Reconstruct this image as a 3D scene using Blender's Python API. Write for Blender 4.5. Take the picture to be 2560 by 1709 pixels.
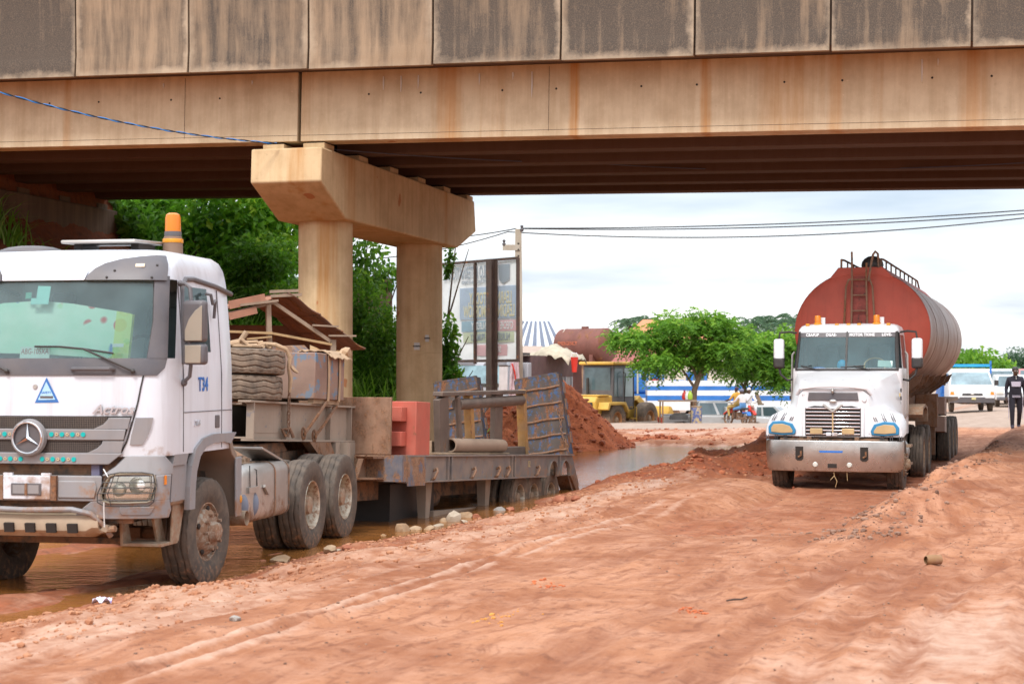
import bpy, bmesh, math, random
import numpy as np
from mathutils import Vector, Matrix, Euler
for _o in list(bpy.data.objects): bpy.data.objects.remove(_o)
SC = bpy.context.scene
COL = SC.collection
R = math.radians
pi = math.pi
# ------------------------------------------------------------------ camera
CAMZ = 2.1
FPX = 4100.0          # focal length in photo pixels (2560 wide)
HOR = 930.0           # photo row of the horizon
cd = bpy.data.cameras.new('camera')
cd.sensor_width = 36.0
cd.lens = 36.0 * FPX / 2560.0
cd.clip_start = 0.1; cd.clip_end = 6000
cam = bpy.data.objects.new('camera', cd); COL.objects.link(cam)
cam.location = (0, 0, CAMZ)
cam.rotation_euler = (R(90) + math.atan((HOR - 854.5) / FPX), 0, 0)
cd.dof.use_dof = True; cd.dof.focus_distance = 24.0; cd.dof.aperture_fstop = 3.2
SC.camera = cam
# ------------------------------------------------------------------ world
SUN_EL, SUN_AZ = 52.0, 200.0      # azimuth measured clockwise from +Y (seen from above)
W = bpy.data.worlds.new('World'); SC.world = W; W.use_nodes = True
wt = W.node_tree; wt.nodes.clear()
def wn(t, **kw):
    n = wt.nodes.new(t)
    for k, v in kw.items():
        s = n.inputs[k] if k in n.inputs else None
        if isinstance(v, bpy.types.NodeSocket): wt.links.new(v, s)
        elif s is not None: s.default_value = v
        else: setattr(n, k, v)
    return n
sky = wn('ShaderNodeTexSky'); sky.sky_type = 'NISHITA'; sky.sun_disc = False
sky.sun_elevation = R(SUN_EL); sky.sun_rotation = R(SUN_AZ); sky.air_density = 1.0; sky.dust_density = 2.0
tc = wn('ShaderNodeTexCoord')
sep = wn('ShaderNodeSeparateXYZ', Vector=tc.outputs['Generated'])
zc = wn('ShaderNodeMath', operation='MAXIMUM'); wt.links.new(sep.outputs['Z'], zc.inputs[0]); zc.inputs[1].default_value = 0.0
zz = wn('ShaderNodeMath', operation='ADD'); wt.links.new(zc.outputs[0], zz.inputs[0]); zz.inputs[1].default_value = 0.09
dx = wn('ShaderNodeMath', operation='DIVIDE'); wt.links.new(sep.outputs['X'], dx.inputs[0]); wt.links.new(zz.outputs[0], dx.inputs[1])
dy = wn('ShaderNodeMath', operation='DIVIDE'); wt.links.new(sep.outputs['Y'], dy.inputs[0]); wt.links.new(zz.outputs[0], dy.inputs[1])
cv = wn('ShaderNodeCombineXYZ', X=dx.outputs[0], Y=dy.outputs[0]); cv.inputs['Z'].default_value = 3.7
cn = wn('ShaderNodeTexNoise', Vector=cv.outputs[0]); cn.inputs['Scale'].default_value = 0.55; cn.inputs['Detail'].default_value = 5; cn.inputs['Roughness'].default_value = 0.52
cr = wn('ShaderNodeValToRGB', Fac=cn.outputs['Fac'])
cr.color_ramp.elements[0].position = 0.34; cr.color_ramp.elements[0].color = (0.42, 0.49, 0.58, 1)
cr.color_ramp.elements[1].position = 0.66; cr.color_ramp.elements[1].color = (1.0, 1.0, 1.0, 1)
sc_ = wn('ShaderNodeVectorMath', operation='SCALE'); wt.links.new(cr.outputs['Color'], sc_.inputs[0])
# overcast luminance: brighter towards the zenith, as an evenly clouded sky is
ov = wn('ShaderNodeMath', operation='MULTIPLY_ADD'); wt.links.new(zc.outputs[0], ov.inputs[0]); ov.inputs[1].default_value = 6.6; ov.inputs[2].default_value = 5.3
wt.links.new(ov.outputs[0], sc_.inputs['Scale'])
mixw = wn('ShaderNodeMix', data_type='RGBA'); mixw.inputs[0].default_value = 0.88
wt.links.new(sky.outputs['Color'], mixw.inputs[6]); wt.links.new(sc_.outputs[0], mixw.inputs[7])
bg = wn('ShaderNodeBackground', Color=mixw.outputs[2]); bg.inputs['Strength'].default_value = 0.15
wo = wn('ShaderNodeOutputWorld', Surface=bg.outputs[0])
# ------------------------------------------------------------------ sun (bright overcast, from behind the camera)
sl = bpy.data.lights.new('sun', 'SUN'); sl.energy = 1.5; sl.angle = R(14); sl.color = (1.0, 0.97, 0.93)
sun = bpy.data.objects.new('sun', sl); COL.objects.link(sun)
_az = R(SUN_AZ); _el = R(SUN_EL)
_d = Vector((math.sin(_az) * math.cos(_el), math.cos(_az) * math.cos(_el), math.sin(_el)))
sun.rotation_euler = (-_d).to_track_quat('-Z', 'Y').to_euler(); sun.location = _d * 200
# ------------------------------------------------------------------ exposure, render
SC.view_settings.view_transform = 'Standard'; SC.view_settings.look = 'None'
SC.view_settings.exposure = 0.80; SC.view_settings.gamma = 1.0; SC.view_settings.use_curve_mapping = False
SC.render.engine = 'CYCLES'
SC.cycles.use_denoising = True
SC.cycles.max_bounces = 7; SC.cycles.diffuse_bounces = 2; SC.cycles.glossy_bounces = 3; SC.cycles.transmission_bounces = 4
SC.cycles.transparent_max_bounces = 10; SC.cycles.sample_clamp_indirect = 6; SC.cycles.caustics_reflective = False; SC.cycles.caustics_refractive = False

# ------------------------------------------------------------------ helpers
rnd = random.Random(7)
def at(px, py, Y):
    """world point seen at photo pixel (px, py) at depth Y (used to work out real positions)"""
    return Vector(((px - 1280.0) * Y / FPX, Y, CAMZ + (HOR - py) * Y / FPX))

def tag(o, label=None, cat=None, group=None, kind=None):
    if label: o['label'] = label
    if cat: o['category'] = cat
    if group: o['group'] = group
    if kind: o['kind'] = kind
    return o

def thing(name, label, cat, loc=(0, 0, 0), rot=(0, 0, 0), group=None):
    o = bpy.data.objects.new(name, None); COL.objects.link(o)
    o.location = loc; o.rotation_euler = rot; o.empty_display_size = 0.2
    return tag(o, label, cat, group)

def copy_tree(o, parent=None):
    c = o.copy(); COL.objects.link(c); c.parent = parent
    for ch in o.children:
        if ch is not c: copy_tree(ch, c)
    return c

class MB:
    """collects shapes into one mesh"""
    def __init__(s): s.v = []; s.f = []
    def add(s, vs, fs, M=None):
        b = len(s.v)
        s.v.extend([tuple(M @ Vector(p)) for p in vs] if M is not None else [tuple(p) for p in vs])
        s.f.extend([tuple(i + b for i in f) for f in fs]); return s
    def hexa(s, p):
        return s.add(p, [(0, 3, 2, 1), (4, 5, 6, 7), (0, 1, 5, 4), (1, 2, 6, 5), (2, 3, 7, 6), (3, 0, 4, 7)])
    def box(s, c, d, rot=None, tx=1, ty=1):
        x, y, z = d[0] / 2, d[1] / 2, d[2] / 2
        p = [(-x, -y, -z), (x, -y, -z), (x, y, -z), (-x, y, -z), (-x * tx, -y * ty, z), (x * tx, -y * ty, z), (x * tx, y * ty, z), (-x * tx, y * ty, z)]
        M = Matrix.Translation(c) @ (Euler(rot).to_matrix().to_4x4() if rot else Matrix())
        return s.hexa([tuple(M @ Vector(q)) for q in p])
    def bx(s, x0, x1, y0, y1, z0, z1):
        return s.box(((x0 + x1) / 2, (y0 + y1) / 2, (z0 + z1) / 2), (abs(x1 - x0), abs(y1 - y0), abs(z1 - z0)))
    def prism(s, poly, axis, a, b):
        """2D polygon extruded along axis ('x','y','z') from a to b"""
        def P(u, w, t):
            return (t, u, w) if axis == 'x' else ((u, t, w) if axis == 'y' else (u, w, t))
        n = len(poly)
        vs = [P(u, w, a) for u, w in poly] + [P(u, w, b) for u, w in poly]
        fs = [tuple(range(n))[::-1], tuple(range(n, 2 * n))] + [(i, (i + 1) % n, n + (i + 1) % n, n + i) for i in range(n)]
        return s.add(vs, fs)
    def cyl(s, p0, p1, r, n=14, r1=None, caps=True):
        p0 = Vector(p0); p1 = Vector(p1); r1 = r if r1 is None else r1
        q = (p1 - p0).to_track_quat('Z', 'Y').to_matrix()
        ex, ey = q.col[0], q.col[1]
        vs = []
        for k in range(n):
            a = 2 * pi * k / n; d = ex * math.cos(a) + ey * math.sin(a)
            vs.append(p0 + d * r)
        for k in range(n):
            a = 2 * pi * k / n; d = ex * math.cos(a) + ey * math.sin(a)
            vs.append(p1 + d * r1)
        fs = [(k, (k + 1) % n, n + (k + 1) % n, n + k) for k in range(n)]
        if caps: fs += [tuple(range(n))[::-1], tuple(range(n, 2 * n))]
        return s.add(vs, fs)
    def tube(s, pts, r, n=8, closed=False):
        pts = [Vector(p) for p in pts]; m = len(pts); vs = []; fs = []
        up = None
        for i, p in enumerate(pts):
            a = pts[i - 1] if (i > 0 or closed) else p
            b = pts[(i + 1) % m] if (i < m - 1 or closed) else p
            t = (b - a).normalized()
            if up is None: up = t.orthogonal().normalized()
            e1 = (up - t * up.dot(t));
            e1 = e1.normalized() if e1.length > 1e-6 else t.orthogonal().normalized()
            up = e1; e2 = t.cross(e1)
            rr = r[i] if isinstance(r, (list, tuple)) else r
            for k in range(n):
                a_ = 2 * pi * k / n
                vs.append(p + e1 * (math.cos(a_) * rr) + e2 * (math.sin(a_) * rr))
        for i in range(m if closed else m - 1):
            j = (i + 1) % m
            for k in range(n):
                fs.append((i * n + k, i * n + (k + 1) % n, j * n + (k + 1) % n, j * n + k))
        if not closed: fs += [tuple(range(n))[::-1], tuple(range((m - 1) * n, m * n))]
        return s.add(vs, fs)
    def lathe(s, prof, axis='x', n=32, c=(0, 0, 0)):
        """prof: list of (radius, height along axis)"""
        vs = []; fs = []; m = len(prof)
        for k in range(n):
            a = 2 * pi * k / n; ca, sa = math.cos(a), math.sin(a)
            for r, h in prof:
                q = (h, r * ca, r * sa) if axis == 'x' else ((r * sa, h, r * ca) if axis == 'y' else (r * ca, r * sa, h))
                vs.append((q[0] + c[0], q[1] + c[1], q[2] + c[2]))
        for k in range(n):
            k2 = (k + 1) % n
            for j in range(m - 1):
                fs.append((k * m + j, k2 * m + j, k2 * m + j + 1, k * m + j + 1))
        return s.add(vs, fs)
    def loft(s, rings, caps=True, closed=True):
        n = len(rings[0]); vs = [p for r in rings for p in r]; fs = []
        for i in range(len(rings) - 1):
            for k in range(n if closed else n - 1):
                fs.append((i * n + k, i * n + (k + 1) % n, (i + 1) * n + (k + 1) % n, (i + 1) * n + k))
        if caps: fs += [tuple(range(n))[::-1], tuple(range((len(rings) - 1) * n, len(rings) * n))]
        return s.add(vs, fs)
    def rows(s, rows, flip=False):
        """open grid from rows of points"""
        n = len(rows[0]); vs = [p for r in rows for p in r]; fs = []
        for i in range(len(rows) - 1):
            for k in range(n - 1):
                f = (i * n + k, i * n + k + 1, (i + 1) * n + k + 1, (i + 1) * n + k)
                fs.append(f[::-1] if flip else f)
        return s.add(vs, fs)
    def slab(s, rows, back):
        """closed slab: front grid rows plus the same rows moved by vector function/back vector"""
        n = len(rows[0]); m = len(rows)
        bk = [[tuple(Vector(p) + Vector(back)) for p in r] for r in rows]
        s.rows(rows); s.rows(bk, True)
        loop = [(0, k) for k in range(n)] + [(i, n - 1) for i in range(1, m)] + [(m - 1, k) for k in range(n - 2, -1, -1)] + [(i, 0) for i in range(m - 2, 0, -1)]
        L = len(loop)
        vs = [rows[i][k] for i, k in loop] + [bk[i][k] for i, k in loop]
        return s.add(vs, [((j + 1) % L, j, L + j, L + (j + 1) % L) for j in range(L)])
    def ball(s, c, r, n=12, m=8, sc=(1, 1, 1)):
        vs = []; fs = []
        for i in range(m + 1):
            th = pi * i / m
            for k in range(n):
                a = 2 * pi * k / n
                vs.append((c[0] + r * sc[0] * math.sin(th) * math.cos(a), c[1] + r * sc[1] * math.sin(th) * math.sin(a), c[2] + r * sc[2] * math.cos(th)))
        for i in range(m):
            for k in range(n):
                fs.append((i * n + k, (i + 1) * n + k, (i + 1) * n + (k + 1) % n, i * n + (k + 1) % n))
        return s.add(vs, fs)
    def mesh(s, name, angle=35):
        me = bpy.data.meshes.new(name); me.from_pydata(s.v, [], s.f)
        bm = bmesh.new(); bm.from_mesh(me)
        bmesh.ops.remove_doubles(bm, verts=bm.verts, dist=1e-5)
        bmesh.ops.dissolve_degenerate(bm, dist=1e-6, edges=bm.edges)
        bmesh.ops.recalc_face_normals(bm, faces=bm.faces)
        bm.to_mesh(me); bm.free()
        for p in me.polygons: p.use_smooth = True
        me.set_sharp_from_angle(angle=R(angle))
        return me
    def build(s, name, mat, parent=None, bevel=0, angle=35, loc=None, rot=None, seg=2):
        me = s.mesh(name, angle); me.materials.append(mat)
        o = bpy.data.objects.new(name, me); COL.objects.link(o)
        if parent is not None: o.parent = parent
        if loc is not None: o.location = loc
        if rot is not None: o.rotation_euler = rot
        if bevel:
            b = o.modifiers.new('bevel', 'BEVEL'); b.width = bevel; b.segments = seg; b.limit_method = 'ANGLE'; b.angle_limit = R(40)
        return o

def link_mesh(name, me, mat=None, parent=None, loc=None, rot=None, scale=None):
    if mat is not None and not me.materials: me.materials.append(mat)
    o = bpy.data.objects.new(name, me); COL.objects.link(o)
    if parent is not None: o.parent = parent
    if loc is not None: o.location = loc
    if rot is not None: o.rotation_euler = rot
    if scale is not None: o.scale = scale
    return o

def np_mesh(name, V, F, smooth=True):
    """V (n,3), F (m,4) or (m,3) arrays -> mesh"""
    V = np.ascontiguousarray(V, dtype=np.float32); F = np.ascontiguousarray(F, dtype=np.int32)
    me = bpy.data.meshes.new(name); k = F.shape[1]
    me.vertices.add(len(V)); me.vertices.foreach_set('co', V.ravel())
    me.loops.add(F.size); me.loops.foreach_set('vertex_index', F.ravel())
    me.polygons.add(len(F)); me.polygons.foreach_set('loop_start', np.arange(0, F.size, k, dtype=np.int32))
    me.polygons.foreach_set('use_smooth', np.full(len(F), smooth))
    me.update(calc_edges=True)
    return me

def text_mesh(txt, size, depth=0.004, align='CENTER', shear=0.0, sx=1.0, mirror=False, bold=0.0, spacing=1.0):
    """text in the local XZ plane facing -Y"""
    c = bpy.data.curves.new('lettering', 'FONT'); c.body = txt; c.size = size; c.align_x = align; c.align_y = 'CENTER'
    c.extrude = depth / 2; c.offset = bold; c.shear = shear; c.space_character = spacing; c.resolution_u = 3
    o = bpy.data.objects.new('lettering', c); COL.objects.link(o)
    dg = bpy.context.evaluated_depsgraph_get()
    me = bpy.data.meshes.new_from_object(o.evaluated_get(dg))
    bpy.data.objects.remove(o); bpy.data.curves.remove(c)
    M = Matrix.Rotation(R(90), 4, 'X') @ Matrix.Diagonal((sx * (-1 if mirror else 1), 1, 1, 1))
    me.transform(M)
    if mirror: me.flip_normals()
    me.materials.clear()
    return me
def text(txt, size, mat, parent, loc, rot=(0, 0, 0), name='lettering', **kw):
    return link_mesh(name, text_mesh(txt, size, **kw), mat, parent, loc, rot)

# ------------------------------------------------------------------ numpy noise
def _hash(ix, iy, seed):
    h = (ix.astype(np.int64) * 374761393 + iy.astype(np.int64) * 668265263 + seed * 1442695041) & 0xffffffff
    h = ((h ^ (h >> 13)) * 1274126177) & 0xffffffff
    return ((h ^ (h >> 16)) & 0xffff) / 65535.0
def vnoise(x, y, seed=0):
    ix = np.floor(x); iy = np.floor(y); fx = x - ix; fy = y - iy
    fx = fx * fx * fx * (fx * (fx * 6 - 15) + 10); fy = fy * fy * fy * (fy * (fy * 6 - 15) + 10)
    a = _hash(ix, iy, seed); b = _hash(ix + 1, iy, seed); c = _hash(ix, iy + 1, seed); d = _hash(ix + 1, iy + 1, seed)
    return (a + (b - a) * fx) * (1 - fy) + (c + (d - c) * fx) * fy - 0.5
def fbm(x, y, seed=0, oct=4, gain=0.5):
    s = 0; a = 1.0; f = 1.0
    for i in range(oct):
        s = s + a * vnoise(x * f + 17.3 * i, y * f - 9.1 * i, seed + i); a *= gain; f *= 2.03
    return s
def sstep(a, b, x):
    t = np.clip((x - a) / (b - a), 0, 1); return t * t * (3 - 2 * t)

# ------------------------------------------------------------------ materials
class NT:
    def __init__(s, name):
        s.m = bpy.data.materials.new(name); s.m.use_nodes = True; s.t = s.m.node_tree; s.t.nodes.clear()
        s.out = s.t.nodes.new('ShaderNodeOutputMaterial')
    def n(s, typ, out=0, **kw):
        nd = s.t.nodes.new(typ)
        ins = kw.pop('ins', {})
        for k, v in kw.items():
            setattr(nd, k, v)
        for k, v in ins.items():
            sk = nd.inputs[k]
            if isinstance(v, bpy.types.NodeSocket): s.t.links.new(v, sk)
            else: sk.default_value = v
        return nd.outputs[out]
    def coord(s, kind='Object'): return s.n('ShaderNodeTexCoord', kind)
    def pos(s): return s.n('ShaderNodeNewGeometry', 'Position')
    def mapv(s, vec, scale=(1, 1, 1), rot=(0, 0, 0), loc=(0, 0, 0)):
        return s.n('ShaderNodeMapping', ins={'Vector': vec, 'Scale': scale, 'Rotation': rot, 'Location': loc})
    def noise(s, vec, scale, detail=4, rough=0.55, out='Fac', dist=0.0):
        return s.n('ShaderNodeTexNoise', out, ins={'Vector': vec, 'Scale': scale, 'Detail': detail, 'Roughness': rough, 'Distortion': dist})
    def ramp(s, fac, stops, interp='LINEAR'):
        nd = s.t.nodes.new('ShaderNodeValToRGB'); s.t.links.new(fac, nd.inputs[0]); cr = nd.color_ramp; cr.interpolation = interp
        while len(cr.elements) < len(stops): cr.elements.new(0.5)
        for e, (p, c) in zip(cr.elements, stops):
            e.position = p; e.color = (c, c, c, 1) if isinstance(c, (int, float)) else tuple(c) + (1,) if len(c) == 3 else c
        return nd.outputs[0]
    def math(s, op, a, b=0.0, clamp=False):
        nd = s.t.nodes.new('ShaderNodeMath'); nd.operation = op; nd.use_clamp = clamp
        for i, v in enumerate((a, b)):
            if isinstance(v, bpy.types.NodeSocket): s.t.links.new(v, nd.inputs[i])
            else: nd.inputs[i].default_value = v
        return nd.outputs[0]
    def mix(s, fac, a, b, blend='MIX'):
        nd = s.t.nodes.new('ShaderNodeMix'); nd.data_type = 'RGBA'; nd.blend_type = blend
        for i, v in ((0, fac), (6, a), (7, b)):
            if isinstance(v, bpy.types.NodeSocket): s.t.links.new(v, nd.inputs[i])
            elif i == 0: nd.inputs[0].default_value = v
            else: nd.inputs[i].default_value = tuple(v) + (1,) if len(v) == 3 else v
        return nd.outputs[2]
    def bump(s, h, strength=0.3, dist=0.02, normal=None):
        ins = {'Height': h, 'Strength': strength, 'Distance': dist}
        if normal is not None: ins['Normal'] = normal
        return s.n('ShaderNodeBump', ins=ins)
    def sepz(s, vec, axis='Z'): return s.n('ShaderNodeSeparateXYZ', axis, ins={'Vector': vec})
    def pbsdf(s, **ins):
        return s.n('ShaderNodeBsdfPrincipled', ins=ins)
    def finish(s, sh):
        s.t.links.new(sh, s.out.inputs['Surface']); return s.m

MUD = (0.30, 0.165, 0.095)
DUST = (0.36, 0.26, 0.185)
def mat(name, col, rough=0.55, metal=0.0, var=0.12, scale=2.5, mud=0.0, mudz=None, dust=0.0, rust=0.0, chips=None, chip_amt=0.35, bump=0.0, bscale=40, streak=0.0, spec=0.5, coat=0.0):
    """weathered surface: colour variation, dust film, mud splash (by height above ground), rust patches, chipped paint"""
    t = NT(name); v = t.coord(); g = t.pos()
    n1 = t.noise(v, scale, 5, 0.6)
    f = t.ramp(n1, [(0.3, 1 - var), (0.7, 1 + var * 0.6)])
    c = t.mix(1.0, tuple(col), f, 'MULTIPLY')
    rgh = rough; mt = metal
    rg = None
    if chips is not None:
        nc = t.noise(v, scale * 2.2, 7, 0.68)
        m_ = t.ramp(nc, [(0.62 - chip_amt * 0.3, 0.0), (0.66 - chip_amt * 0.3, 1.0)])
        c = t.mix(m_, c, chips)
    if rust > 0:
        nr = t.noise(t.mapv(v, (1, 1, 0.55)), scale * 1.6, 8, 0.7)
        m_ = t.ramp(nr, [(0.66 - rust * 0.3, 0.0), (0.74 - rust * 0.3, 1.0)])
        rc = t.ramp(t.noise(v, scale * 9, 4), [(0.35, (0.10, 0.04, 0.02)), (0.65, (0.30, 0.125, 0.05))])
        c = t.mix(m_, c, rc); rg = t.math('ADD', t.math('MULTIPLY', m_, 0.3), rough)
    if streak > 0:
        ns = t.noise(t.mapv(g, (9, 9, 0.5)), 1.3, 5, 0.6)
        m_ = t.math('MULTIPLY', t.ramp(ns, [(0.5, 0.0), (0.72, 1.0)]), streak)
        c = t.mix(m_, c, (col[0] * 0.45, col[1] * 0.40, col[2] * 0.36))
    if dust > 0:
        nd = t.noise(v, scale * 1.3, 6, 0.62)
        m_ = t.math('MULTIPLY', t.ramp(nd, [(0.3, 0.25), (0.65, 1.0)]), dust)
        c = t.mix(m_, c, DUST); rg = t.math('ADD', t.math('MULTIPLY', m_, 0.35), rg if rg is not None else rough)
    if mud > 0:
        nm = t.noise(v, scale * 2.6, 7, 0.66)
        if mudz:
            z = t.sepz(g)
            zz = t.n('ShaderNodeMapRange', ins={'Value': z, 'From Min': mudz[0], 'From Max': mudz[1], 'To Min': 0.38 * mud, 'To Max': -0.35})
            nm = t.math('ADD', nm, zz)
        else: nm = t.math('ADD', nm, 0.25 * mud - 0.05)
        m_ = t.ramp(nm, [(0.52, 0.0), (0.68, 0.92)])
        mc = t.mix(t.noise(v, scale * 7, 3), (MUD[0] * 0.75, MUD[1] * 0.72, MUD[2] * 0.7), (MUD[0] * 1.25, MUD[1] * 1.3, MUD[2] * 1.4))
        c = t.mix(m_, c, mc); rg = t.math('ADD', t.math('MULTIPLY', m_, 0.35), rg if rg is not None else rough)
    ins = {'Base Color': c, 'Roughness': rg if rg is not None else rgh, 'Metallic': mt, 'Specular IOR Level': spec, 'Coat Weight': coat, 'Coat Roughness': 0.12}
    if bump > 0:
        ins['Normal'] = t.bump(t.noise(v, bscale, 5, 0.6), bump, 0.01)
    return t.finish(t.pbsdf(**ins))

def glass(name, tint=(0.55, 0.8, 0.78), refl=(0.9, 1.0, 1.0), film=0.12, filmcol=(0.25, 0.42, 0.46), ior=1.5):
    """thin pane: tinted see-through with sky reflection and a film of dust"""
    t = NT(name)
    tr = t.n('ShaderNodeBsdfTransparent', ins={'Color': tint + (1,)})
    gl = t.n('ShaderNodeBsdfGlossy', ins={'Color': refl + (1,), 'Roughness': 0.03})
    fr = t.n('ShaderNodeFresnel', ins={'IOR': ior})
    a = t.n('ShaderNodeMixShader', ins={0: fr, 1: tr, 2: gl})
    df = t.n('ShaderNodeBsdfDiffuse', ins={'Color': filmcol + (1,)})
    nz = t.noise(t.coord(), 3.0, 5, 0.6)
    f = t.math('MULTIPLY', t.ramp(nz, [(0.3, 0.5), (0.7, 1.2)]), film)
    return t.finish(t.n('ShaderNodeMixShader', ins={0: f, 1: a, 2: df}))

def emit_like(name, col, rough=0.25):   # coloured plastic lens, not lit
    t = NT(name)
    return t.finish(t.pbsdf(**{'Base Color': tuple(col) + (1,), 'Roughness': rough, 'Transmission Weight': 0.25, 'Specular IOR Level': 0.6}))
# ================================================================== SETTING
CA, SA = math.cos(R(20)), math.sin(R(20))          # the dirt road runs 20 degrees to the right of the view
BETA = R(15)                                        # the bridge is turned 15 degrees
BP = Vector((-3.8, 33.4, 0))                        # foot of the near pier column
BU = Vector((math.cos(BETA), -math.sin(BETA), 0)); BV = Vector((math.sin(BETA), math.cos(BETA), 0))
def bw(u, v, z=0): return BP + BU * u + BV * v + Vector((0, 0, z))

TRACKS = ((-2.35, 0.0, 0.010, 0.13, 0.9), (-1.75, 0.02, 0.010, 0.12, 0.8), (-0.55, -0.03, 0.004, 0.14, 0.9), (0.35, 0.03, 0.012, 0.13, 0.9), (-3.1, 0.03, 0.006, 0.12, 0.7), (1.2, -0.05, 0.006, 0.15, 0.8), (-4.4, 0.0, -0.004, 0.14, 0.7), (-6.4, 0.01, 0.0, 0.13, 0.7), (-6.95, 0.02, 0.0, 0.12, 0.6), (-1.1, 0.10, 0.02, 0.09, 0.9), (0.0, -0.12, 0.03, 0.08, 0.8), (2.2, 0.02, 0.01, 0.14, 0.8))
def ground_z(X, Y, detail=True):
    X = np.asarray(X, dtype=float); Y = np.asarray(Y, dtype=float)
    s = X * SA + Y * CA; t = X * CA - Y * SA
    dxu = X - BP.x; dyu = Y - BP.y
    u = dxu * BU.x + dyu * BU.y; v = dxu * BV.x + dyu * BV.y
    edge = -8.35 + 0.9 * fbm(s * 0.23, s * 0 + 3.1, 5, 2) + 0.45 * fbm(s * 0.9, t * 0.5, 6, 3)
    edge = edge - 0.35 * np.exp(-((s - 26) / 2.5) ** 2)
    road = 0.34 + 0.06 * fbm(X * 0.28, Y * 0.28, 11, 3)
    bed = -0.24 + 0.12 * fbm(X * 0.6, Y * 0.6, 21, 3) + sstep(26, 20, Y) * (0.17 + 0.20 * fbm(s * 0.4, t * 1.3, 22, 4))
    k = sstep(edge - 0.75, edge + 0.35, t)
    q_ = t - edge
    h = np.where(q_ > 0, road * (1 - np.exp(-np.maximum(q_, 0) / 1.7)), np.maximum(bed, 0.30 * q_))
    # rough churned shoulder
    sh = np.exp(-((t - edge - 1.0) / 0.85) ** 2) * sstep(46, 40, Y)
    h = h + sh * (0.13 * fbm(X * 1.6, Y * 1.6, 31, 4))
    # far bank of the pool, pale side road behind it, lower yard behind that
    far = sstep(45.6, 49.5, Y + 2.2 * fbm(X * 0.5, Y * 0.5, 41, 3))
    side = 0.16 + 0.28 * fbm(X * 0.55, Y * 0.55, 42, 4) * sstep(58, 52, Y)
    side = side * sstep(62, 55, Y) - 0.02 * sstep(55, 62, Y) - 1.0 * sstep(67.5, 75, Y)
    lk = sstep(-8.0, -10.5, t)
    h = h + (side - h) * far * lk
    # bank on the left behind the lorry
    d = (-7 * (X + 4) + 5 * (Y - 27)) / 8.6
    b2 = sstep(-0.6, 1.6, d + 0.8 * fbm(X * 0.8, Y * 0.8, 51, 3)) * sstep(-0.4, -2.6, X)
    h = h + (0.42 + 0.22 * fbm(X * 1.1, Y * 1.1, 52, 4) - h) * b2 * (1 - far * lk)
    # wheel rut and hump in front of the tanker
    rut = np.exp(-((t + 4.0) / 1.25) ** 4) * sstep(17.5, 23.0, s) * sstep(46, 38, s)
    h = h - 0.36 * rut
    hump = np.exp(-((t + 6.1) / 0.9) ** 2) * np.exp(-((s - 25.2) / 3.2) ** 2)
    h = h + 0.07 * hump
    rut2 = np.exp(-((t + 5.7) / 0.8) ** 2) * sstep(27.2, 29.0, s) * sstep(46, 38, s)
    h = h - 0.28 * rut2
    dip = np.exp(-((t + 4.5) / 1.3) ** 2) * np.exp(-((s - 20.8) / 1.9) ** 2)
    h = h - 0.26 * dip
    h = np.where(t > -6.9, np.maximum(h, 0.085 + 0.03 * fbm(X * 0.9, Y * 0.9, 63, 3)), h)
    # broken tarmac shelf to the right of the rut
    shelf = sstep(-2.85, -2.45, t + 0.30 * fbm(s * 0.8, s * 0, 61, 3)) * sstep(15.5, 20, s) * sstep(60, 40, s)
    h = h + shelf * (0.14 + 0.20 * np.exp(-((t + 2.1) / 0.6) ** 2) * (0.7 + 1.3 * fbm(s * 0.7, t * 0.7, 62, 3)))
    # loose berms left of the tanker
    for (bx, by, rx, ry, hh, sd) in ((3.3, 30.6, 1.5, 0.9, 0.30, 71), (4.9, 32.8, 1.7, 1.0, 0.34, 72), (2.1, 29.3, 1.1, 0.8, 0.10, 73), (6.1, 36.0, 1.1, 1.2, 0.62, 74), (3.9, 35.4, 1.3, 0.9, 0.35, 75), (7.2, 41.5, 1.4, 1.5, 0.6, 77)):
        g = np.exp(-((X - bx) / rx) ** 2 - ((Y - by) / ry) ** 2)
        h = h + g * hh * (1 + 1.0 * fbm(X * 1.7, Y * 1.7, sd, 4))
    h = h - 0.28 * np.exp(-((X - 4.0) / 0.9) ** 2 - ((Y - 31.7) / 0.45) ** 2) - 0.45 * np.exp(-((X - 5.4) / 1.0) ** 2 - ((Y - 34.0) / 0.5) ** 2)
    # ridge of broken tarmac where the clean carriageway starts beyond the mud
    rd = sstep(-8.5, -6, t)
    h = h + rd * sstep(49.5, 51, Y) * (0.07 + 0.05 * np.exp(-((Y - 50.6) / 0.4) ** 2))
    # bridge embankment
    e = np.minimum((-3.4 - u) * 0.93, 5.62)
    e = np.minimum(e, (v + 9.5 + 1.0 * fbm(u * 0.3, v * 0.3, 81, 3)) * 0.95)
    e = np.where(v > 9.6, np.maximum(e, np.minimum((-2.4 - u) * 0.85, 6.6) * sstep(9.2, 12, v)), e)
    e = np.where(u < -9.0, e + sstep(-9.4, -10.0, u) * 2.2 * sstep(-6, -3, v) * (v < 9), e)
    e = np.maximum(e, 0) * sstep(60, 50, Y)
    h = np.maximum(h, h * 0.3 + e + 0.25 * np.clip(e, 0, 1) * fbm(X * 1.3, Y * 1.3, 82, 4))
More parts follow.
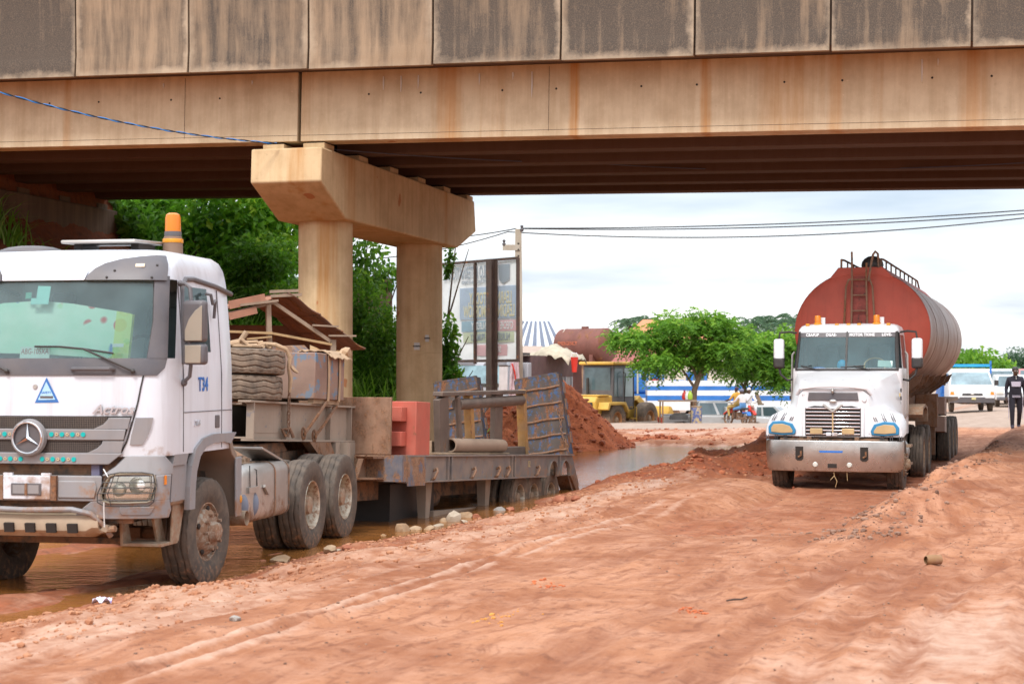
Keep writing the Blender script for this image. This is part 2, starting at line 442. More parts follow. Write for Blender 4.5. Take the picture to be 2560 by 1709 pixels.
    if detail:
        nr = sstep(40, 26, Y) * k
        h = h + nr * (0.009 * fbm(t * 3.2, s * 0.22, 91, 3) + 0.006 * fbm(t * 9, s * 0.4, 92, 2))
        tl = t + 0.028 * (s - 12)          # twin tyre ridges in the near left
        for c0, am in ((-5.68, 0.040 + 0.05 * fbm(s * 1.3, s * 0, 97, 3)), (-5.40, 0.032 + 0.05 * fbm(s * 1.1, s * 0 + 4, 98, 3))):
            w_ = c0 + 0.05 * fbm(s * 0.6, s * 0, 95, 2)
            h = h + nr * sstep(25, 17, s) * am * (np.exp(-((tl - w_) / 0.065) ** 2) - 0.75 * np.exp(-((tl - w_ + 0.14) / 0.07) ** 2))
        for c0, c1, c2, wd, am in TRACKS:
            w_ = c0 + c1 * (s - 14) + c2 * (s - 14) ** 2 + 0.10 * fbm(s * 0.3, s * 0 + c0, 96, 2)
            h = h - nr * 0.026 * am * (np.exp(-((t - w_) / wd) ** 4) - 0.9 * np.exp(-((np.abs(t - w_) - wd * 1.35) / (wd * 0.35)) ** 2))
        # claw-like slide marks on the flank of the dip
        for j in range(5):
            w_ = -4.75 + 0.13 * j + 0.10 * np.sin(s * 1.2 + j * 0.3)
            h = h - 0.028 * np.exp(-((t - w_) / 0.035) ** 2) * sstep(19.0, 20.2, s) * sstep(23.0, 21.3, s)
        h = h + (1 - sstep(60, 50, Y) * 0) * (0.004 + 0.010 * sstep(24, 34, Y)) * fbm(X * 4, Y * 4, 93, 3) * sstep(70, 40, Y)
    return h
def gz(x, y): return float(ground_z(np.array([x]), np.array([y]))[0])

def axis_pts(segs):
    out = []
    for a, b, st in segs:
        n = max(1, int(round((b - a) / st))); out += [a + (b - a) * i / n for i in range(n)]
    return np.array(out + [segs[-1][1]])
gxs = axis_pts([(-2500, -300, 200), (-300, -60, 12), (-60, -22, 0.9), (-22, -9, 0.2), (-9, 9.5, 0.065), (9.5, 17, 0.14), (17, 40, 0.5), (40, 120, 4), (120, 400, 20), (400, 2500, 200)])
gys = axis_pts([(-60, 4, 4), (4, 8, 0.4), (8, 24, 0.06), (24, 36, 0.09), (36, 58, 0.16), (58, 80, 0.4), (80, 160, 3), (160, 600, 20), (600, 5000, 300)])
GX, GY = np.meshgrid(gxs, gys)
GZ = ground_z(GX, GY)
nx, ny = len(gxs), len(gys)
idx = np.arange(nx * ny).reshape(ny, nx)
GF = np.stack([idx[:-1, :-1], idx[:-1, 1:], idx[1:, 1:], idx[1:, :-1]], -1).reshape(-1, 4)
gme = np_mesh('ground', np.stack([GX, GY, GZ], -1).reshape(-1, 3), GF)
# real surface properties of the soil: R wetness, G freshly dug dark soil, B worn pale carriageway
_s = GX * SA + GY * CA; _t = GX * CA - GY * SA
dark = np.zeros_like(GX)
for (bx, by, rr) in ((3.3, 30.6, 1.6), (4.9, 32.8, 1.9), (6.0, 35.6, 1.6), (3.9, 35.4, 1.4), (7.2, 41.5, 1.8), (2.2, 29.4, 1.0)):
    dark = np.maximum(dark, np.exp(-((GX - bx) ** 2 + (GY - by) ** 2) / rr ** 2))
dark = np.clip(dark * 1.2 + 0.9 * sstep(0.3, 1.0, GZ) * sstep(-2, -5, GX), 0, 1)
wet = np.clip(0.9 * np.exp(-((_t + 7.4) / 0.9) ** 2) * (_s < 30) + 0.75 * np.exp(-((_t + 0.9) / 1.5) ** 2) * sstep(17, 11, _s)
      + 0.5 * sstep(-5.2, -7.2, _t) * sstep(24, 12, _s), 0, 1)
dark = np.clip(dark + 0.75 * sstep(0.15, 0.03, GZ) * (GY < 46), 0, 1)
wet = wet * (0.65 + 0.9 * fbm(_t * 1.1, _s * 0.35, 101, 4)) + 0.6 * sstep(0.12, 0.0, GZ) * (GY < 60)
wet = wet * (1 - 0.9 * dark)
wet = np.clip(wet + 0.65 * sstep(47.5, 50, GY) * sstep(57, 54, GY) * (fbm(GX * 0.4, GY * 0.9, 103, 3) > 0.03) * (_t < -9), 0, 1)
pale = np.clip(sstep(56, 59, GY) * sstep(-8, -10, _t) + sstep(50.0, 51.2, GY + 0.5 * fbm(GX, GY, 104, 3)) * sstep(-9, -7, _t), 0, 1)
for c0 in (-5.68, -5.40):
    w_r = c0 + 0.05 * fbm(_s * 0.6, _s * 0, 95, 2); wet = np.clip(wet + (0.75 + 0.9 * fbm(_s * 1.2, _t * 2, 99, 3)) * np.exp(-((_t + 0.028 * (_s - 12) - w_r) / 0.075) ** 2) * sstep(27, 19, _s), 0, 1)
    wet = wet * (1 - 0.9 * np.exp(-((_t + 0.028 * (_s - 12) - w_r + 0.14) / 0.06) ** 2) * sstep(25, 17, _s))
trk = np.zeros_like(GX); _g = sstep(44, 30, GY)
for c0, c1, c2, wd, am in TRACKS:
    w_t = c0 + c1 * (_s - 14) + c2 * (_s - 14) ** 2 + 0.10 * fbm(_s * 0.3, _s * 0 + c0, 96, 2)
    trk = np.maximum(trk, am * np.exp(-((_t - w_t) / wd) ** 4) * (0.6 + 0.9 * fbm(_s * 0.8, _t * 3, 105, 3)))
mk = np.stack([wet, dark, pale, np.clip(trk * _g, 0, 1)], -1).reshape(-1, 4).astype(np.float32)
at_ = gme.attributes.new('soil', 'FLOAT_COLOR', 'POINT'); at_.data.foreach_set('color', mk.ravel())

def ground_material():
    t = NT('laterite'); g = t.pos()
    a = t.n('ShaderNodeAttribute', 'Color', attribute_name='soil')
    sp = t.t.nodes.new('ShaderNodeSeparateColor'); t.t.links.new(a, sp.inputs[0])
    wet_, dark_, pale_ = sp.outputs
    rv = t.mapv(g, (1, 1, 1), (0, 0, R(20)))                      # x across the road, y along it
    wob = t.n('ShaderNodeVectorMath', operation='ADD', ins={0: rv, 1: t.n('ShaderNodeVectorMath', operation='SCALE', ins={0: t.noise(g, 0.35, 3, 0.5, 'Color'), 'Scale': 1.1})})
    st = t.mapv(wob, (1.0, 0.10, 1.0)); st2 = t.mapv(wob, (1.0, 0.05, 1.0))
    n1 = t.noise(g, 0.55, 6, 0.62); n2 = t.noise(st, 3.0, 7, 0.62); n2b = t.noise(st2, 13.0, 4, 0.6); n3 = t.noise(g, 7, 8, 0.72); n4 = t.noise(g, 38, 5, 0.72); n5 = t.noise(g, 2.2, 6, 0.65)
    c = t.mix(t.ramp(n1, [(0.36, 0.0), (0.62, 1.0)]), (0.30, 0.105, 0.043), (0.48, 0.215, 0.11))
    c = t.mix(t.math('MULTIPLY', t.ramp(n5, [(0.42, 0.0), (0.62, 1.0)]), 0.55), c, (0.52, 0.27, 0.17))
    c = t.mix(t.math('MULTIPLY', t.ramp(n2, [(0.36, 1.0), (0.54, 0.0)]), 0.6), c, (0.25, 0.078, 0.03))
    c = t.mix(t.math('MULTIPLY', t.ramp(n2b, [(0.30, 1.0), (0.46, 0.0)]), 0.7), c, (0.22, 0.07, 0.03))
    c = t.mix(t.math('MULTIPLY', t.ramp(n3, [(0.36, 1.0), (0.47, 0.0)]), 0.7), c, (0.18, 0.06, 0.028))
    c = t.mix(t.math('MULTIPLY', t.ramp(n3, [(0.58, 0.0), (0.70, 1.0)]), 0.35), c, (0.48, 0.255, 0.165))
    # tyre tracks: pressed moist soil with tread lugs
    ta = t.n('ShaderNodeAttribute', 'Alpha', attribute_name='soil')
    ry = t.sepz(rv, 'Y'); rx_ = t.sepz(rv, 'X')
    lug = t.math('SINE', t.math('MULTIPLY', t.math('ADD', ry, t.math('ADD', t.math('MULTIPLY', t.math('PINGPONG', rx_, 0.14), 0.9), t.math('MULTIPLY', n5, 0.15))), 62.0))
    trd = t.math('MULTIPLY', ta, t.math('ADD', 0.72, t.math('MULTIPLY', lug, 0.28)))
    c = t.mix(t.math('MULTIPLY', trd, 0.6), c, (0.21, 0.07, 0.034))
    # grit: dark and grey specks that come in drifts
    drift = t.ramp(t.noise(st, 1.1, 4), [(0.40, 0.15), (0.60, 1.0)])
    c = t.mix(t.math('MULTIPLY', t.math('MULTIPLY', t.ramp(n4, [(0.32, 1.0), (0.41, 0.0)]), drift), 0.85), c, (0.12, 0.065, 0.05))
    c = t.mix(t.math('MULTIPLY', t.math('MULTIPLY', t.ramp(n4, [(0.62, 0.0), (0.70, 1.0)]), drift), 0.5), c, (0.52, 0.36, 0.28))
    # fresh red dug soil
    dk = t.math('MULTIPLY', dark_, t.ramp(n3, [(0.25, 0.6), (0.6, 1.0)]))
    c = t.mix(dk, c, t.mix(t.ramp(n3, [(0.35, 0.0), (0.65, 1.0)]), (0.15, 0.04, 0.02), (0.36, 0.10, 0.038)))
    # worn carriageway
    pc = t.mix(t.ramp(n2, [(0.3, 0.0), (0.7, 1.0)]), (0.33, 0.25, 0.195), (0.42, 0.33, 0.265))
    c = t.mix(t.math('MULTIPLY', pale_, 0.85), c, pc)
    # slurry film: smooth pinkish mud in streaks
    wn_ = t.math('ADD', wet_, t.math('MULTIPLY', t.math('SUBTRACT', t.math('ADD', t.math('MULTIPLY', n2, 0.6), t.math('MULTIPLY', n5, 0.4)), 0.5), 2.6))
    wf = t.ramp(wn_, [(0.30, 0.0), (0.85, 1.0)])
    c = t.mix(t.math('MULTIPLY', wf, 0.85), c, t.mix(t.ramp(n3, [(0.35, 0.0), (0.65, 1.0)]), (0.41, 0.205, 0.122), (0.57, 0.37, 0.27)))
    rg = t.math('SUBTRACT', t.math('ADD', 0.80, t.math('MULTIPLY', n3, 0.15)), t.math('MULTIPLY', wf, 0.42))
    hgt = t.math('ADD', t.math('ADD', t.math('MULTIPLY', n3, 0.30), t.math('MULTIPLY', n4, 0.62)), t.math('ADD', t.math('ADD', t.math('MULTIPLY', n2, 0.22), t.math('MULTIPLY', n2b, 0.22)), t.math('MULTIPLY', trd, -0.14)))
    amt = t.math('SUBTRACT', 0.95, t.math('MULTIPLY', wf, 0.55))
    nb = t.t.nodes.new('ShaderNodeBump'); nb.inputs['Distance'].default_value = 0.024
    t.t.links.new(hgt, nb.inputs['Height']); t.t.links.new(amt, nb.inputs['Strength'])
    return t.finish(t.pbsdf(**{'Base Color': c, 'Roughness': rg, 'Normal': nb.outputs[0], 'Specular IOR Level': 0.35}))
gme.materials.append(ground_material())
ground = bpy.data.objects.new('ground', gme); COL.objects.link(ground); tag(ground, kind='structure')

# muddy water lying in the low ground (one level)
def water_material():
    t = NT('muddy_water'); g = t.pos()
    c = t.mix(t.ramp(t.noise(g, 0.5, 5), [(0.35, 0.0), (0.65, 1.0)]), (0.27, 0.095, 0.018), (0.36, 0.15, 0.045))
    h = t.math('ADD', t.noise(t.mapv(g, (0.7, 1.6, 1)), 2.4, 4, 0.6), t.math('MULTIPLY', t.noise(g, 14, 3), 0.3))
    nb = t.bump(h, 0.65, 0.03)
    return t.finish(t.pbsdf(**{'Base Color': c, 'Roughness': 0.07, 'Normal': nb, 'IOR': 1.6, 'Specular IOR Level': 0.8}))
wm = MB(); wm.add([(-40, 9, 0), (9, 9, 0), (9, 50, 0), (-40, 50, 0)], [(0, 1, 2, 3)])
tag(wm.build('puddle_water', water_material()), kind='structure')

# ------------------------------------------------------------------ bridge
def concrete(name, base, dark, algae=0.0, stain=0.0, border=None, grime_scale=1.0, bands=()):
    t = NT(name); v = t.coord(); g = t.pos()
    rndv = t.n('ShaderNodeObjectInfo', 'Random')
    off = t.n('ShaderNodeCombineXYZ', ins={'X': t.math('MULTIPLY', rndv, 37.0), 'Y': t.math('MULTIPLY', rndv, 11.0), 'Z': t.math('MULTIPLY', rndv, 5.0)})
    vv = t.n('ShaderNodeVectorMath', operation='ADD', ins={0: v, 1: off})
    n1 = t.noise(vv, 0.7 * grime_scale, 6, 0.62); n2 = t.noise(t.mapv(vv, (7, 7, 0.5)), 0.8, 6, 0.62); n3 = t.noise(vv, 16, 5, 0.7); n4 = t.noise(vv, 60, 3, 0.6)
    c = t.mix(t.ramp(n1, [(0.3, 0.0), (0.7, 1.0)]), (base[0] * 0.86, base[1] * 0.83, base[2] * 0.80), base)
    c = t.mix(t.math('MULTIPLY', t.ramp(n2, [(0.45, 0.0), (0.7, 1.0)]), 0.35), c, (base[0] * 0.72, base[1] * 0.62, base[2] * 0.5))
    c = t.mix(t.math('MULTIPLY', t.ramp(n3, [(0.25, 1.0), (0.37, 0.0)]), 0.5), c, (base[0] * 0.45, base[1] * 0.4, base[2] * 0.36))
    if algae:
        sp_ = t.sepz(v)
        m1 = t.math('ADD', t.math('MULTIPLY', n1, 0.75), t.math('MULTIPLY', n2, 0.9))
        m = t.ramp(t.math('ADD', m1, t.math('MULTIPLY', t.math('SUBTRACT', rndv, 0.5), 0.36)), [(0.55, 0.0), (0.92, 1.0)])
        fine = t.ramp(n4, [(0.33, 0.7), (0.55, 1.0)])
        c = t.mix(t.math('MULTIPLY', t.math('MULTIPLY', m, fine), algae), c, dark)
        if border:      # washed-clean pale edges along the joints and the drip edge
            x = t.math('ABSOLUTE', t.sepz(v, 'X'))
            e1 = t.math('SUBTRACT', border, x)
            wob = t.math('MULTIPLY', t.math('SUBTRACT', t.noise(vv, 2.6, 6, 0.7), 0.5), 0.36)
            e = t.math('MINIMUM', e1, t.math('MULTIPLY', t.math('ADD', sp_, -0.0), 0.9))
            e = t.math('ADD', e, wob)
            c = t.mix(t.math('MULTIPLY', t.ramp(e, [(0.0, 0.8), (0.13, 0.0)]), t.ramp(n1, [(0.35, 0.25), (0.6, 1.0)])), c, (0.48, 0.37, 0.26))
    if stain:           # rust-coloured run-off streaks
        ns = t.noise(t.mapv(v, (1.0, 1.0, 0.03)), 0.95, 6, 0.6)
        m = t.math('MULTIPLY', t.math('MULTIPLY', t.ramp(ns, [(0.56, 0.0), (0.64, 1.0)]), t.ramp(n2, [(0.35, 0.3), (0.65, 1.0)])), stain)
        dk_ = t.ramp(t.math('ADD', t.math('MULTIPLY', t.noise(vv, 1.6, 6, 0.65), 1.0), t.math('MULTIPLY', n2, 0.5)), [(0.64, 0.0), (0.95, 0.5)])
        c = t.mix(dk_, c, (base[0] * 0.55, base[1] * 0.47, base[2] * 0.4))
        c = t.mix(t.math('MULTIPLY', t.ramp(n3, [(0.62, 0.0), (0.72, 1.0)]), 0.4), c, (base[0] * 1.2, base[1] * 1.2, base[2] * 1.2))
        c = t.mix(m, c, (0.50, 0.235, 0.07))
        sp2 = t.noise(vv, 2.2, 2, 0.4)
        c = t.mix(t.math('MULTIPLY', t.ramp(sp2, [(0.735, 0.0), (0.75, 1.0)]), 0.8), c, (0.45, 0.16, 0.06))
    for (x0, w_, k_) in bands:      # rusty run-off bands below the deck drains
        d = t.math('ABSOLUTE', t.math('SUBTRACT', t.math('ADD', t.sepz(v, 'X'), t.math('MULTIPLY', t.math('SUBTRACT', t.noise(v, 1.5, 3), 0.5), 0.10)), x0))
        m = t.math('MULTIPLY', t.math('MULTIPLY', t.ramp(t.math('DIVIDE', d, w_), [(0.35, 1.0), (1.0, 0.0)]), t.ramp(t.noise(t.mapv(v, (14, 14, 0.3)), 1.0, 4), [(0.3, 0.35), (0.65, 1.0)])), k_)
        c = t.mix(m, c, (0.52, 0.235, 0.065))
    hb = t.math('ADD', t.math('MULTIPLY', n3, 0.5), n4)
    return t.finish(t.pbsdf(**{'Base Color': c, 'Roughness': 0.88, 'Normal': t.bump(hb, 0.22, 0.012), 'Specular IOR Level': 0.25}))
def u_at(px, v):
    k = (px - 1280.0) / FPX           # X = k Y
    # BP.x + u*BU.x + v*BV.x = k*(BP.y + u*BU.y + v*BV.y)
    return (k * (BP.y + v * BV.y) - BP.x - v * BV.x) / (BU.x - k * BU.y)
M_PANEL = concrete('parapet_concrete', (0.35, 0.25, 0.165), (0.065, 0.055, 0.048), algae=0.94, border=1.2)
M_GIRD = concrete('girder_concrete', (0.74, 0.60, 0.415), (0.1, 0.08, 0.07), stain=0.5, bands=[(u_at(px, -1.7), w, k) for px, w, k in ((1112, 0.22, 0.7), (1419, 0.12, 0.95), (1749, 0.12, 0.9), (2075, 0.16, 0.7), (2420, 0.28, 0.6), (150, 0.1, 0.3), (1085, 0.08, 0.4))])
M_GIRDI = concrete('shaded_girder_concrete', (0.14, 0.085, 0.065), (0.05, 0.04, 0.04))  # inner girders: the shade under the deck is put into this darker base colour
M_PIER = concrete('pier_concrete', (0.70, 0.52, 0.31), (0.1, 0.08, 0.07), stain=0.85)
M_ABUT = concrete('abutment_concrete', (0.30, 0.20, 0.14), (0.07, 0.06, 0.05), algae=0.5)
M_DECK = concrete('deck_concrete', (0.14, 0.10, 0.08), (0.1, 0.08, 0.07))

GRADE = 0.0164
br = thing('road_bridge', 'concrete road bridge crossing overhead with stained parapet panels and deep girders', 'bridge', (BP.x, BP.y, 0), (0, GRADE, -BETA))
ZG, ZGT, ZPB, ZPT = 6.57, 7.92, 7.80, 9.55
GV = [-1.7 + 0.26 + 1.93 * i for i in range(6)]
for i, vv_ in enumerate(GV):
    for (u0, u1) in ((-10.3, -0.035), (0.035, 40.0)):
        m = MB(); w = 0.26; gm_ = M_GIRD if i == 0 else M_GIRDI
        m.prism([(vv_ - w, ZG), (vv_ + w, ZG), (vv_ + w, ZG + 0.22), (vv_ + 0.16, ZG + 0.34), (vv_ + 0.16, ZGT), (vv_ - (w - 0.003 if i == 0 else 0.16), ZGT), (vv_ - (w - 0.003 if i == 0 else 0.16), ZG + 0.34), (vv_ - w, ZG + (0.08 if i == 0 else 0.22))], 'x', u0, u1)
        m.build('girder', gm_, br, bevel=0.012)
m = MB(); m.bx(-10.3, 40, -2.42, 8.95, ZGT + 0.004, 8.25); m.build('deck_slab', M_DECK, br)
# diaphragms between girders
for u in (-9.8, -0.35, 0.35, 13.0, 26.0):
    for i in range(5):
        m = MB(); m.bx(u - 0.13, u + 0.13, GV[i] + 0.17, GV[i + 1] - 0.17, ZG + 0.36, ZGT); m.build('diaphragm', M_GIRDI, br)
# parapet panels: joints read from the photograph
VP_ = -2.62
joints = [u_at(p, VP_) for p in (169, 452, 752, 1063, 1384, 1719, 2060, 2414)]
w_ = (joints[-1] - joints[0]) / 7
js = [joints[0] - w_ * k for k in (3, 2, 1)] + joints + [joints[-1] + w_ * k for k in range(1, 7)]
for a, b in zip(js[:-1], js[1:]):
    m = MB(); hw = (b - a) / 2 - 0.018
    m.prism([(0.0, 0.0), (0.16, 0.012), (0.16, ZPT - ZPB), (-0.05, ZPT - ZPB), (0.022, 0.40), (0.018, 0.385)], 'x', -hw, hw)
    m.build('parapet_panel', M_PANEL, br, bevel=0.012, loc=((a + b) / 2, VP_ + rnd.uniform(-0.012, 0.012), ZPB + rnd.uniform(-0.012, 0.012)))
m = MB(); m.bx(js[0], js[-1], VP_ + 0.17, VP_ + 0.24, ZPB + 0.13, ZPT - 0.05); m.build('parapet_back', M_DECK, br)
m = MB(); m.bx(js[0], js[-1], 8.95, 9.15, 7.8, 9.5); m.build('far_parapet', M_DECK, br)
# lime drips hanging under the parapet edge
M_LIME = mat('lime_drip', (0.75, 0.72, 0.68), 0.8)
for px, ln in ((941, 0.28), (985, 0.33), (1028, 0.28), (1181, 0.24), (1265, 0.16), (1313, 0.5), (2290, 0.42), (390, 0.12), (612, 0.1), (2330, 0.14)):
    u = u_at(px, -1.73); m = MB()
    m.tube([(u, -1.712, ZPB - 0.02), (u + 0.004, -1.712, ZPB - ln * 0.5), (u, -1.711, ZPB - ln)], [0.012, 0.016, 0.004], 6); m.build('lime_drip', M_LIME, br)
# tie holes and dark joint marks in the near girder
M_HOLE = mat('dark_hole', (0.03, 0.022, 0.018), 0.9)
for px in (107, 230, 411, 533, 906, 1036, 1240, 1375, 1588, 1727, 1946, 2091, 2316, 2465):
    u = u_at(px, -1.7); m = MB(); m.lathe([(0.0, -0.002), (0.018, -0.002), (0.021, 0.002), (0.015, 0.012), (0.0, 0.012)], 'y', 10); m.build('tie_hole', M_HOLE, br, loc=(u, -1.702, 7.45))
# formwork lines on the near girder
q = MB(); q.bx(0.04, 40, -1.7035, -1.699, ZG + 0.115, ZG + 0.121); q.build('formwork_line', M_DECK, br)
q = MB(); q.bx(-10.2, -0.04, -1.7035, -1.699, ZG + 0.115, ZG + 0.121); q.build('formwork_line', M_DECK, br)
for px in (446, 1357):
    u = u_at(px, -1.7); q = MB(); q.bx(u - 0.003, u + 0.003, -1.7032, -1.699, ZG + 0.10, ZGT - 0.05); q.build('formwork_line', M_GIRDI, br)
# pier
pr = thing('bridge_pier', 'concrete bridge pier with two round columns under a hammerhead cap beam', 'pier', (BP.x, BP.y, 0), (0, 0, -BETA))
for vc in (0.0, 6.1):
    m = MB(); m.cyl((0, vc, -1.2), (0, vc, 5.2), 0.55, 48, caps=False)
    o = m.build('column', M_PIER, pr)
m = MB(); zt, zl, zb = 6.40, 5.74, 5.13
prof = [(-2.06, zt), (-2.0 - 0.10, zl), (-0.75, zb), (6.9, zb), (8.45, zl - 0.1), (8.3, zt)]
m.prism(prof, 'x', -0.73, 0.73); m.build('pier_cap', M_PIER, pr, bevel=0.035, seg=3)
for i, vv_ in enumerate(GV):
    for sx_ in (-0.42, 0.42):
        m = MB(); m.bx(sx_ - 0.22, sx_ + 0.22, vv_ - 0.26, vv_ + 0.26, zt + 0.003, zt + 0.13); m.build('bearing_pad', M_PIER, pr, bevel=0.006)
        m = MB(); m.bx(sx_ - 0.16, sx_ + 0.16, vv_ - 0.2, vv_ + 0.2, zt + 0.133, zt + 0.20); m.build('rubber_bearing', M_HOLE, pr)
# abutment
ab = thing('bridge_abutment', 'dark concrete abutment beam on the soil slope under the bridge end', 'abutment', (BP.x, BP.y, 0), (0, 0, -BETA))
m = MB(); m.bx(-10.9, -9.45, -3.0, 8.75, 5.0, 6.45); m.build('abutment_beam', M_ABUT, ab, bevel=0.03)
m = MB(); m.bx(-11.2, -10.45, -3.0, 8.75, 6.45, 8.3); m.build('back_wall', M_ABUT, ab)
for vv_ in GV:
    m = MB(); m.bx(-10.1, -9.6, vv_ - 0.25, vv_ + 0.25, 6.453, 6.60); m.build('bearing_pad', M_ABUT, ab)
# ================================================================== shared vehicle materials and wheels
M_WHITE = mat('white_paint', (0.71, 0.745, 0.81), 0.28, var=0.06, scale=1.2, dust=0.17, mud=0.58, mudz=(0.6, 2.3), streak=0.26, coat=0.3)
M_GREYP = mat('grey_plastic', (0.25, 0.255, 0.275), 0.5, var=0.10, dust=0.28, mud=0.7, mudz=(0.35, 1.7), streak=0.2)
M_DKGREY = mat('dark_grey_plastic', (0.085, 0.085, 0.10), 0.42, var=0.2, dust=0.16)
M_BLACK = mat('black_rubber', (0.02, 0.02, 0.022), 0.5, dust=0.08)
M_CHASSIS = mat('muddy_chassis', (0.045, 0.042, 0.04), 0.7, var=0.3, dust=0.25, mud=0.75, bump=0.3)
M_MUDDY = mat('mud_caked_metal', (0.34, 0.25, 0.175), 0.8, var=0.22, scale=5, mud=0.5, rust=0.15, bump=0.3)
M_CHROME = mat('chrome', (0.78, 0.78, 0.82), 0.12, 1.0, var=0.05)
M_ALU = mat('aluminium', (0.58, 0.56, 0.53), 0.38, 0.85, var=0.15, dust=0.3, mud=0.55, mudz=(0.4, 1.15))
M_TYRE = mat('tyre_rubber', (0.030, 0.027, 0.026), 0.75, var=0.2, scale=6, dust=0.34, mud=0.35, mudz=(-0.1, 0.9), bump=0.25, bscale=90)
M_TYRED = mat('dusty_spare_tyre', (0.05, 0.04, 0.035), 0.85, var=0.2, scale=5, dust=0.66, bump=0.2, bscale=80)
M_RIM = mat('muddy_wheel_rim', (0.42, 0.36, 0.29), 0.6, 0.3, var=0.25, scale=7, mud=0.8, rust=0.25, bump=0.3)
M_RIMS = mat('bare_wheel_rim', (0.55, 0.48, 0.38), 0.42, 0.6, var=0.25, scale=6, rust=0.2, mud=0.35)
M_GLASS = glass('windscreen_glass', (0.80, 0.965, 0.95), film=0.14, filmcol=(0.36, 0.55, 0.58), ior=1.6)
M_GLASS2 = glass('side_glass', (0.85, 0.95, 0.95), film=0.14)
M_GLASSF = mat('far_window_glass', (0.10, 0.15, 0.17), 0.08, var=0.3, spec=0.8)
M_LENS = emit_like('clear_lens', (0.8, 0.78, 0.7), 0.1)
M_ORANGE = emit_like('orange_lens', (0.9, 0.26, 0.01), 0.25)
M_ORANGE2 = emit_like('amber_lens', (0.9, 0.36, 0.02), 0.3)
M_INT = mat('cab_interior', (0.20, 0.24, 0.25), 0.8, var=0.3)
M_BLUEPT = mat('blue_paint_mark', (0.02, 0.16, 0.55), 0.5)
M_RUSTY = mat('rusty_steel', (0.24, 0.13, 0.08), 0.8, 0.2, var=0.3, scale=4, rust=0.6, dust=0.2, bump=0.35)

def tyre_mesh(Rr, wd, rim, zig=0.018, n=72, grooves=(-0.28, 0.0, 0.28), gd=0.014, lug=True):
    """tyre around the x axis, tread with zig-zag grooves, outer face at x=0, inner at x=-wd"""
    hw = wd / 2; V = []; rowlen = None
    tw = hw * 0.86
    prof = []
    NT_ = 37
    for i in range(NT_):
        prof.append(('t', -1 + 2 * i / (NT_ - 1)))
    for k in range(n):
        a = 2 * pi * k / n; ca, sa = math.cos(a), math.sin(a); row = []
        zz = zig * (abs((k % 8) - 4) / 2.0 - 1.0)
        lz = 1 if (k % 3 == 0 and lug) else 0
        # inner bead -> sidewall -> tread -> sidewall -> outer bead
        sw = [(rim - 0.004, -hw * 0.74), (rim + 0.015, -hw * 0.86), (rim + (Rr - rim) * 0.35, -hw * 1.0), (rim + (Rr - rim) * 0.62, -hw * 1.0), (Rr - 0.05, -hw * 0.95), (Rr - 0.02, -hw * 0.90)]
        for r, x in sw: row.append((x, r))
        for _, q in prof:
            x = q * tw; r = Rr - 0.012 * q * q
            g = 0
            for gc in grooves:
                d = abs(q * hw - (gc * wd + zz))
                if d < hw * 0.045: g = 1
            if abs(q) > 0.86 and lz: g = 1
            row.append((x, r - gd * g))
        for r, x in sw[::-1]: row.append((-x, r))
        rowlen = len(row)
        for x, r in row: V.append((x - hw, r * sa, r * ca))
    F = []
    for k in range(n):
        k2 = (k + 1) % n
        for j in range(rowlen - 1):
            F.append((k * rowlen + j, k * rowlen + j + 1, k2 * rowlen + j + 1, k2 * rowlen + j))
    m = MB(); m.v = V; m.f = F
    return m.mesh('tyre', 50)

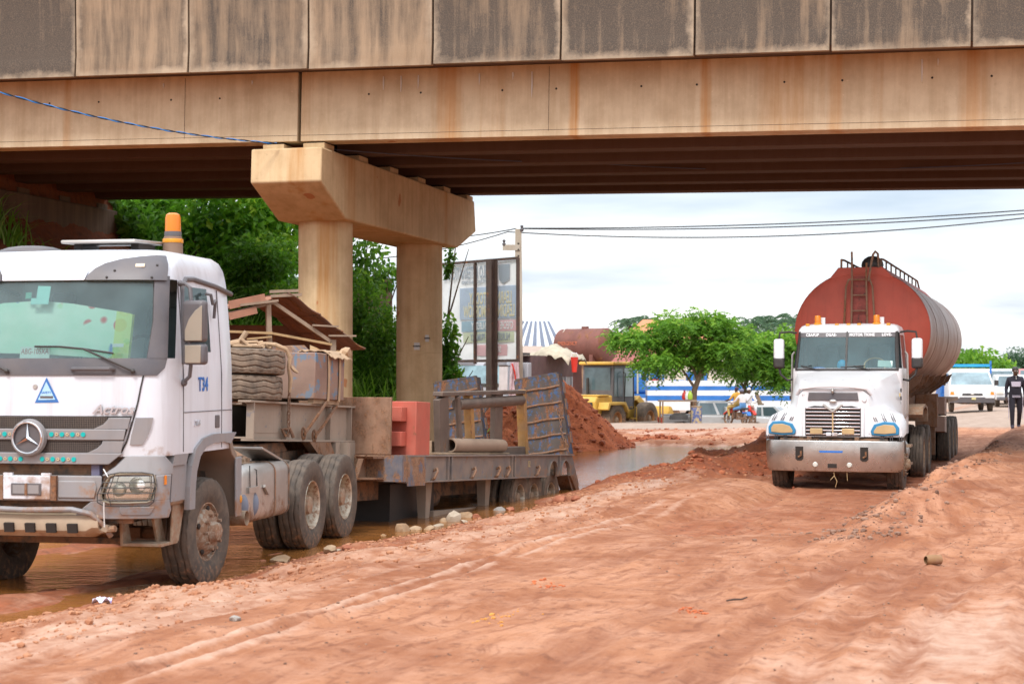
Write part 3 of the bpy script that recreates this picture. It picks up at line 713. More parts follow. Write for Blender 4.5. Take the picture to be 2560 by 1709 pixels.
_tyre_cache = {}
def wheel(parent, x, y, z, side, Rr=0.535, wd=0.30, rim=0.29, kind='rear', mrim=None, mtyre=None, steer=0, n=72, zig=0.012):
    """wheel > tyre, hub, nuts ; outer face at x, side=+1 faces +x"""
    key = (Rr, wd, rim, n, zig)
    if key not in _tyre_cache: _tyre_cache[key] = tyre_mesh(Rr, wd, rim, zig, n)
    m = MB()
    nn = 32 if n > 40 else 20
    if kind == 'front':
        m.lathe([(rim, -wd * 0.9), (rim, -0.06), (rim + 0.012, -0.035), (rim - 0.01, -0.03), (rim - 0.02, -0.06), (rim - 0.045, -0.075), (rim * 0.78, -0.03), (rim * 0.62, 0.012), (rim * 0.55, 0.018), (0.0, 0.018)], 'x', nn)
    elif kind == 'rear':
        m.lathe([(rim, -wd * 0.95), (rim + 0.012, -0.03), (rim + 0.004, -0.018), (rim - 0.012, -0.03), (rim - 0.03, -0.09), (rim - 0.05, -0.17), (rim * 0.74, -0.19), (rim * 0.5, -0.185), (rim * 0.49, -0.185), (0.0, -0.185)], 'x', nn)
    else:
        m.lathe([(rim, -wd * 0.95), (rim + 0.012, -0.03), (rim - 0.01, -0.03), (rim - 0.03, -0.06), (rim * 0.6, -0.05), (rim * 0.3, -0.02), (0, -0.02)], 'x', nn)
    w = m.build('wheel', mrim or M_RIM, parent, loc=(x, y, z), rot=(0, 0, (0 if side > 0 else pi) + steer))
    tme = _tyre_cache[key]
    link_mesh('tyre', tme if mtyre is None else tme.copy(), None, w)
    t_ = w.children[-1]
    if not t_.data.materials: t_.data.materials.append(mtyre or M_TYRE)
    elif mtyre is not None: t_.data.materials.clear(); t_.data.materials.append(mtyre)
    if kind == 'front':
        h = MB(); h.lathe([(rim * 0.40, 0.0), (rim * 0.40, 0.03), (rim * 0.34, 0.05), (rim * 0.3, 0.09), (rim * 0.2, 0.105), (0, 0.105)], 'x', 20)
        h.build('hub', M_RIM if mrim is None else mrim, w)
        for k in range(10):
            a = 2 * pi * k / 10
            q = MB(); q.cyl((0.005, math.cos(a) * rim * 0.6, math.sin(a) * rim * 0.6), (0.055, math.cos(a) * rim * 0.6, math.sin(a) * rim * 0.6), 0.017, 7); q.build('wheel_nut', M_RIM, w)
            if k % 2 == 0:
                b = a + pi / 10
                q = MB(); q.ball((-0.028, math.cos(b) * rim * 0.8, math.sin(b) * rim * 0.8), 0.03, 8, 6, (0.5, 1, 1)); q.build('hand_hole', M_HOLE, w)
    elif kind == 'rear':
        h = MB(); h.lathe([(rim * 0.50, -0.19), (rim * 0.5, -0.12), (rim * 0.42, -0.10), (rim * 0.36, -0.05), (rim * 0.2, -0.035), (0, -0.035)], 'x', 20)
        h.build('hub', M_MUDDY, w)
        for k in range(10):
            a = 2 * pi * k / 10
            q = MB(); q.cyl((-0.185, math.cos(a) * rim * 0.62, math.sin(a) * rim * 0.62), (-0.15, math.cos(a) * rim * 0.62, math.sin(a) * rim * 0.62), 0.014, 6); q.build('wheel_nut', M_MUDDY, w)
    return w

class Front:
    """curved cab front: plan is a superellipse quarter on each side; heights give half width and front y"""
    def __init__(s, keys, D=0.40, n=3.2): s.k = keys; s.D = D; s.n = n
    def wy(s, z):
        k = s.k
        if z <= k[0][0]: return k[0][1], k[0][2]
        for a, b in zip(k[:-1], k[1:]):
            if z <= b[0]:
                f = (z - a[0]) / (b[0] - a[0]); return a[1] + (b[1] - a[1]) * f, a[2] + (b[2] - a[2]) * f
        return k[-1][1], k[-1][2]
    def phi(s, x, z, off=0):
        w = s.wy(z)[0] + off; q = max(-1, min(1, x / w)); return math.copysign(math.asin(min(1, abs(q) ** (s.n / 2))), q)
    def P(s, ph, z, off=0):
        w, yf = s.wy(z); w += off; yf -= off; D = s.D + off * 0
        return (math.copysign(w * abs(math.sin(ph)) ** (2 / s.n), ph), yf + D - D * abs(math.cos(ph)) ** (2 / s.n), z)
    def at(s, x, z, off=0): return s.P(s.phi(x, z, off), z, off)
    def patch(s, rows, off, thick=0.01, ncol=16, sheet=False):
        """rows: [(z, xl, xr)] -> slab following the surface"""
        m = MB(); fr = []; bk = []
        for z, xl, xr in rows:
            a, b = s.phi(xl, z, off), s.phi(xr, z, off)
            fr.append([s.P(a + (b - a) * i / ncol, z, off) for i in range(ncol + 1)])
            bk.append([s.P(a + (b - a) * i / ncol, z, off - thick) for i in range(ncol + 1)])
        m.rows(fr)
        if sheet: return m
        m.rows(bk, True)
        for i in range(len(fr) - 1):
            for c in (0, -1): m.add([fr[i][c], fr[i + 1][c], bk[i + 1][c], bk[i][c]], [(0, 1, 2, 3)])
        for r in (0, -1):
            for j in range(ncol): m.add([fr[r][j], fr[r][j + 1], bk[r][j + 1], bk[r][j]], [(0, 1, 2, 3)])
        return m
    def shell(s, zs, rear, ys, skip, ncol=22):
        """cab shell from rings; skip(kind, a, b, z0, z1) leaves window openings; rear corner rounded"""
        rings = []; meta = None
        for z in zs:
            w, yf = s.wy(z); pts = []; mt = []
            sp = s.wy(z)[1] + s.D
            for j, yv in enumerate(ys[::-1]):          # left side rear -> front
                pts.append((-w, max(yv, sp + 0.002 * (len(ys) - 1 - (len(ys) - 1 - j))), z)); mt.append(('L', yv))
            for i in range(ncol + 1):
                ph = -pi / 2 + pi * i / ncol; pts.append(s.P(ph, z)); mt.append(('F', pts[-1][0]))
            for yv in ys:
                pts.append((w, max(yv, sp + 0.002), z)); mt.append(('R', yv))
            r = 0.10
            pts += [(w - r * 0.3, rear - r * 0.3, z), (w - r, rear, z), (-(w - r), rear, z), (-(w - r * 0.3), rear - r * 0.3, z)]
            mt += [('B', 0)] * 4
            rings.append(pts); meta = mt
        m = MB(); n = len(rings[0]); vs = [p for r in rings for p in r]; fs = []
        for i in range(len(rings) - 1):
            for k in range(n):
                k2 = (k + 1) % n
                if skip and skip(meta[k][0], meta[k][1], meta[k2][0], meta[k2][1], zs[i], zs[i + 1]): continue
                fs.append((i * n + k, i * n + k2, (i + 1) * n + k2, (i + 1) * n + k))
        fs.append(tuple(range((len(rings) - 1) * n, len(rings) * n)))
        m.add(vs, fs)
        return m

# ================================================================== the white tractor unit in the puddle
TY = R(11); TL = (-4.20, 16.70, -0.02)
tr = thing('tractor_truck', 'white cab-over tractor truck with grey bumper parked in the muddy puddle', 'truck', TL, (0, 0, -TY))
FR = Front([(1.2, 1.235, -1.42), (1.75, 1.235, -1.44), (2.15, 1.23, -1.42), (2.24, 1.225, -1.40), (2.62, 1.20, -1.31), (3.00, 1.165, -1.21), (3.06, 1.155, -1.18), (3.16, 1.13, -1.10), (3.24, 1.08, -1.00), (3.29, 1.00, -0.86), (3.315, 0.86, -0.66), (3.325, 0.6, -0.4)], 0.42, 3.4)
zs = [1.34, 1.5, 1.72, 2.0, 2.17, 2.25, 2.32, 2.5, 2.7, 2.9, 2.95, 3.0, 3.06, 3.11, 3.16, 3.20, 3.24, 3.27, 3.29, 3.305, 3.315, 3.325]
ys_ = [-0.78, -0.74, -0.45, -0.2, -0.06, 0.0, 0.25, 0.5]
def skipf(k1, a, k2, b, z0, z1):
    if k1 == 'F' and k2 == 'F' and abs(a) < 1.17 and abs(b) < 1.17 and z0 >= 2.245 and z1 <= 3.001: return True
    if k1 == k2 and k1 in 'LR' and min(a, b) >= -0.75 and max(a, b) <= -0.05 and z0 >= 2.31 and z1 <= 2.951: return True
    return False
cab = FR.shell(zs, 0.58, ys_, skipf, 26).build('cab', M_WHITE, tr, angle=40)
# windscreen, black surround, side windows
FR.patch([(2.235, -1.14, 1.14), (2.4, -1.15, 1.15), (2.6, -1.14, 1.14), (2.8, -1.13, 1.13), (3.01, -1.11, 1.11)], -0.012, 0.006, 26, True).build('windscreen', M_GLASS, tr)
sur = MB()
for rows in ([(2.09, -1.17, 1.17), (2.16, -1.215, 1.215), (2.25, -1.22, 1.22)],):
    q = FR.patch(rows, 0.010, 0.02, 26); sur.add(q.v, q.f)
sur.build('windscreen_trim', M_DKGREY, tr)
for s_ in (-1, 1):
    rows = [(2.25, 1.085 * s_, 1.222 * s_), (2.6, 1.10 * s_, 1.198 * s_), (3.0, 1.065 * s_, 1.163 * s_), (3.03, 1.02 * s_, 1.158 * s_)]
    if s_ < 0: rows = [(z, b, a) for z, a, b in rows]
    FR.patch(rows, 0.012, 0.02, 6).build('pillar_trim', M_DKGREY, tr)
    # grey corner visors at the roof front
    rows = [(2.985, 0.43, 1.165), (3.04, 0.45, 1.158), (3.10, 0.50, 1.145), (3.15, 0.58, 1.13), (3.195, 0.72, 1.10), (3.22, 0.88, 1.085), (3.235, 1.0, 1.07)]
    rows = [(z, a * s_, b * s_) if s_ > 0 else (z, -b, -a) for z, a, b in rows]
    v_ = FR.patch(rows, 0.030, 0.035, 12).build('visor', M_DKGREY, tr, bevel=0.006)
    for (xx, zz) in ((0.70, 3.075), (1.06, 3.13), (0.64, 3.01), (1.05, 3.01)):
        p = FR.at(xx * s_, zz, 0.031); q = MB(); q.ball(p, 0.013, 8, 5); q.build('screw', M_BLACK, v_)
    p = FR.at(0.92 * s_, 3.125, 0.034); q = MB(); q.box(p, (0.085, 0.012, 0.034), (R(-28), 0, R(10) * s_)); q.build('marker_lamp', mat('marker', (0.65, 0.52, 0.36), 0.4), v_)
# white strip between the visors
FR.patch([(2.985, -0.42, 0.42), (3.03, -0.43, 0.43), (3.075, -0.44, 0.44)], 0.020, 0.03, 8).build('brow_strip', M_WHITE, tr, bevel=0.005)
# side window panes, frames and door seams
for s_ in (-1, 1):
    q = MB(); q.add([(s_ * 1.219, -0.74, 2.32), (s_ * 1.219, -0.06, 2.32), (s_ * 1.17, -0.06, 2.95), (s_ * 1.17, -0.74, 2.95)], [(0, 1, 2, 3)]); q.build('side_window', M_GLASS2, tr)
    q = MB(); q.tube([(s_ * 1.225, -0.80, 2.20), (s_ * 1.205, -0.77, 2.6), (s_ * 1.175, -0.70, 2.95), (s_ * 1.168, -0.60, 3.02), (s_ * 1.165, -0.4, 3.03), (s_ * 1.172, 0.2, 2.985), (s_ * 1.180, 0.60, 2.93)], 0.026, 8); q.build('rain_gutter', M_DKGREY, tr)
    q = MB()
    for yy in (-0.80, 0.20): q.tube([(s_ * 1.2362, yy, 1.36), (s_ * 1.2362, yy, 2.1), (s_ * 1.226, yy + 0.0, 2.25), (s_ * 1.177, yy, 2.95)], 0.006, 5)
    q.tube([(s_ * 1.2365, -0.8, 1.735), (s_ * 1.2365, 0.5, 1.735)], 0.005, 5)
    q.build('door_seam', M_DKGREY, tr)
    q = MB(); q.bx(s_ * 1.232 - 0.012, s_ * 1.232 + 0.012, 0.02, 0.14, 1.56, 1.69); q.build('door_handle', M_DKGREY, tr, bevel=0.01)
    q = MB(); q.tube([(s_ * 1.20, -0.16, 2.90), (s_ * 1.25, -0.14, 2.89), (s_ * 1.255, -0.10, 2.80), (s_ * 1.25, -0.02, 2.84), (s_ * 1.23, 0.0, 2.66)], 0.017, 6); q.build('window_bar', M_DKGREY, tr)
text('T34', 0.19, M_BLUEPT, tr, (1.2385, -0.30, 1.995), (0, 0, R(90)), sx=0.72, bold=0.004, spacing=1.2)
text('3340', 0.075, M_CHROME, tr, (1.239, -0.46, 1.62), (0, 0, R(90)), shear=0.25, bold=0.002, depth=0.01)
# front flap: seams, badge, lettering, grille bars
def fpx(px): return (px - 82) / 251.6
def fz(py): return CAMZ + 0.02 + (HOR - py) * 15.3 / FPX
for s_ in (-1, 1):
    seam = MB(); seam.tube([FR.at(s_ * x, z, 0.004) for x, z in ((1.06, 2.09), (1.04, 1.98), (1.02, 1.85), (0.99, 1.72), (0.955, 1.60), (0.92, 1.48), (0.86, 1.36))], 0.008, 5); seam.build('flap_seam', M_BLACK, tr)
def bar(z0, z1, xw, off, name, m_, ends):
    rows = [(z1, -xw, xw), ((z0 + z1) / 2, -xw + ends * 0.5, xw - ends * 0.5), (z0, -xw + ends, xw - ends)]
    return FR.patch(rows, off, 0.05, 24).build(name, m_, tr, bevel=0.008)
FR.patch([(1.375, -0.86, 0.86), (1.50, -0.90, 0.90), (1.715, -0.97, 0.97)], 0.004, 0.01, 20).build('grille_back', M_BLACK, tr)
bar(1.492, 1.594, 0.93, 0.035, 'grille_bar', M_GREYP, 0.02)
bar(1.268, 1.374, 0.90, 0.035, 'grille_bar', M_GREYP, 0.13)
for s_ in (-1, 1):     # grey wedges rising to the grille ends
    for rows in ([(1.594, 0.62, 0.945), (1.64, 0.72, 0.955), (1.68, 0.76, 0.965), (1.70, 0.77, 0.97)], [(1.374, 0.56, 0.88), (1.42, 0.66, 0.89), (1.455, 0.70, 0.90), (1.487, 0.71, 0.91)]):
        rows = [(z, a, b) if s_ > 0 else (z, -b, -a) for z, a, b in rows]
        FR.patch(rows, 0.028, 0.03, 6).build('grille_wedge', M_GREYP, tr, bevel=0.006)
    rows = [(1.45, 0.955, 1.06), (1.52, 0.965, 1.10), (1.60, 0.985, 1.13), (1.70, 1.01, 1.15)]
    rows = [(z, a, b) if s_ > 0 else (z, -b, -a) for z, a, b in rows]
    FR.patch(rows, 0.012, 0.02, 6).build('air_deflector', M_GREYP, tr)
slat = MB()            # fine mesh in the two openings
for (z0, z1, xw) in ((1.602, 1.708, 0.74), (1.382, 1.486, 0.68)):
    k = 0; z = z0
    while z < z1:
        pts = [FR.at(-xw + 2 * xw * i / 14, z, 0.012) for i in range(15)]
        slat.tube(pts, 0.0045, 4); z += 0.0165
    for i in range(66):
        x = -xw + 2 * xw * i / 65
        slat.tube([FR.at(x, z0, 0.010), FR.at(x, z1, 0.010)], 0.0045, 4)
tag(slat.build('grille_mesh', mat('grille_mesh_metal', (0.07, 0.06, 0.058), 0.6, dust=0.2), tr), kind='stuff')
star = MB(); star.lathe([(0.0, 0.02), (0.155, 0.02), (0.175, 0.0), (0.165, -0.045), (0.148, -0.05), (0.142, -0.03), (0.0, -0.03)], 'y', 40)
badge = star.build('badge', M_GREYP, tr, loc=(0, -1.475, 1.514))
q = MB(); q.lathe([(0.0, -0.033), (0.138, -0.033), (0.138, -0.03), (0, -0.03)], 'y', 32); q.build('badge_back', M_DKGREY, badge)
q = MB()
ring = [(0.142 * math.cos(a), -0.052, 0.142 * math.sin(a)) for a in [2 * pi * i / 40 for i in range(40)]]
q.tube(ring, 0.0095, 6, True)
for a in (90, 210, 330):
    d = Vector((math.cos(R(a)), 0, math.sin(R(a)))); p = Vector((-d.z, 0, d.x))
    c = Vector((0, -0.05, 0))
    q.add([c + p * 0.020, c + Vector((0, -0.018, 0)), c - p * 0.020, c + d * 0.136 + Vector((0, 0, 0))], [(0, 1, 3), (1, 2, 3), (0, 2, 1), (0, 3, 2)])
q.build('star', M_CHROME, badge)
text('Actros', 0.12, M_CHROME, tr, FR.at(0.80, 1.775, 0.012), (0, 0, R(8)), shear=0.35, sx=1.15, bold=0.002, depth=0.012)
M_TEAL = mat('teal_reflector', (0.0, 0.42, 0.40), 0.35); M_TAN = mat('tan_flower', (0.55, 0.42, 0.28), 0.5)
def dots(xs, z):
    for i, x in enumerate(xs):
        p = FR.at(x, z, 0.037); q = MB()
        if i % 2 == 0: q.lathe([(0, -0.006), (0.022, -0.006), (0.023, 0.004), (0, 0.004)], 'y', 12)
        else:
            for k in range(6): q.ball((0.012 * math.cos(k * pi / 3), -0.003, 0.012 * math.sin(k * pi / 3)), 0.007, 6, 4, (1, 0.5, 1))
        q.build('reflector_sticker', M_TEAL if i % 2 == 0 else M_TAN, tr, loc=p)
dots([0.215 + 0.052 * i for i in range(7)], 1.545); dots([-0.36 + 0.052 * i for i in range(4)] , 1.545)
dots([0.12 + 0.052 * i for i in range(7)], 1.315); dots([-0.305 + 0.052 * i for i in range(5)], 1.315)
# triangle sticker and small lock on the flap
q = MB(); c0 = FR.at(0.145, 1.945, 0.003)
tri = [(-0.115, -0.11), (0.125, -0.105), (0.0, 0.125)]
q.prism(tri, 'y', -0.004, 0.002); tri_o = q.build('triangle_sticker', mat('sticker_blue', (0.04, 0.16, 0.45), 0.4), tr, loc=c0)
q = MB(); q.prism([(a * 0.72, b * 0.72 - 0.004) for a, b in tri], 'y', -0.007, -0.004); q.build('sticker_field', mat('sticker_pale', (0.42, 0.66, 0.85), 0.4), tri_o)
q = MB(); q.bx(-0.06, 0.07, -0.009, -0.0075, -0.068, -0.045); q.build('sticker_band', M_DKGREY, tri_o)
text('SAFETY', 0.03, M_BLUEPT, tri_o, (0.0, -0.0085, -0.015), depth=0.002)
q = MB(); q.lathe([(0, -0.012), (0.02, -0.012), (0.026, 0.004), (0, 0.004)], 'y', 14); q.build('flap_lock', M_ALU, tr, loc=FR.at(0.03, 1.985, 0.0))
# grab handle and wipers below the glass
q = MB(); q.tube([FR.at(x, z, o) for x, z, o in ((0.40, 2.15, 0.015), (0.42, 2.15, 0.06), (0.62, 2.15, 0.06), (0.78, 2.15, 0.06), (0.80, 2.15, 0.015))], 0.019, 8); q.build('grab_handle', M_DKGREY, tr)
for (xa, xb, xc, zb, zc_) in ((0.98, 0.50, 0.0, 2.335, 2.36), (-0.25, -0.7, -1.05, 2.32, 2.34)):
    q = MB(); q.tube([FR.at(xa, 2.13, 0.03), FR.at(xa - 0.10, 2.18, 0.05), FR.at(xb, zb, 0.03)], 0.011, 6)
    q.tube([FR.at(xc, zc_, 0.014), FR.at((xb + xc) / 2, (zb + zc_) / 2 + 0.01, 0.018), FR.at(xb, zb, 0.02), FR.at(xb + 0.28, zb - 0.04, 0.012)], 0.010, 6)
    q.ball(FR.at(xa, 2.13, 0.03), 0.024, 8, 6); q.build('wiper', M_BLACK, tr)
# roof hatch, beacon, antenna
q = MB(); q.box((0.30, -0.35, 3.405), (0.78, 0.7, 0.035), (R(2), 0, 0)); q.build('roof_hatch', M_ALU, tr, bevel=0.015)
for x in (0.0, 0.6):
    q = MB(); q.bx(x - 0.04, x + 0.04, -0.5, -0.1, 3.315, 3.39); q.build('hatch_arm', M_BLACK, tr)
q = MB(); q.ball((-0.45, -0.6, 3.30), 0.34, 20, 8, (1, 0.6, 0.2)); q.build('roof_dome', M_DKGREY, tr)
q = MB(); q.lathe([(0.0, 0), (0.098, 0), (0.102, 0.05), (0.098, 0.18), (0.098, 0.20), (0.088, 0.235), (0.0, 0.235)], 'z', 24); bc = q.build('beacon_base', mat('beacon_base_brown', (0.20, 0.12, 0.08), 0.6, dust=0.2), tr, loc=(0.78, 0.02, 3.255))
q = MB(); q.lathe([(0.102, 0.17), (0.104, 0.175), (0.104, 0.205), (0.102, 0.21)], 'z', 24); q.build('beacon_band', M_ORANGE2, bc)
q = MB(); q.lathe([(0.086, 0.237), (0.086, 0.27), (0.084, 0.285)], 'z', 24); q.build('beacon_collar', M_DKGREY, bc)
q = MB(); q.lathe([(0.080, 0.275), (0.078, 0.42), (0.070, 0.455), (0.045, 0.472), (0.0, 0.475)], 'z', 24); q.build('beacon_lens', M_ORANGE, bc)
# mirrors: split housing on two arms (only the far-left one lies outside the picture)
mr = MB()
for s_ in (1,):
    q = MB(); q.box((1.40, -0.92, 2.60), (0.25, 0.11, 0.40), (0, 0, R(-14))); mi = q.build('mirror', M_DKGREY, tr, bevel=0.04, seg=3)
    M_MBK = mat('dusty_mirror_back', (0.30, 0.27, 0.22), 0.6, dust=0.35)
    q = MB(); q.prism([(-0.075, -0.185), (0.118, -0.185), (0.118, 0.15), (0.04, 0.10), (-0.03, 0.02), (-0.075, -0.08)], 'y', -0.064, -0.05)
    q.build('mirror_cover', M_MBK, mi, loc=(1.40, -0.92, 2.60), rot=(0, 0, R(-14)), bevel=0.006)
    q = MB(); q.box((1.405, -0.92, 2.29), (0.24, 0.11, 0.20), (0, 0, R(-14))); m2 = q.build('mirror', M_DKGREY, tr, bevel=0.035, seg=3)
    q = MB(); q.box((0.01, -0.058, 0.0), (0.18, 0.012, 0.17)); q.build('mirror_cover', M_MBK, m2, loc=(1.405, -0.92, 2.29), rot=(0, 0, R(-14)), bevel=0.012)
    q = MB(); q.tube([(1.19, -0.80, 2.97), (1.27, -0.84, 2.96), (1.34, -0.90, 2.92), (1.36, -0.92, 2.80), (1.35, -0.93, 2.4), (1.36, -0.92, 2.2), (1.33, -0.88, 2.08), (1.24, -0.82, 2.02)], 0.019, 8)
    q.ball((1.20, -0.80, 2.97), 0.03, 8, 6); q.ball((1.25, -0.82, 2.02), 0.035, 8, 6); q.build('mirror_arm', M_DKGREY, tr)
# interior behind the glass
q = MB(); q.bx(-1.12, 1.12, -1.12, -0.45, 2.0, 2.22); q.build('dashboard', M_INT, tr, bevel=0.04)
q = MB(); q.bx(-1.1, 1.1, 0.50, 0.54, 1.9, 3.1); q.build('rear_wall', mat('cab_lining', (0.42, 0.47, 0.48), 0.9), tr)
for x in (-0.6, 0.6):
    q = MB(); q.box((x, 0.1, 2.1), (0.5, 0.5, 0.16)); q.box((x, 0.35, 2.45), (0.5, 0.14, 0.7), (R(-12), 0, 0)); q.box((x, 0.42, 2.86), (0.26, 0.10, 0.18)); q.build('seat', M_INT, tr, bevel=0.05, seg=3)
q = MB(); q.tube([(0.62 + 0.23 * math.cos(a), -0.42 + 0.10 * math.sin(a), 2.28 + 0.2 * math.sin(a)) for a in [2 * pi * i / 24 for i in range(24)]], 0.018, 6, True); q.build('steering_wheel', M_BLACK, tr)
def print_mat():
    t = NT('floral_print'); v = t.coord()
    c = t.mix(t.ramp(t.noise(v, 1.6, 3), [(0.35, 0.0), (0.6, 1.0)]), (0.50, 0.80, 0.60), (0.74, 0.88, 0.72))
    vo = t.n('ShaderNodeTexVoronoi', 'Distance', ins={'Vector': v, 'Scale': 7.0}); vc = t.n('ShaderNodeTexVoronoi', 'Color', ins={'Vector': v, 'Scale': 7.0})
    hue = t.n('ShaderNodeSeparateColor', 'Red', ins={'Color': vc})
    fc = t.ramp(hue, [(0.0, (0.65, 0.10, 0.09)), (0.3, (0.75, 0.28, 0.10)), (0.55, (0.05, 0.20, 0.50)), (0.75, (0.35, 0.62, 0.10)), (1.0, (0.75, 0.55, 0.15))], 'CONSTANT')
    msk = t.math('MULTIPLY', t.ramp(vo, [(0.42, 1.0), (0.50, 0.0)]), t.ramp(t.math('ADD', t.noise(v, 2.1, 2), t.math('MULTIPLY', t.math('ABSOLUTE', t.math('SUBTRACT', t.sepz(v, 'X'), 0.0)), 0.16)), [(0.53, 0.0), (0.56, 1.0)]))
    c = t.mix(msk, c, fc)
    x = t.sepz(v, 'X')
    c = t.mix(t.ramp(x, [(0.70, 0.0), (0.71, 0.85)]), c, t.mix(t.ramp(t.noise(v, 9, 3), [(0.45, 0.0), (0.5, 1.0)]), (0.38, 0.66, 0.06), (0.62, 0.74, 0.12)))
    return t.finish(t.pbsdf(**{'Base Color': c, 'Roughness': 0.6}))
q = MB(); fr_ = []
prof = [(-1.1, 2.30, 2.50), (-0.8, 2.30, 2.70), (-0.45, 2.30, 2.78), (-0.1, 2.295, 2.80), (0.25, 2.275, 2.77), (0.55, 2.255, 2.72), (0.80, 2.24, 2.68), (0.86, 2.235, 2.66)]
for f in (0, 0.25, 0.5, 0.75, 1.0):
    fr_.append([(x, FR.at(x * 0.9, a + (b - a) * f, -0.10)[1] + 0.03, a + (b - a) * f - (0 if x < 0.8 else 0)) for x, a, b in prof])
q.slab(fr_, (0, 0.05, 0)); q.build('sun_shade', print_mat(), tr)
q = MB(); q.box(FR.at(0.0, 2.875, -0.03), (0.13, 0.006, 0.12), (R(-13), R(2), 0)); q.box(FR.at(-0.03, 2.79, -0.035), (0.18, 0.006, 0.06), (R(-13), 0, 0)); q.build('permit_sticker', mat('mint_paper', (0.45, 0.86, 0.76), 0.7), tr)
q = MB(); q.box(FR.at(-0.15, 2.845, -0.03), (0.06, 0.006, 0.06), (R(-13), 0, 0)); q.build('round_sticker', mat('green_sticker', (0.12, 0.42, 0.30), 0.7), tr)
q = MB(); q.box(FR.at(0.80, 2.37, -0.02), (0.105, 0.004, 0.032), (R(-13), 0, R(5))); q.build('white_sticker', mat('white_sticker', (0.8, 0.82, 0.8), 0.6), tr)
np_ = MB(); np_.bx(-0.15, 0.15, -0.004, 0.004, -0.06, 0.06); npo = np_.build('number_plate', mat('plate_white', (0.72, 0.80, 0.72), 0.5), tr, loc=(FR.at(-0.02, 2.30, -0.045)), rot=(R(-12), 0, 0))
text('ABG-105XA', 0.075, mat('plate_red', (0.45, 0.10, 0.08), 0.5), npo, (0, -0.0055, 0.012), sx=0.72, depth=0.002)
# ---- bumper
M_REFL = mat('bright_reflector', (0.85, 0.84, 0.80), 0.15, 0.5)
BF = Front([(0.7, 1.255, -1.46), (0.95, 1.265, -1.50), (1.18, 1.26, -1.49), (1.34, 1.24, -1.44)], 0.40, 3.4)
def bpatch(rows, off, name, m_, thick=0.05, ncol=14, bevel=0.01, parent=None):
    return BF.patch(rows, off, thick, ncol, name == 'lens').build(name, m_, parent or tr, bevel=bevel)
bump_ = bpatch([(0.93, -0.72, 0.72), (1.05, -0.72, 0.72), (1.165, -0.72, 0.72)], 0.0, 'bumper', M_GREYP, 0.08, 20)
bpatch([(0.96, 0.30, 0.66), (1.06, 0.30, 0.68), (1.12, 0.30, 0.66)], 0.012, 'bumper_panel', M_GREYP, 0.02, 8, 0.02)
bpatch([(0.96, -0.66, -0.30), (1.06, -0.68, -0.30), (1.12, -0.66, -0.30)], 0.012, 'bumper_panel', M_GREYP, 0.02, 8, 0.02)
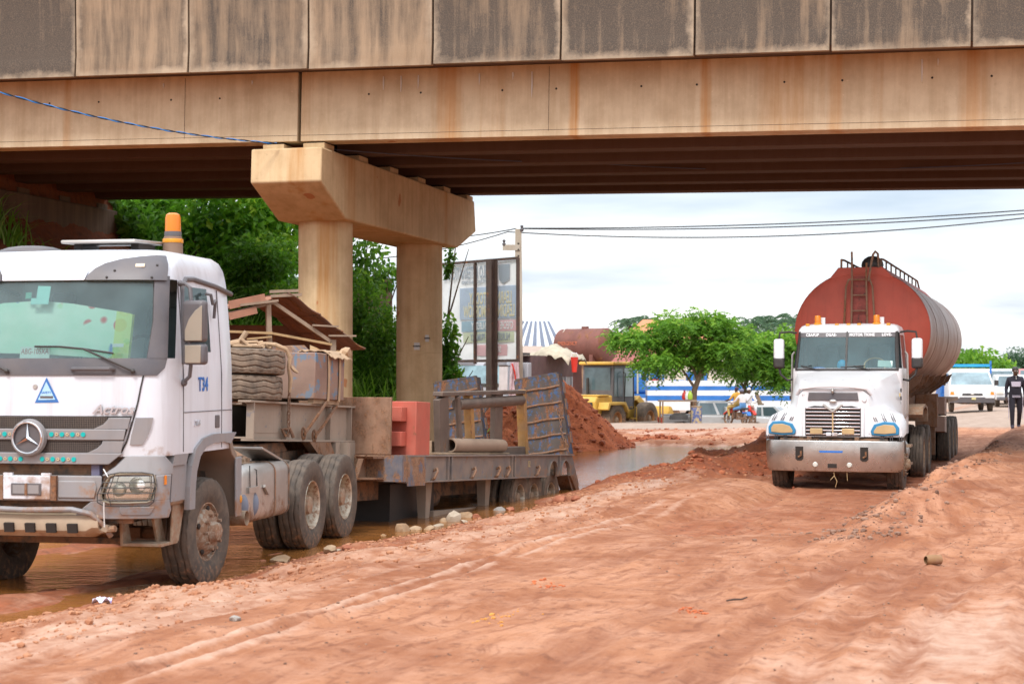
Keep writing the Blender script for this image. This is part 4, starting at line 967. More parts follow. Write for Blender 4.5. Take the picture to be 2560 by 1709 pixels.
for s_ in (-1, 1):
    def S(rows): return [(z, a, b) if s_ > 0 else (z, -b, -a) for z, a, b in rows]
    c_ = bpatch(S([(0.77, 0.42, 1.253), (0.84, 0.50, 1.26), (0.93, 0.62, 1.262), (0.935, 0.70, 1.262)]), 0.0, 'bumper_corner', M_GREYP, 0.08, 18)
    bpatch(S([(1.165, 0.72, 1.258), (1.25, 0.84, 1.25), (1.345, 0.92, 1.22)]), -0.004, 'bumper_top', M_GREYP, 0.06, 14)
    bpatch(S([(0.93, 1.165, 1.262), (1.05, 1.195, 1.262), (1.17, 1.19, 1.26)]), 0.0, 'bumper_end', M_GREYP, 0.06, 6)
    # headlight: bowl, reflectors, lens, wire guard
    hl = bpatch(S([(0.925, 0.72, 1.165), (1.05, 0.745, 1.19), (1.17, 0.80, 1.19)]), -0.035, 'headlight', M_CHROME, 0.02, 10, 0.01)
    for (xx, zz, rr) in ((0.87, 1.04, 0.065), (1.03, 1.075, 0.082)):
        p = BF.at(xx * s_, zz, -0.02); q = MB(); q.ball(p, rr, 14, 8, (1, 0.35, 1)); q.build('reflector', M_REFL, hl)
    bpatch(S([(0.935, 0.735, 1.16), (1.05, 0.755, 1.182), (1.16, 0.81, 1.182)]), 0.006, 'lens', glass('headlamp_glass', (0.95, 0.93, 0.86), film=0.16, filmcol=(0.5, 0.42, 0.3)), 0.004, 10, 0, hl)
    rim_ = [BF.at(x * s_, z, 0.012) for x, z in ((0.735, 0.94), (0.72, 0.99), (0.76, 1.1), (0.80, 1.165), (0.86, 1.182), (1.0, 1.187), (1.12, 1.187), (1.185, 1.165), (1.197, 1.05), (1.18, 0.95), (1.13, 0.925), (0.95, 0.92), (0.80, 0.92))]
    q = MB(); q.tube(rim_, 0.009, 6, True)
    q.build('headlight_rim', mat('tan_rim', (0.30, 0.25, 0.18), 0.5), hl)
    q = MB()
    gp_ = [BF.at(x * s_, z, 0.045) for x, z in ((0.70, 0.93), (0.70, 1.0), (0.745, 1.1), (0.80, 1.18), (0.90, 1.20), (1.1, 1.20), (1.19, 1.185), (1.215, 1.08), (1.20, 0.93), (1.16, 0.895), (0.95, 0.89), (0.76, 0.895))]
    q.tube(gp_, 0.006, 5, True)
    for z, a, b in ((0.95, 0.70, 1.205), (1.01, 0.705, 1.21), (1.06, 0.725, 1.213), (1.11, 0.75, 1.21)): q.tube([BF.at((a + (b - a) * i / 8) * s_, z, 0.047) for i in range(9)], 0.005, 5)
    q.tube([BF.at(0.83 * s_, 0.89, 0.047), BF.at(0.80 * s_, 1.0, 0.05), BF.at(0.86 * s_, 1.19, 0.047)], 0.004, 5)
    q.build('wire_guard', M_BLACK, hl)
    bpatch(S([(0.80, 0.90, 1.14), (0.84, 0.88, 1.17), (0.885, 0.89, 1.19)]), 0.008, 'fog_blank', M_GREYP, 0.02, 6, 0.012)
    bpatch(S([(1.08, 1.252, 1.262), (1.165, 1.252, 1.26)]), 0.012, 'indicator', M_ORANGE, 0.012, 3, 0)
    # step hanger under the corner
    q = MB(); q.prism([(-1.02, 0.76), (-0.84, 0.76), (-0.72, 0.50), (-0.90, 0.50)], 'x', s_ * 1.0, s_ * 1.03)
    q.prism([(-1.15, 0.77), (-1.02, 0.77), (-0.92, 0.50), (-1.12, 0.50)], 'x', s_ * 0.74, s_ * 0.77)
    q.bx(min(s_ * 0.74, s_ * 1.16), max(s_ * 0.74, s_ * 1.16), -1.12, -0.74, 0.485, 0.515); q.prism([(-0.86, 0.90), (-0.55, 0.90), (-0.72, 0.50), (-0.90, 0.50)], 'x', s_ * 1.14, s_ * 1.16)
    q.build('step', M_MUDDY, tr, bevel=0.006)
    # wheel arch: flange and liner, mudflap
    path = [(-0.56, 0.80), (-0.55, 0.98), (-0.51, 1.16), (-0.42, 1.30), (-0.27, 1.385), (-0.05, 1.415), (0.22, 1.415), (0.40, 1.39)]
    outp = [(-0.70, 0.80), (-0.69, 1.02), (-0.64, 1.22), (-0.53, 1.38), (-0.34, 1.47), (-0.06, 1.505), (0.30, 1.50), (0.56, 1.50)]
    q = MB()
    for i in range(len(path) - 1):
        q.prism([path[i], path[i + 1], outp[i + 1], outp[i]], 'x', s_ * 1.205, s_ * 1.262)
        q.prism([path[i], path[i + 1], (path[i + 1][0] - 0.02, path[i + 1][1] + 0.02), (path[i][0] - 0.02, path[i][1] + 0.02)], 'x', s_ * 0.70, s_ * 1.206)
    q.build('wheel_arch', M_GREYP, tr)
    q = MB(); q.prism([(0.40, 1.39), (0.46, 1.28), (0.56, 1.22), (0.64, 1.05), (0.66, 0.62), (0.72, 0.62), (0.70, 1.10), (0.60, 1.28), (0.52, 1.33), (0.47, 1.43)], 'x', s_ * 0.72, s_ * 1.25)
    fl = q.build('mudguard_rear', mat('mud_liner', (0.20, 0.15, 0.12), 0.75, dust=0.4), tr, bevel=0.008)
    q = MB(); q.bx(min(s_ * 1.235, s_ * 1.262), max(s_ * 1.235, s_ * 1.262), 0.56, 0.725, 0.62, 1.24); q.build('mudguard_edge', M_GREYP, fl, bevel=0.012)
    q = MB(); q.ball((s_ * 1.262, 0.69, 0.80), 0.032, 10, 6, (0.4, 1, 1.3)); q.build('side_reflector', M_ORANGE2, fl)
    q = MB(); q.prism([(-1.05, 1.24), (-0.72, 1.24), (-0.66, 1.34), (-1.0, 1.345)], 'x', s_ * 0.9, s_ * 1.235); q.prism([(-1.05, 0.9), (-0.69, 0.9), (-0.66, 1.25), (-1.0, 1.25)], 'x', s_ * 0.9, s_ * 1.215); q.build('inner_guard', M_GREYP, tr)
    q = MB(); q.bx(min(s_ * 0.85, s_ * 1.2), max(s_ * 0.85, s_ * 1.2), -1.0, -0.58, 0.86, 0.93); q.build('guard_tube', M_MUDDY, tr, bevel=0.03)
# white tow plate with recess and rusty strips
q = MB(); q.bx(-0.235, 0.235, -1.535, -1.50, 0.945, 1.165); tp = q.build('tow_plate', M_WHITE, tr, bevel=0.008)
q = MB(); q.bx(-0.15, 0.15, -1.545, -1.53, 0.985, 1.095); rc_ = q.build('tow_recess', M_DKGREY, tp, bevel=0.004)
q = MB(); q.bx(-0.13, 0.13, -1.549, -1.546, 1.0, 1.08); q.build('recess_floor', M_GREYP, rc_)
q = MB(); q.cyl((0.005, -1.552, 0.985), (0.005, -1.552, 1.095), 0.014, 8); q.build('tow_pin', M_RUSTY, rc_)
for s_ in (-1, 1):
    q = MB(); q.bx(s_ * 0.265 - 0.027, s_ * 0.265 + 0.027, -1.532, -1.49, 0.94, 1.165); q.build('rust_strip', M_RUSTY, tr)
    q = MB(); q.bx(s_ * 0.19 - 0.045, s_ * 0.19 + 0.045, -1.53, -1.50, 1.166, 1.19); q.build('plate_tab', M_WHITE, tp)
# radiator area behind the gaps, skid bar
q = MB(); q.bx(-0.95, 0.95, -1.33, -1.28, 0.72, 1.40)
for i in range(26): q.bx(-0.60, 0.60, -1.338, -1.33, 0.74 + i * 0.025, 0.752 + i * 0.025)
q.build('radiator', M_CHASSIS, tr)
for s_ in (-1, 1):
    q = MB(); q.bx(s_ * 0.62 - 0.04, s_ * 0.62 + 0.04, -1.40, -1.33, 0.74, 1.3); q.build('radiator_frame', mat('blue_frame', (0.06, 0.08, 0.20), 0.6, dust=0.3), tr)
q = MB(); rows = []
for z, y in ((0.585, -1.30), (0.60, -1.44), (0.66, -1.50), (0.74, -1.51), (0.80, -1.48), (0.82, -1.40)):
    rows.append([(x * (1 if abs(x) < 0.5 else 1.0), y + 0.10 * max(0, abs(x) - 0.45) ** 1.5 * 3, z + (0.03 if abs(x) > 0.62 else 0)) for x in [-0.68 + 1.36 * i / 24 for i in range(25)]])
q.slab(rows, (0, 0.03, 0)); sk = q.build('skid_plate', mat('tan_skid', (0.42, 0.315, 0.22), 0.7, var=0.2, mud=0.6, mudz=(0.45, 0.8)), tr, bevel=0.006)
for x in (-0.42, -0.21, 0.0, 0.21, 0.42):
    q = MB(); q.box((x + 0.03, -1.513, 0.685), (0.095, 0.03, 0.085), (R(12), 0, R(0))); q.build('skid_slot', M_HOLE, sk)
q = MB(); q.tube([(-0.75, -1.34, 0.60), (-0.70, -1.42, 0.72), (-0.62, -1.50, 0.82), (-0.45, -1.53, 0.86), (0, -1.54, 0.85), (0.45, -1.53, 0.86), (0.62, -1.50, 0.82), (0.70, -1.42, 0.72), (0.75, -1.34, 0.60)], 0.026, 10); q.build('bull_bar', M_GREYP, tr)
q = MB(); q.cyl((0.68, -1.4, 0.66), (0.83, -1.42, 0.68), 0.03, 8); q.cyl((0.74, -1.44, 0.68), (0.74, -1.3, 0.68), 0.035, 8); q.build('bar_bracket', M_MUDDY, tr)
# cable tie hanging from the guard
q = MB(); q.tube([BF.at(0.765, 0.93, 0.05), BF.at(0.76, 0.85, 0.05), BF.at(0.755, 0.70, 0.05)], 0.006, 5); M_TIE = mat('tie_white', (0.7, 0.7, 0.68), 0.5); q.build('cable_tie', M_TIE, tr)
q = MB(); q.tube([BF.at(0.80, 1.16, 0.05), BF.at(0.74, 1.23, 0.03)], 0.006, 5); q.build('cable_tie', M_TIE, tr)
# ---- chassis
q = MB()
for s_ in (-1, 1): q.bx(s_ * 0.40 - 0.04, s_ * 0.40 + 0.04, -1.2, 5.3, 0.84, 1.10)
for y in (0.9, 2.2, 3.3, 4.65, 5.25): q.bx(-0.40, 0.40, y - 0.06, y + 0.06, 0.88, 1.06)
tag(q.build('frame_rails', M_CHASSIS, tr), kind='stuff')
q = MB(); q.cyl((-1.0, 0, 0.50), (1.0, 0, 0.50), 0.07, 10); q.bx(-0.5, 0.5, -0.12, 0.12, 0.42, 0.56); q.bx(-0.95, 0.95, -0.55, -0.50, 0.44, 0.50); q.build('front_axle', M_CHASSIS, tr)
for y in (3.3, 4.65):
    q = MB(); q.cyl((-0.95, y, 0.53), (0.95, y, 0.53), 0.09, 10); q.ball((0, y, 0.55), 0.24, 14, 8); q.build('rear_axle', M_CHASSIS, tr)
q = MB(); q.bx(-0.36, 0.36, -0.7, 1.4, 0.6, 1.25); q.build('engine', M_CHASSIS, tr)
q = MB(); q.bx(-0.9, 0.9, 0.62, 0.75, 0.9, 1.35); q.build('cab_mount', M_CHASSIS, tr)
# silver tank with air vessels, exhaust and strap, tail wedge
def rsect(y, a, b, z0, z1, r):
    pts = []
    for cx, cz, a0 in ((b - r, z1 - r, 0), (a + r, z1 - r, 90), (a + r, z0 + r, 180), (b - r, z0 + r, 270)):
        for k in range(5): an = R(a0 + 22.5 * k); pts.append((cx + r * math.cos(an), y, cz + r * math.sin(an)))
    return pts
q = MB(); q.loft([rsect(0.96, 0.60, 1.17, 0.50, 1.10, 0.10), rsect(0.99, 0.585, 1.19, 0.49, 1.115, 0.11), rsect(2.45, 0.585, 1.19, 0.49, 1.115, 0.11), rsect(2.48, 0.60, 1.17, 0.50, 1.10, 0.10)]); q.build('fuel_tank', M_ALU, tr)
for y in (1.95, 2.42):
    q = MB(); q.loft([rsect(y, 0.575, 1.197, 0.48, 1.123, 0.12), rsect(y + 0.035, 0.575, 1.197, 0.48, 1.123, 0.12)]); q.build('tank_strap', M_CHASSIS, tr)
q = MB(); q.bx(0.60, 1.0, 0.80, 0.955, 0.47, 1.10); gb = q.build('silencer_grille', mat('grimy_alu_panel', (0.5, 0.45, 0.38), 0.5, 0.5, dust=0.4, mud=0.5, mudz=(0.4, 1.0)), tr, bevel=0.02)
for i in range(22):
    q = MB(); q.bx(0.66, 1.0, 0.792, 0.80, 0.52 + i * 0.025, 0.532 + i * 0.025); q.build('grille_slat', M_CHASSIS, gb)
q = MB(); q.tube([(0.86 + 0.085 * math.cos(a), 0.786, 0.80 + 0.085 * math.sin(a)) for a in [2 * pi * i / 24 for i in range(24)]], 0.008, 5, True)
for a in (90, 210, 330): q.tube([(0.86, 0.784, 0.80), (0.86 + 0.085 * math.cos(R(a)), 0.786, 0.80 + 0.085 * math.sin(R(a)))], [0.012, 0.004], 5)
q.build('star', M_ALU, gb)
M_BLUEV = mat('grey_blue_vessel', (0.16, 0.21, 0.30), 0.5, dust=0.28, mud=0.3, mudz=(0.3, 0.9))
for y, r in ((1.0, 0.14), (1.32, 0.14)):
    q = MB(); q.ball((1.115, y, 0.70), r, 18, 10, (0.85, 0.55, 1.15)); q.build('air_vessel', M_BLUEV, tr)
q = MB(); q.lathe([(0.075, 0), (0.08, 0.0), (0.08, 0.22), (0.075, 0.22), (0.068, 0.2), (0.068, 0.01), (0.075, 0.0)], 'x', 18, (1.04, 0.88, 0.585)); ex_ = q.build('exhaust_outlet', M_MUDDY, tr)
q = MB(); q.lathe([(0.0, 0.05), (0.07, 0.05), (0.07, 0.06), (0, 0.06)], 'x', 14, (1.04, 0.88, 0.585)); q.build('exhaust_hole', M_HOLE, ex_)
q = MB(); q.tube([(1.19, 1.15, 1.12), (1.205, 1.12, 0.95), (1.20, 1.14, 0.84)], 0.006, 5); q.tube([(1.0, 1.35, 1.13), (1.19, 1.37, 1.06), (1.2, 1.36, 0.86)], 0.006, 5); q.build('air_hose', M_BLACK, tr)
q = MB(); q.box((1.2, 1.2, 0.86), (0.05, 0.30, 0.06)); q.build('tank_bracket', M_ALU, tr)
q = MB(); q.box((1.21, 1.62, 0.83), (0.03, 0.16, 0.035), (R(-35), 0, 0)); q.build('tank_bracket', M_ALU, tr)
q = MB(); q.box((0.95, 2.1, 1.19), (0.35, 0.75, 0.025), (R(-14), 0, 0)); q.build('step_plate', M_ALU, tr, bevel=0.004)
# fifth wheel pedestal, clutter behind the cab
q = MB(); q.prism([(3.2, 1.10), (4.6, 1.10), (4.4, 1.24), (3.4, 1.24)], 'x', -0.45, 0.45); q.build('fifth_wheel', M_CHASSIS, tr, bevel=0.02)
q = MB()
for i in range(6): q.bx(0.55, 0.98, 1.02 + i * 0.13, 1.08 + i * 0.13, 1.125, 1.17)
q.bx(0.5, 1.0, 0.95, 1.85, 1.115, 1.128); q.prism([(1.16, 1.17), (1.52, 1.17), (1.42, 1.40), (1.28, 1.40)], 'x', 0.62, 0.80); q.build('catwalk', M_MUDDY, tr)
q = MB(); q.tube([(0.3, 0.75, 1.5), (0.5, 0.85, 1.75), (0.55, 1.1, 1.72), (0.62, 1.15, 1.55), (0.7, 0.9, 1.62)], 0.03, 8); q.build('coiled_hose', mat('yellow_hose', (0.55, 0.40, 0.02), 0.45), tr)
q = MB(); q.bx(-0.6, 0.9, 0.95, 1.25, 1.2, 1.5); q.build('battery_box', M_CHASSIS, tr, bevel=0.03)
for s_ in (-1, 1):
    wheel(tr, s_ * 1.20, 0, 0.525, s_, 0.545, 0.31, 0.29, 'front', steer=R(-2))
    for y in (3.3, 4.65):
        wheel(tr, s_ * 1.22, y, 0.53, s_, 0.545, 0.29, 0.285, 'rear', M_RIMS if s_ > 0 else None)
        wheel(tr, s_ * 0.90, y, 0.53, s_, 0.545, 0.29, 0.285, 'plain')
# ================================================================== low-loader trailer behind the tractor
GAM = R(20); TILT = R(-2.6)
KP = Vector((-3.455, 20.53, 0.0))
TM = Matrix.Translation(KP) @ Euler((TILT, 0, -GAM)).to_matrix().to_4x4()
M_TRL = mat('dusty_blue_steel', (0.15, 0.14, 0.145), 0.7, var=0.25, scale=3, dust=0.55, chips=(0.04, 0.09, 0.22), chip_amt=-0.12, rust=0.18, mud=0.35, mudz=(0.2, 1.2))
M_TAUPE = mat('dusty_gooseneck', (0.33, 0.265, 0.215), 0.8, var=0.2, scale=2.5, dust=0.5, rust=0.06, chips=(0.14, 0.15, 0.19), chip_amt=-0.05, streak=0.25)
M_BLUEST = mat('blue_rusty_steel', (0.05, 0.085, 0.15), 0.75, var=0.4, scale=4, rust=0.78, dust=0.48, bump=0.2)
M_RPLATE = mat('rusted_plate', (0.28, 0.14, 0.08), 0.85, var=0.4, scale=5, rust=0.55, dust=0.35, streak=0.35, bump=0.3)
M_RAMP = mat('worn_ramp_steel', (0.075, 0.06, 0.055), 0.65, 0.2, var=0.45, scale=3.5, rust=0.50, chips=(0.03, 0.085, 0.19), chip_amt=0.30, dust=0.10, bump=0.4, bscale=70)
M_RED = mat('faded_red_steel', (0.50, 0.095, 0.06), 0.65, var=0.2, scale=3, dust=0.18, rust=0.08)
M_WOOD = mat('weathered_wood', (0.36, 0.25, 0.16), 0.85, var=0.3, scale=4, dust=0.25, bump=0.4, bscale=25)
tl = thing('lowbed_trailer', 'low-loader trailer with grey-blue side beams and raised ramps behind the white truck', 'trailer', KP, (TILT, 0, -GAM))
GZ0, GZ1 = 1.245, 1.735
for s_ in (-1, 1):
    q = MB(); x = s_ * 0.5
    q.bx(x - 0.09, x + 0.09, -0.75, 2.15, GZ1 - 0.025, GZ1); q.bx(x - 0.09, x + 0.09, -0.66, 2.15, GZ0, GZ0 + 0.025); q.bx(x - 0.012, x + 0.012, -0.66, 2.15, GZ0 + 0.02, GZ1 - 0.02)
    q.bx(min(x - s_ * .02, x + s_ * 0.085), max(x - s_ * .02, x + s_ * 0.085), -0.665, -0.645, GZ0 + 0.02, GZ1 - 0.02)
    gn = q.build('gooseneck_beam', M_TAUPE, tl)
    for y in (0.18, 1.42, 2.05):
        q = MB(); q.bx(min(x, x + s_ * 0.085), max(x, x + s_ * 0.085), y - 0.012, y + 0.012, GZ0 + 0.025, GZ1 - 0.025); q.build('stiffener', M_TAUPE, gn)
    q = MB(); q.bx(x + s_ * 0.013 - 0.004, x + s_ * 0.013 + 0.004, -0.58, 0.08, GZ0 + 0.10, GZ1 - 0.12); q.build('cover_plate', M_TAUPE, gn)
q = MB(); q.bx(-0.5, 0.5, -0.62, 2.15, GZ0 + 0.028, GZ0 + 0.05); q.bx(-0.40, 0.40, -0.64, 2.15, GZ1 - 0.05, GZ1 - 0.03); q.build('gooseneck_deck', M_TAUPE, tl)
# dropping knee between gooseneck and deck
for s_ in (-1, 1):
    q = MB(); q.prism([(0.75, GZ0 - 0.003), (1.35, GZ0 - 0.003), (1.70, 0.82), (1.42, 0.82)], 'x', s_ * 0.5, s_ * 0.62); q.build('knee_gusset', M_RUSTY, tl)
    q = MB(); q.bx(s_ * 0.5 - 0.1, s_ * 0.5 + 0.1, 1.55, 2.18, 0.55, GZ0 - 0.003); q.bx(s_ * 0.62 - 0.03, s_ * 0.62 + 0.10, 1.68, 1.74, 0.62, GZ0 - 0.003); q.build('knee_post', M_TAUPE, tl)
q = MB(); q.bx(-1.12, 1.12, 2.15, 2.2, 1.085, 1.86); q.build('bulkhead', M_RPLATE, tl, bevel=0.006)
q = MB(); q.bx(-1.30, 1.315, 2.12, 2.30, 0.72, 1.08); fb = q.build('front_crossbeam', M_BLUEST, tl)
for s_ in (-1, 1):
    q = MB(); q.prism([(2.04, 1.075), (2.1, 1.075), (2.1, 0.74), (1.80, 0.74)], 'x', s_ * 0.72, s_ * 0.80); q.build('sloped_gusset', M_RUSTY, fb)
    q = MB(); q.bx(min(s_ * 0.75, s_ * 1.05), max(s_ * 0.75, s_ * 1.05), 1.82, 2.118, 0.75, 0.775); q.prism([(1.75, 1.06), (2.11, 1.06), (2.11, 1.03), (1.78, 1.03)], 'x', s_ * .8, s_ * 1.05); q.build('gusset_plate', M_RUSTY, fb)
DT, DB, Y0_, Y1_ = 1.08, 0.70, 2.30, 9.75
for s_ in (-1, 1):
    q = MB(); xo = s_ * 1.30
    def bb(a, b, *r): q.bx(min(a, b), max(a, b), *r)
    bb(xo, xo - s_ * 0.14, Y0_, Y1_, DT - 0.022, DT); bb(xo, xo - s_ * 0.14, Y0_, 8.25, DB, DB + 0.022)
    # web with two wheel openings cut as arches
    N = 12; web = [(Y0_, DB + 0.02), (Y0_, DT - 0.02), (Y1_, DT - 0.02), (Y1_ + 0.25, 0.75), (Y1_ + 0.35, 0.42), (9.60, 0.42)]
    yq = [Y0_, 8.35]; top = DT - 0.02
    xa, xb = xo - s_ * 0.045, xo - s_ * 0.06
    bb(xa, xb, Y0_, 8.30, DB + 0.02, top)
    for c in (8.62, 9.28):
        for i in range(N):
            a0 = pi - pi * i / N; a1 = pi - pi * (i + 1) / N
            y0, z0 = c + 0.24 * math.cos(a0), 0.72 + 0.25 * math.sin(a0); y1, z1 = c + 0.24 * math.cos(a1), 0.72 + 0.25 * math.sin(a1)
            q.prism([(y0, z0), (y1, z1), (y1, top), (y0, top)], 'x', min(xa, xb), max(xa, xb))
            q.prism([(y0, z0), (y1, z1), (y1, z1 + 0.015), (y0, z0 + 0.015)], 'x', min(xo, xb), max(xo, xb))
    bb(xa, xb, 8.30, 8.38, DB, top); bb(xa, xb, 8.86, 9.04, DB, top)
    q.prism([(9.52, 0.72), (9.52, top), (Y1_, top), (Y1_ + 0.42, 0.55), (Y1_ + 0.36, 0.36), (Y1_ + 0.1, 0.36)], 'x', min(xa, xb), max(xa, xb))
    sb = q.build('side_beam', M_TRL, tl)
    q = MB(); q.prism([(9.55, 0.70), (9.75, 0.72), (Y1_ + 0.40, 0.38), (Y1_ + 0.25, 0.34)], 'x', xo, xo - s_ * 0.3); q.build('tail_plate', M_RUSTY, sb)
    for y in (3.85, 3.98, 6.55, 6.68, 8.98):
        q = MB(); q.bx(min(xo - s_ * 0.05, xo - s_ * 0.005), max(xo - s_ * 0.05, xo - s_ * 0.005), y - 0.015, y + 0.015, DB + 0.023, DT - 0.023); q.build('stiffener', M_TRL, sb)
    for y in (3.30, 4.80, 5.85, 6.30, 7.75):
        q = MB(); xx = xo + s_ * 0.012
        q.tube([(xx - s_ * 0.05, y - 0.03, DB + 0.02), (xx, y - 0.04, DB + 0.05), (xx + s_ * 0.02, y + 0.03, DB + 0.15), (xx, y + 0.06, DB + 0.19), (xx - s_ * 0.05, y + 0.05, DB + 0.16)], 0.02, 6); q.build('lashing_hook', M_RUSTY, sb)
    q = MB(); q.bx(min(xo + s_ * 0.003, xo + s_ * 0.008), max(xo + s_ * 0.003, xo + s_ * 0.008), 2.32, 2.95, 0.66, DT - 0.025); q.build('blue_plate', M_BLUEST, sb)
    if s_ > 0: text('02', 0.15, mat('tan_number', (0.5, 0.38, 0.2), 0.7), sb, (xo - 0.043, 7.45, 0.92), (0, 0, R(90)), sx=0.8)
# deck planks between the side beams
k = 0; x = -1.14
while x < 1.10:
    w = 0.225; q = MB(); q.bx(x, x + w - 0.012, Y0_, Y1_ - 0.1, DT - 0.075, DT - 0.022 + rnd.uniform(-0.004, 0.004)); q.build('deck_plank', M_WOOD, tl); x += w
q = MB()
for y in (2.7, 3.6, 4.5, 5.4, 6.3, 7.2, 8.1, 9.0): q.bx(-1.2, 1.2, y - 0.05, y + 0.05, DB + 0.02, DT - 0.08)
tag(q.build('cross_members', M_CHASSIS, tl), kind='stuff')
for s_ in (-1, 1):
    q = MB(); q.bx(s_ * 0.5 - 0.07, s_ * 0.5 + 0.07, 1.55, 9.6, 0.44, 0.70); q.build('main_rail', M_CHASSIS, tl)
    for y in (3.75, 6.15):
        q = MB(); q.box((s_ * 0.95, y, 0.33), (0.10, 0.12, 0.72), None, 1.6, 1.9); q.build('support_leg', M_TAUPE, tl)
    q = MB(); q.bx(s_ * 0.95 - 0.05, s_ * 0.95 + 0.05, 4.0, 6.0, 0.14, 0.26); q.build('leg_brace', M_TAUPE, tl)
q = MB(); q.bx(-0.75, 0.75, 3.0, 4.6, 0.02, 0.66); q.build('tool_locker', M_BLACK, tl)
q = MB(); q.cyl((0.45, 4.4, 0.42), (0.45, 5.2, 0.42), 0.16, 16); q.build('air_tank', M_CHASSIS, tl)
M_TYREM = mat('mud_caked_tyre', (0.05, 0.04, 0.035), 0.8, var=0.2, scale=5, dust=0.5, mud=0.4, mudz=(-0.2, 0.7))
for y in (7.35, 8.05, 8.95):
    q = MB(); q.cyl((-1.0, y, 0.36), (1.0, y, 0.36), 0.07, 10); q.build('axle', M_CHASSIS, tl)
    for s_ in (-1, 1):
        wheel(tl, s_ * 1.16, y, 0.37, s_, 0.43, 0.25, 0.22, 'rear', M_RIMS, M_TYREM, n=48)
        wheel(tl, s_ * 0.85, y, 0.37, s_, 0.43, 0.25, 0.22, 'plain', None, M_TYREM, n=48)
# raised loading ramps, ribbed face towards the cab
for s_, lean, zoff in ((1, R(-9), 0.0), (-1, R(-8), -0.06)):
    q = MB(); q.bx(-0.40, 0.40, 0.0, 0.05, 0, 1.45); q.bx(0.36, 0.43, -0.01, 0.20, 0, 1.45); q.bx(-0.43, -0.36, -0.01, 0.20, 0, 1.45); q.bx(-0.40, 0.40, 0.0, 0.12, 1.44, 1.48)
    rp = q.build('ramp', M_RAMP, tl, loc=(s_ * 0.80, 9.72, 1.02 + zoff), rot=(R(1), lean, 0))
    for k in range(5):
        q = MB(); q.tube([(-0.42 + 0.84 * i / 10, -0.012, 0.09 + 0.285 * k + 0.006 * math.sin(i + k)) for i in range(11)], 0.018, 6); q.build('ramp_rib', M_RUSTY, rp)
    q = MB()
    for i, (yv, zv) in enumerate(((0.03, 0.3), (0.03, 0.6), (0.03, 0.9), (0.03, 1.2))): q.box((0.432, 0.19, zv), (0.02, 0.10, 0.2))
    q.build('ramp_lug', M_BLUEST, rp)
    ch = MB()
    for k in range(16):
        z = 0.80 - k * 0.06; cx = 0.33 + 0.006 * k + 0.02 * math.sin(k * 0.7); pl = [(cx + 0.018 * math.cos(a) * (1 if k % 2 else 0.25), -0.06 + 0.018 * math.cos(a) * (0.25 if k % 2 else 1), z + 0.034 * math.sin(a)) for a in [2 * pi * i / 10 for i in range(10)]]
        ch.tube(pl, 0.0075, 5, True)
    if s_ > 0: tag(ch.build('ramp_chain', M_RUSTY, rp), kind='stuff')

def on_tl(x, y, z, rz=0.0, rx=0.0, ry=0.0):
    M = TM @ Matrix.Translation((x, y, z)) @ Euler((rx, ry, rz)).to_matrix().to_4x4()
    return M.translation.copy(), M.to_euler()
def tthing(name, label, cat, x, y, z, rz=0.0, rx=0, ry=0, group=None):
    l, e = on_tl(x, y, z, rz, rx, ry); return thing(name, label, cat, l, e, group)
# two spare tyres lying on the gooseneck
for k, lab in enumerate(('dusty spare tyre at the bottom of the pair behind the white cab', 'dusty spare tyre lying on top of the pair behind the white cab')):
    t_ = tthing('spare_tyre', lab, 'tyre', 0.12 + 0.03 * k, -0.22, GZ1 + 0.005 + 0.318 * k, 0.3 * k)
    me = tyre_mesh(0.54, 0.31, 0.29, 0.016, 84, grooves=(-0.26, 0.0, 0.26), gd=0.018); me.materials.append(M_TYRED)
    link_mesh('tyre_carcass', me, None, t_, (0, 0, 0.31), (0, R(-90), 0))
# steel box with straps, tarpaulin bundle
bxm = mat('scuffed_steel_box', (0.25, 0.145, 0.115), 0.65, var=0.35, scale=2.2, chips=(0.07, 0.17, 0.28), chip_amt=0.24, rust=0.25, dust=0.42)
sb_ = tthing('steel_box', 'scuffed blue and red steel box strapped on the trailer gooseneck', 'box', 0.24, 0.78, GZ1 + 0.06, R(0))
q = MB(); q.bx(-0.40, 0.42, 0.0, 0.86, 0.0, 0.60); q.build('box_body', bxm, sb_, bevel=0.012)
q = MB(); q.bx(-0.42, -0.395, -0.012, 0.86, 0.0, 0.60); q.build('teal_edge', mat('teal_steel', (0.05, 0.20, 0.27), 0.6, rust=0.3, dust=0.3), sb_)
q = MB(); q.bx(-0.3, -0.22, 0.05, 0.8, -0.058, -0.002); q.bx(0.3, 0.38, 0.05, 0.8, -0.058, -0.002); q.build('timber_bearer', M_WOOD, sb_)
M_CLOTH = mat('tan_canvas', (0.46, 0.31, 0.19), 0.9, var=0.25, scale=6, dust=0.2, bump=0.4, bscale=18)
tp_ = tthing('tarpaulin_bundle', 'tan canvas and straps folded over the end of the steel box', 'tarpaulin', 0.24, 0.78, GZ1 + 0.66)
q = MB(); rows = []
for i in range(9):
    x = 0.0 + 0.50 * i / 8; rows.append([(x, 0.30 + 0.62 * j / 10 + 0.02 * math.sin(i * 2 + j), 0.025 + 0.03 * abs(math.sin(i * 1.7 + j * 1.1)) + (-(x - 0.40) * 0.9 if x > 0.42 else 0)) for j in range(11)])
q.slab(rows, (0, 0, -0.012)); q.build('canvas', M_CLOTH, tp_)
q = MB(); q.tube([(0.40 + 0.05 * math.sin(i), 0.86 + 0.015 * i, 0.05 + 0.02 * math.cos(i * 1.3)) for i in range(6)], [0.05, 0.07, 0.06, 0.075, 0.06, 0.03], 8); q.build('canvas_roll', M_CLOTH, tp_)
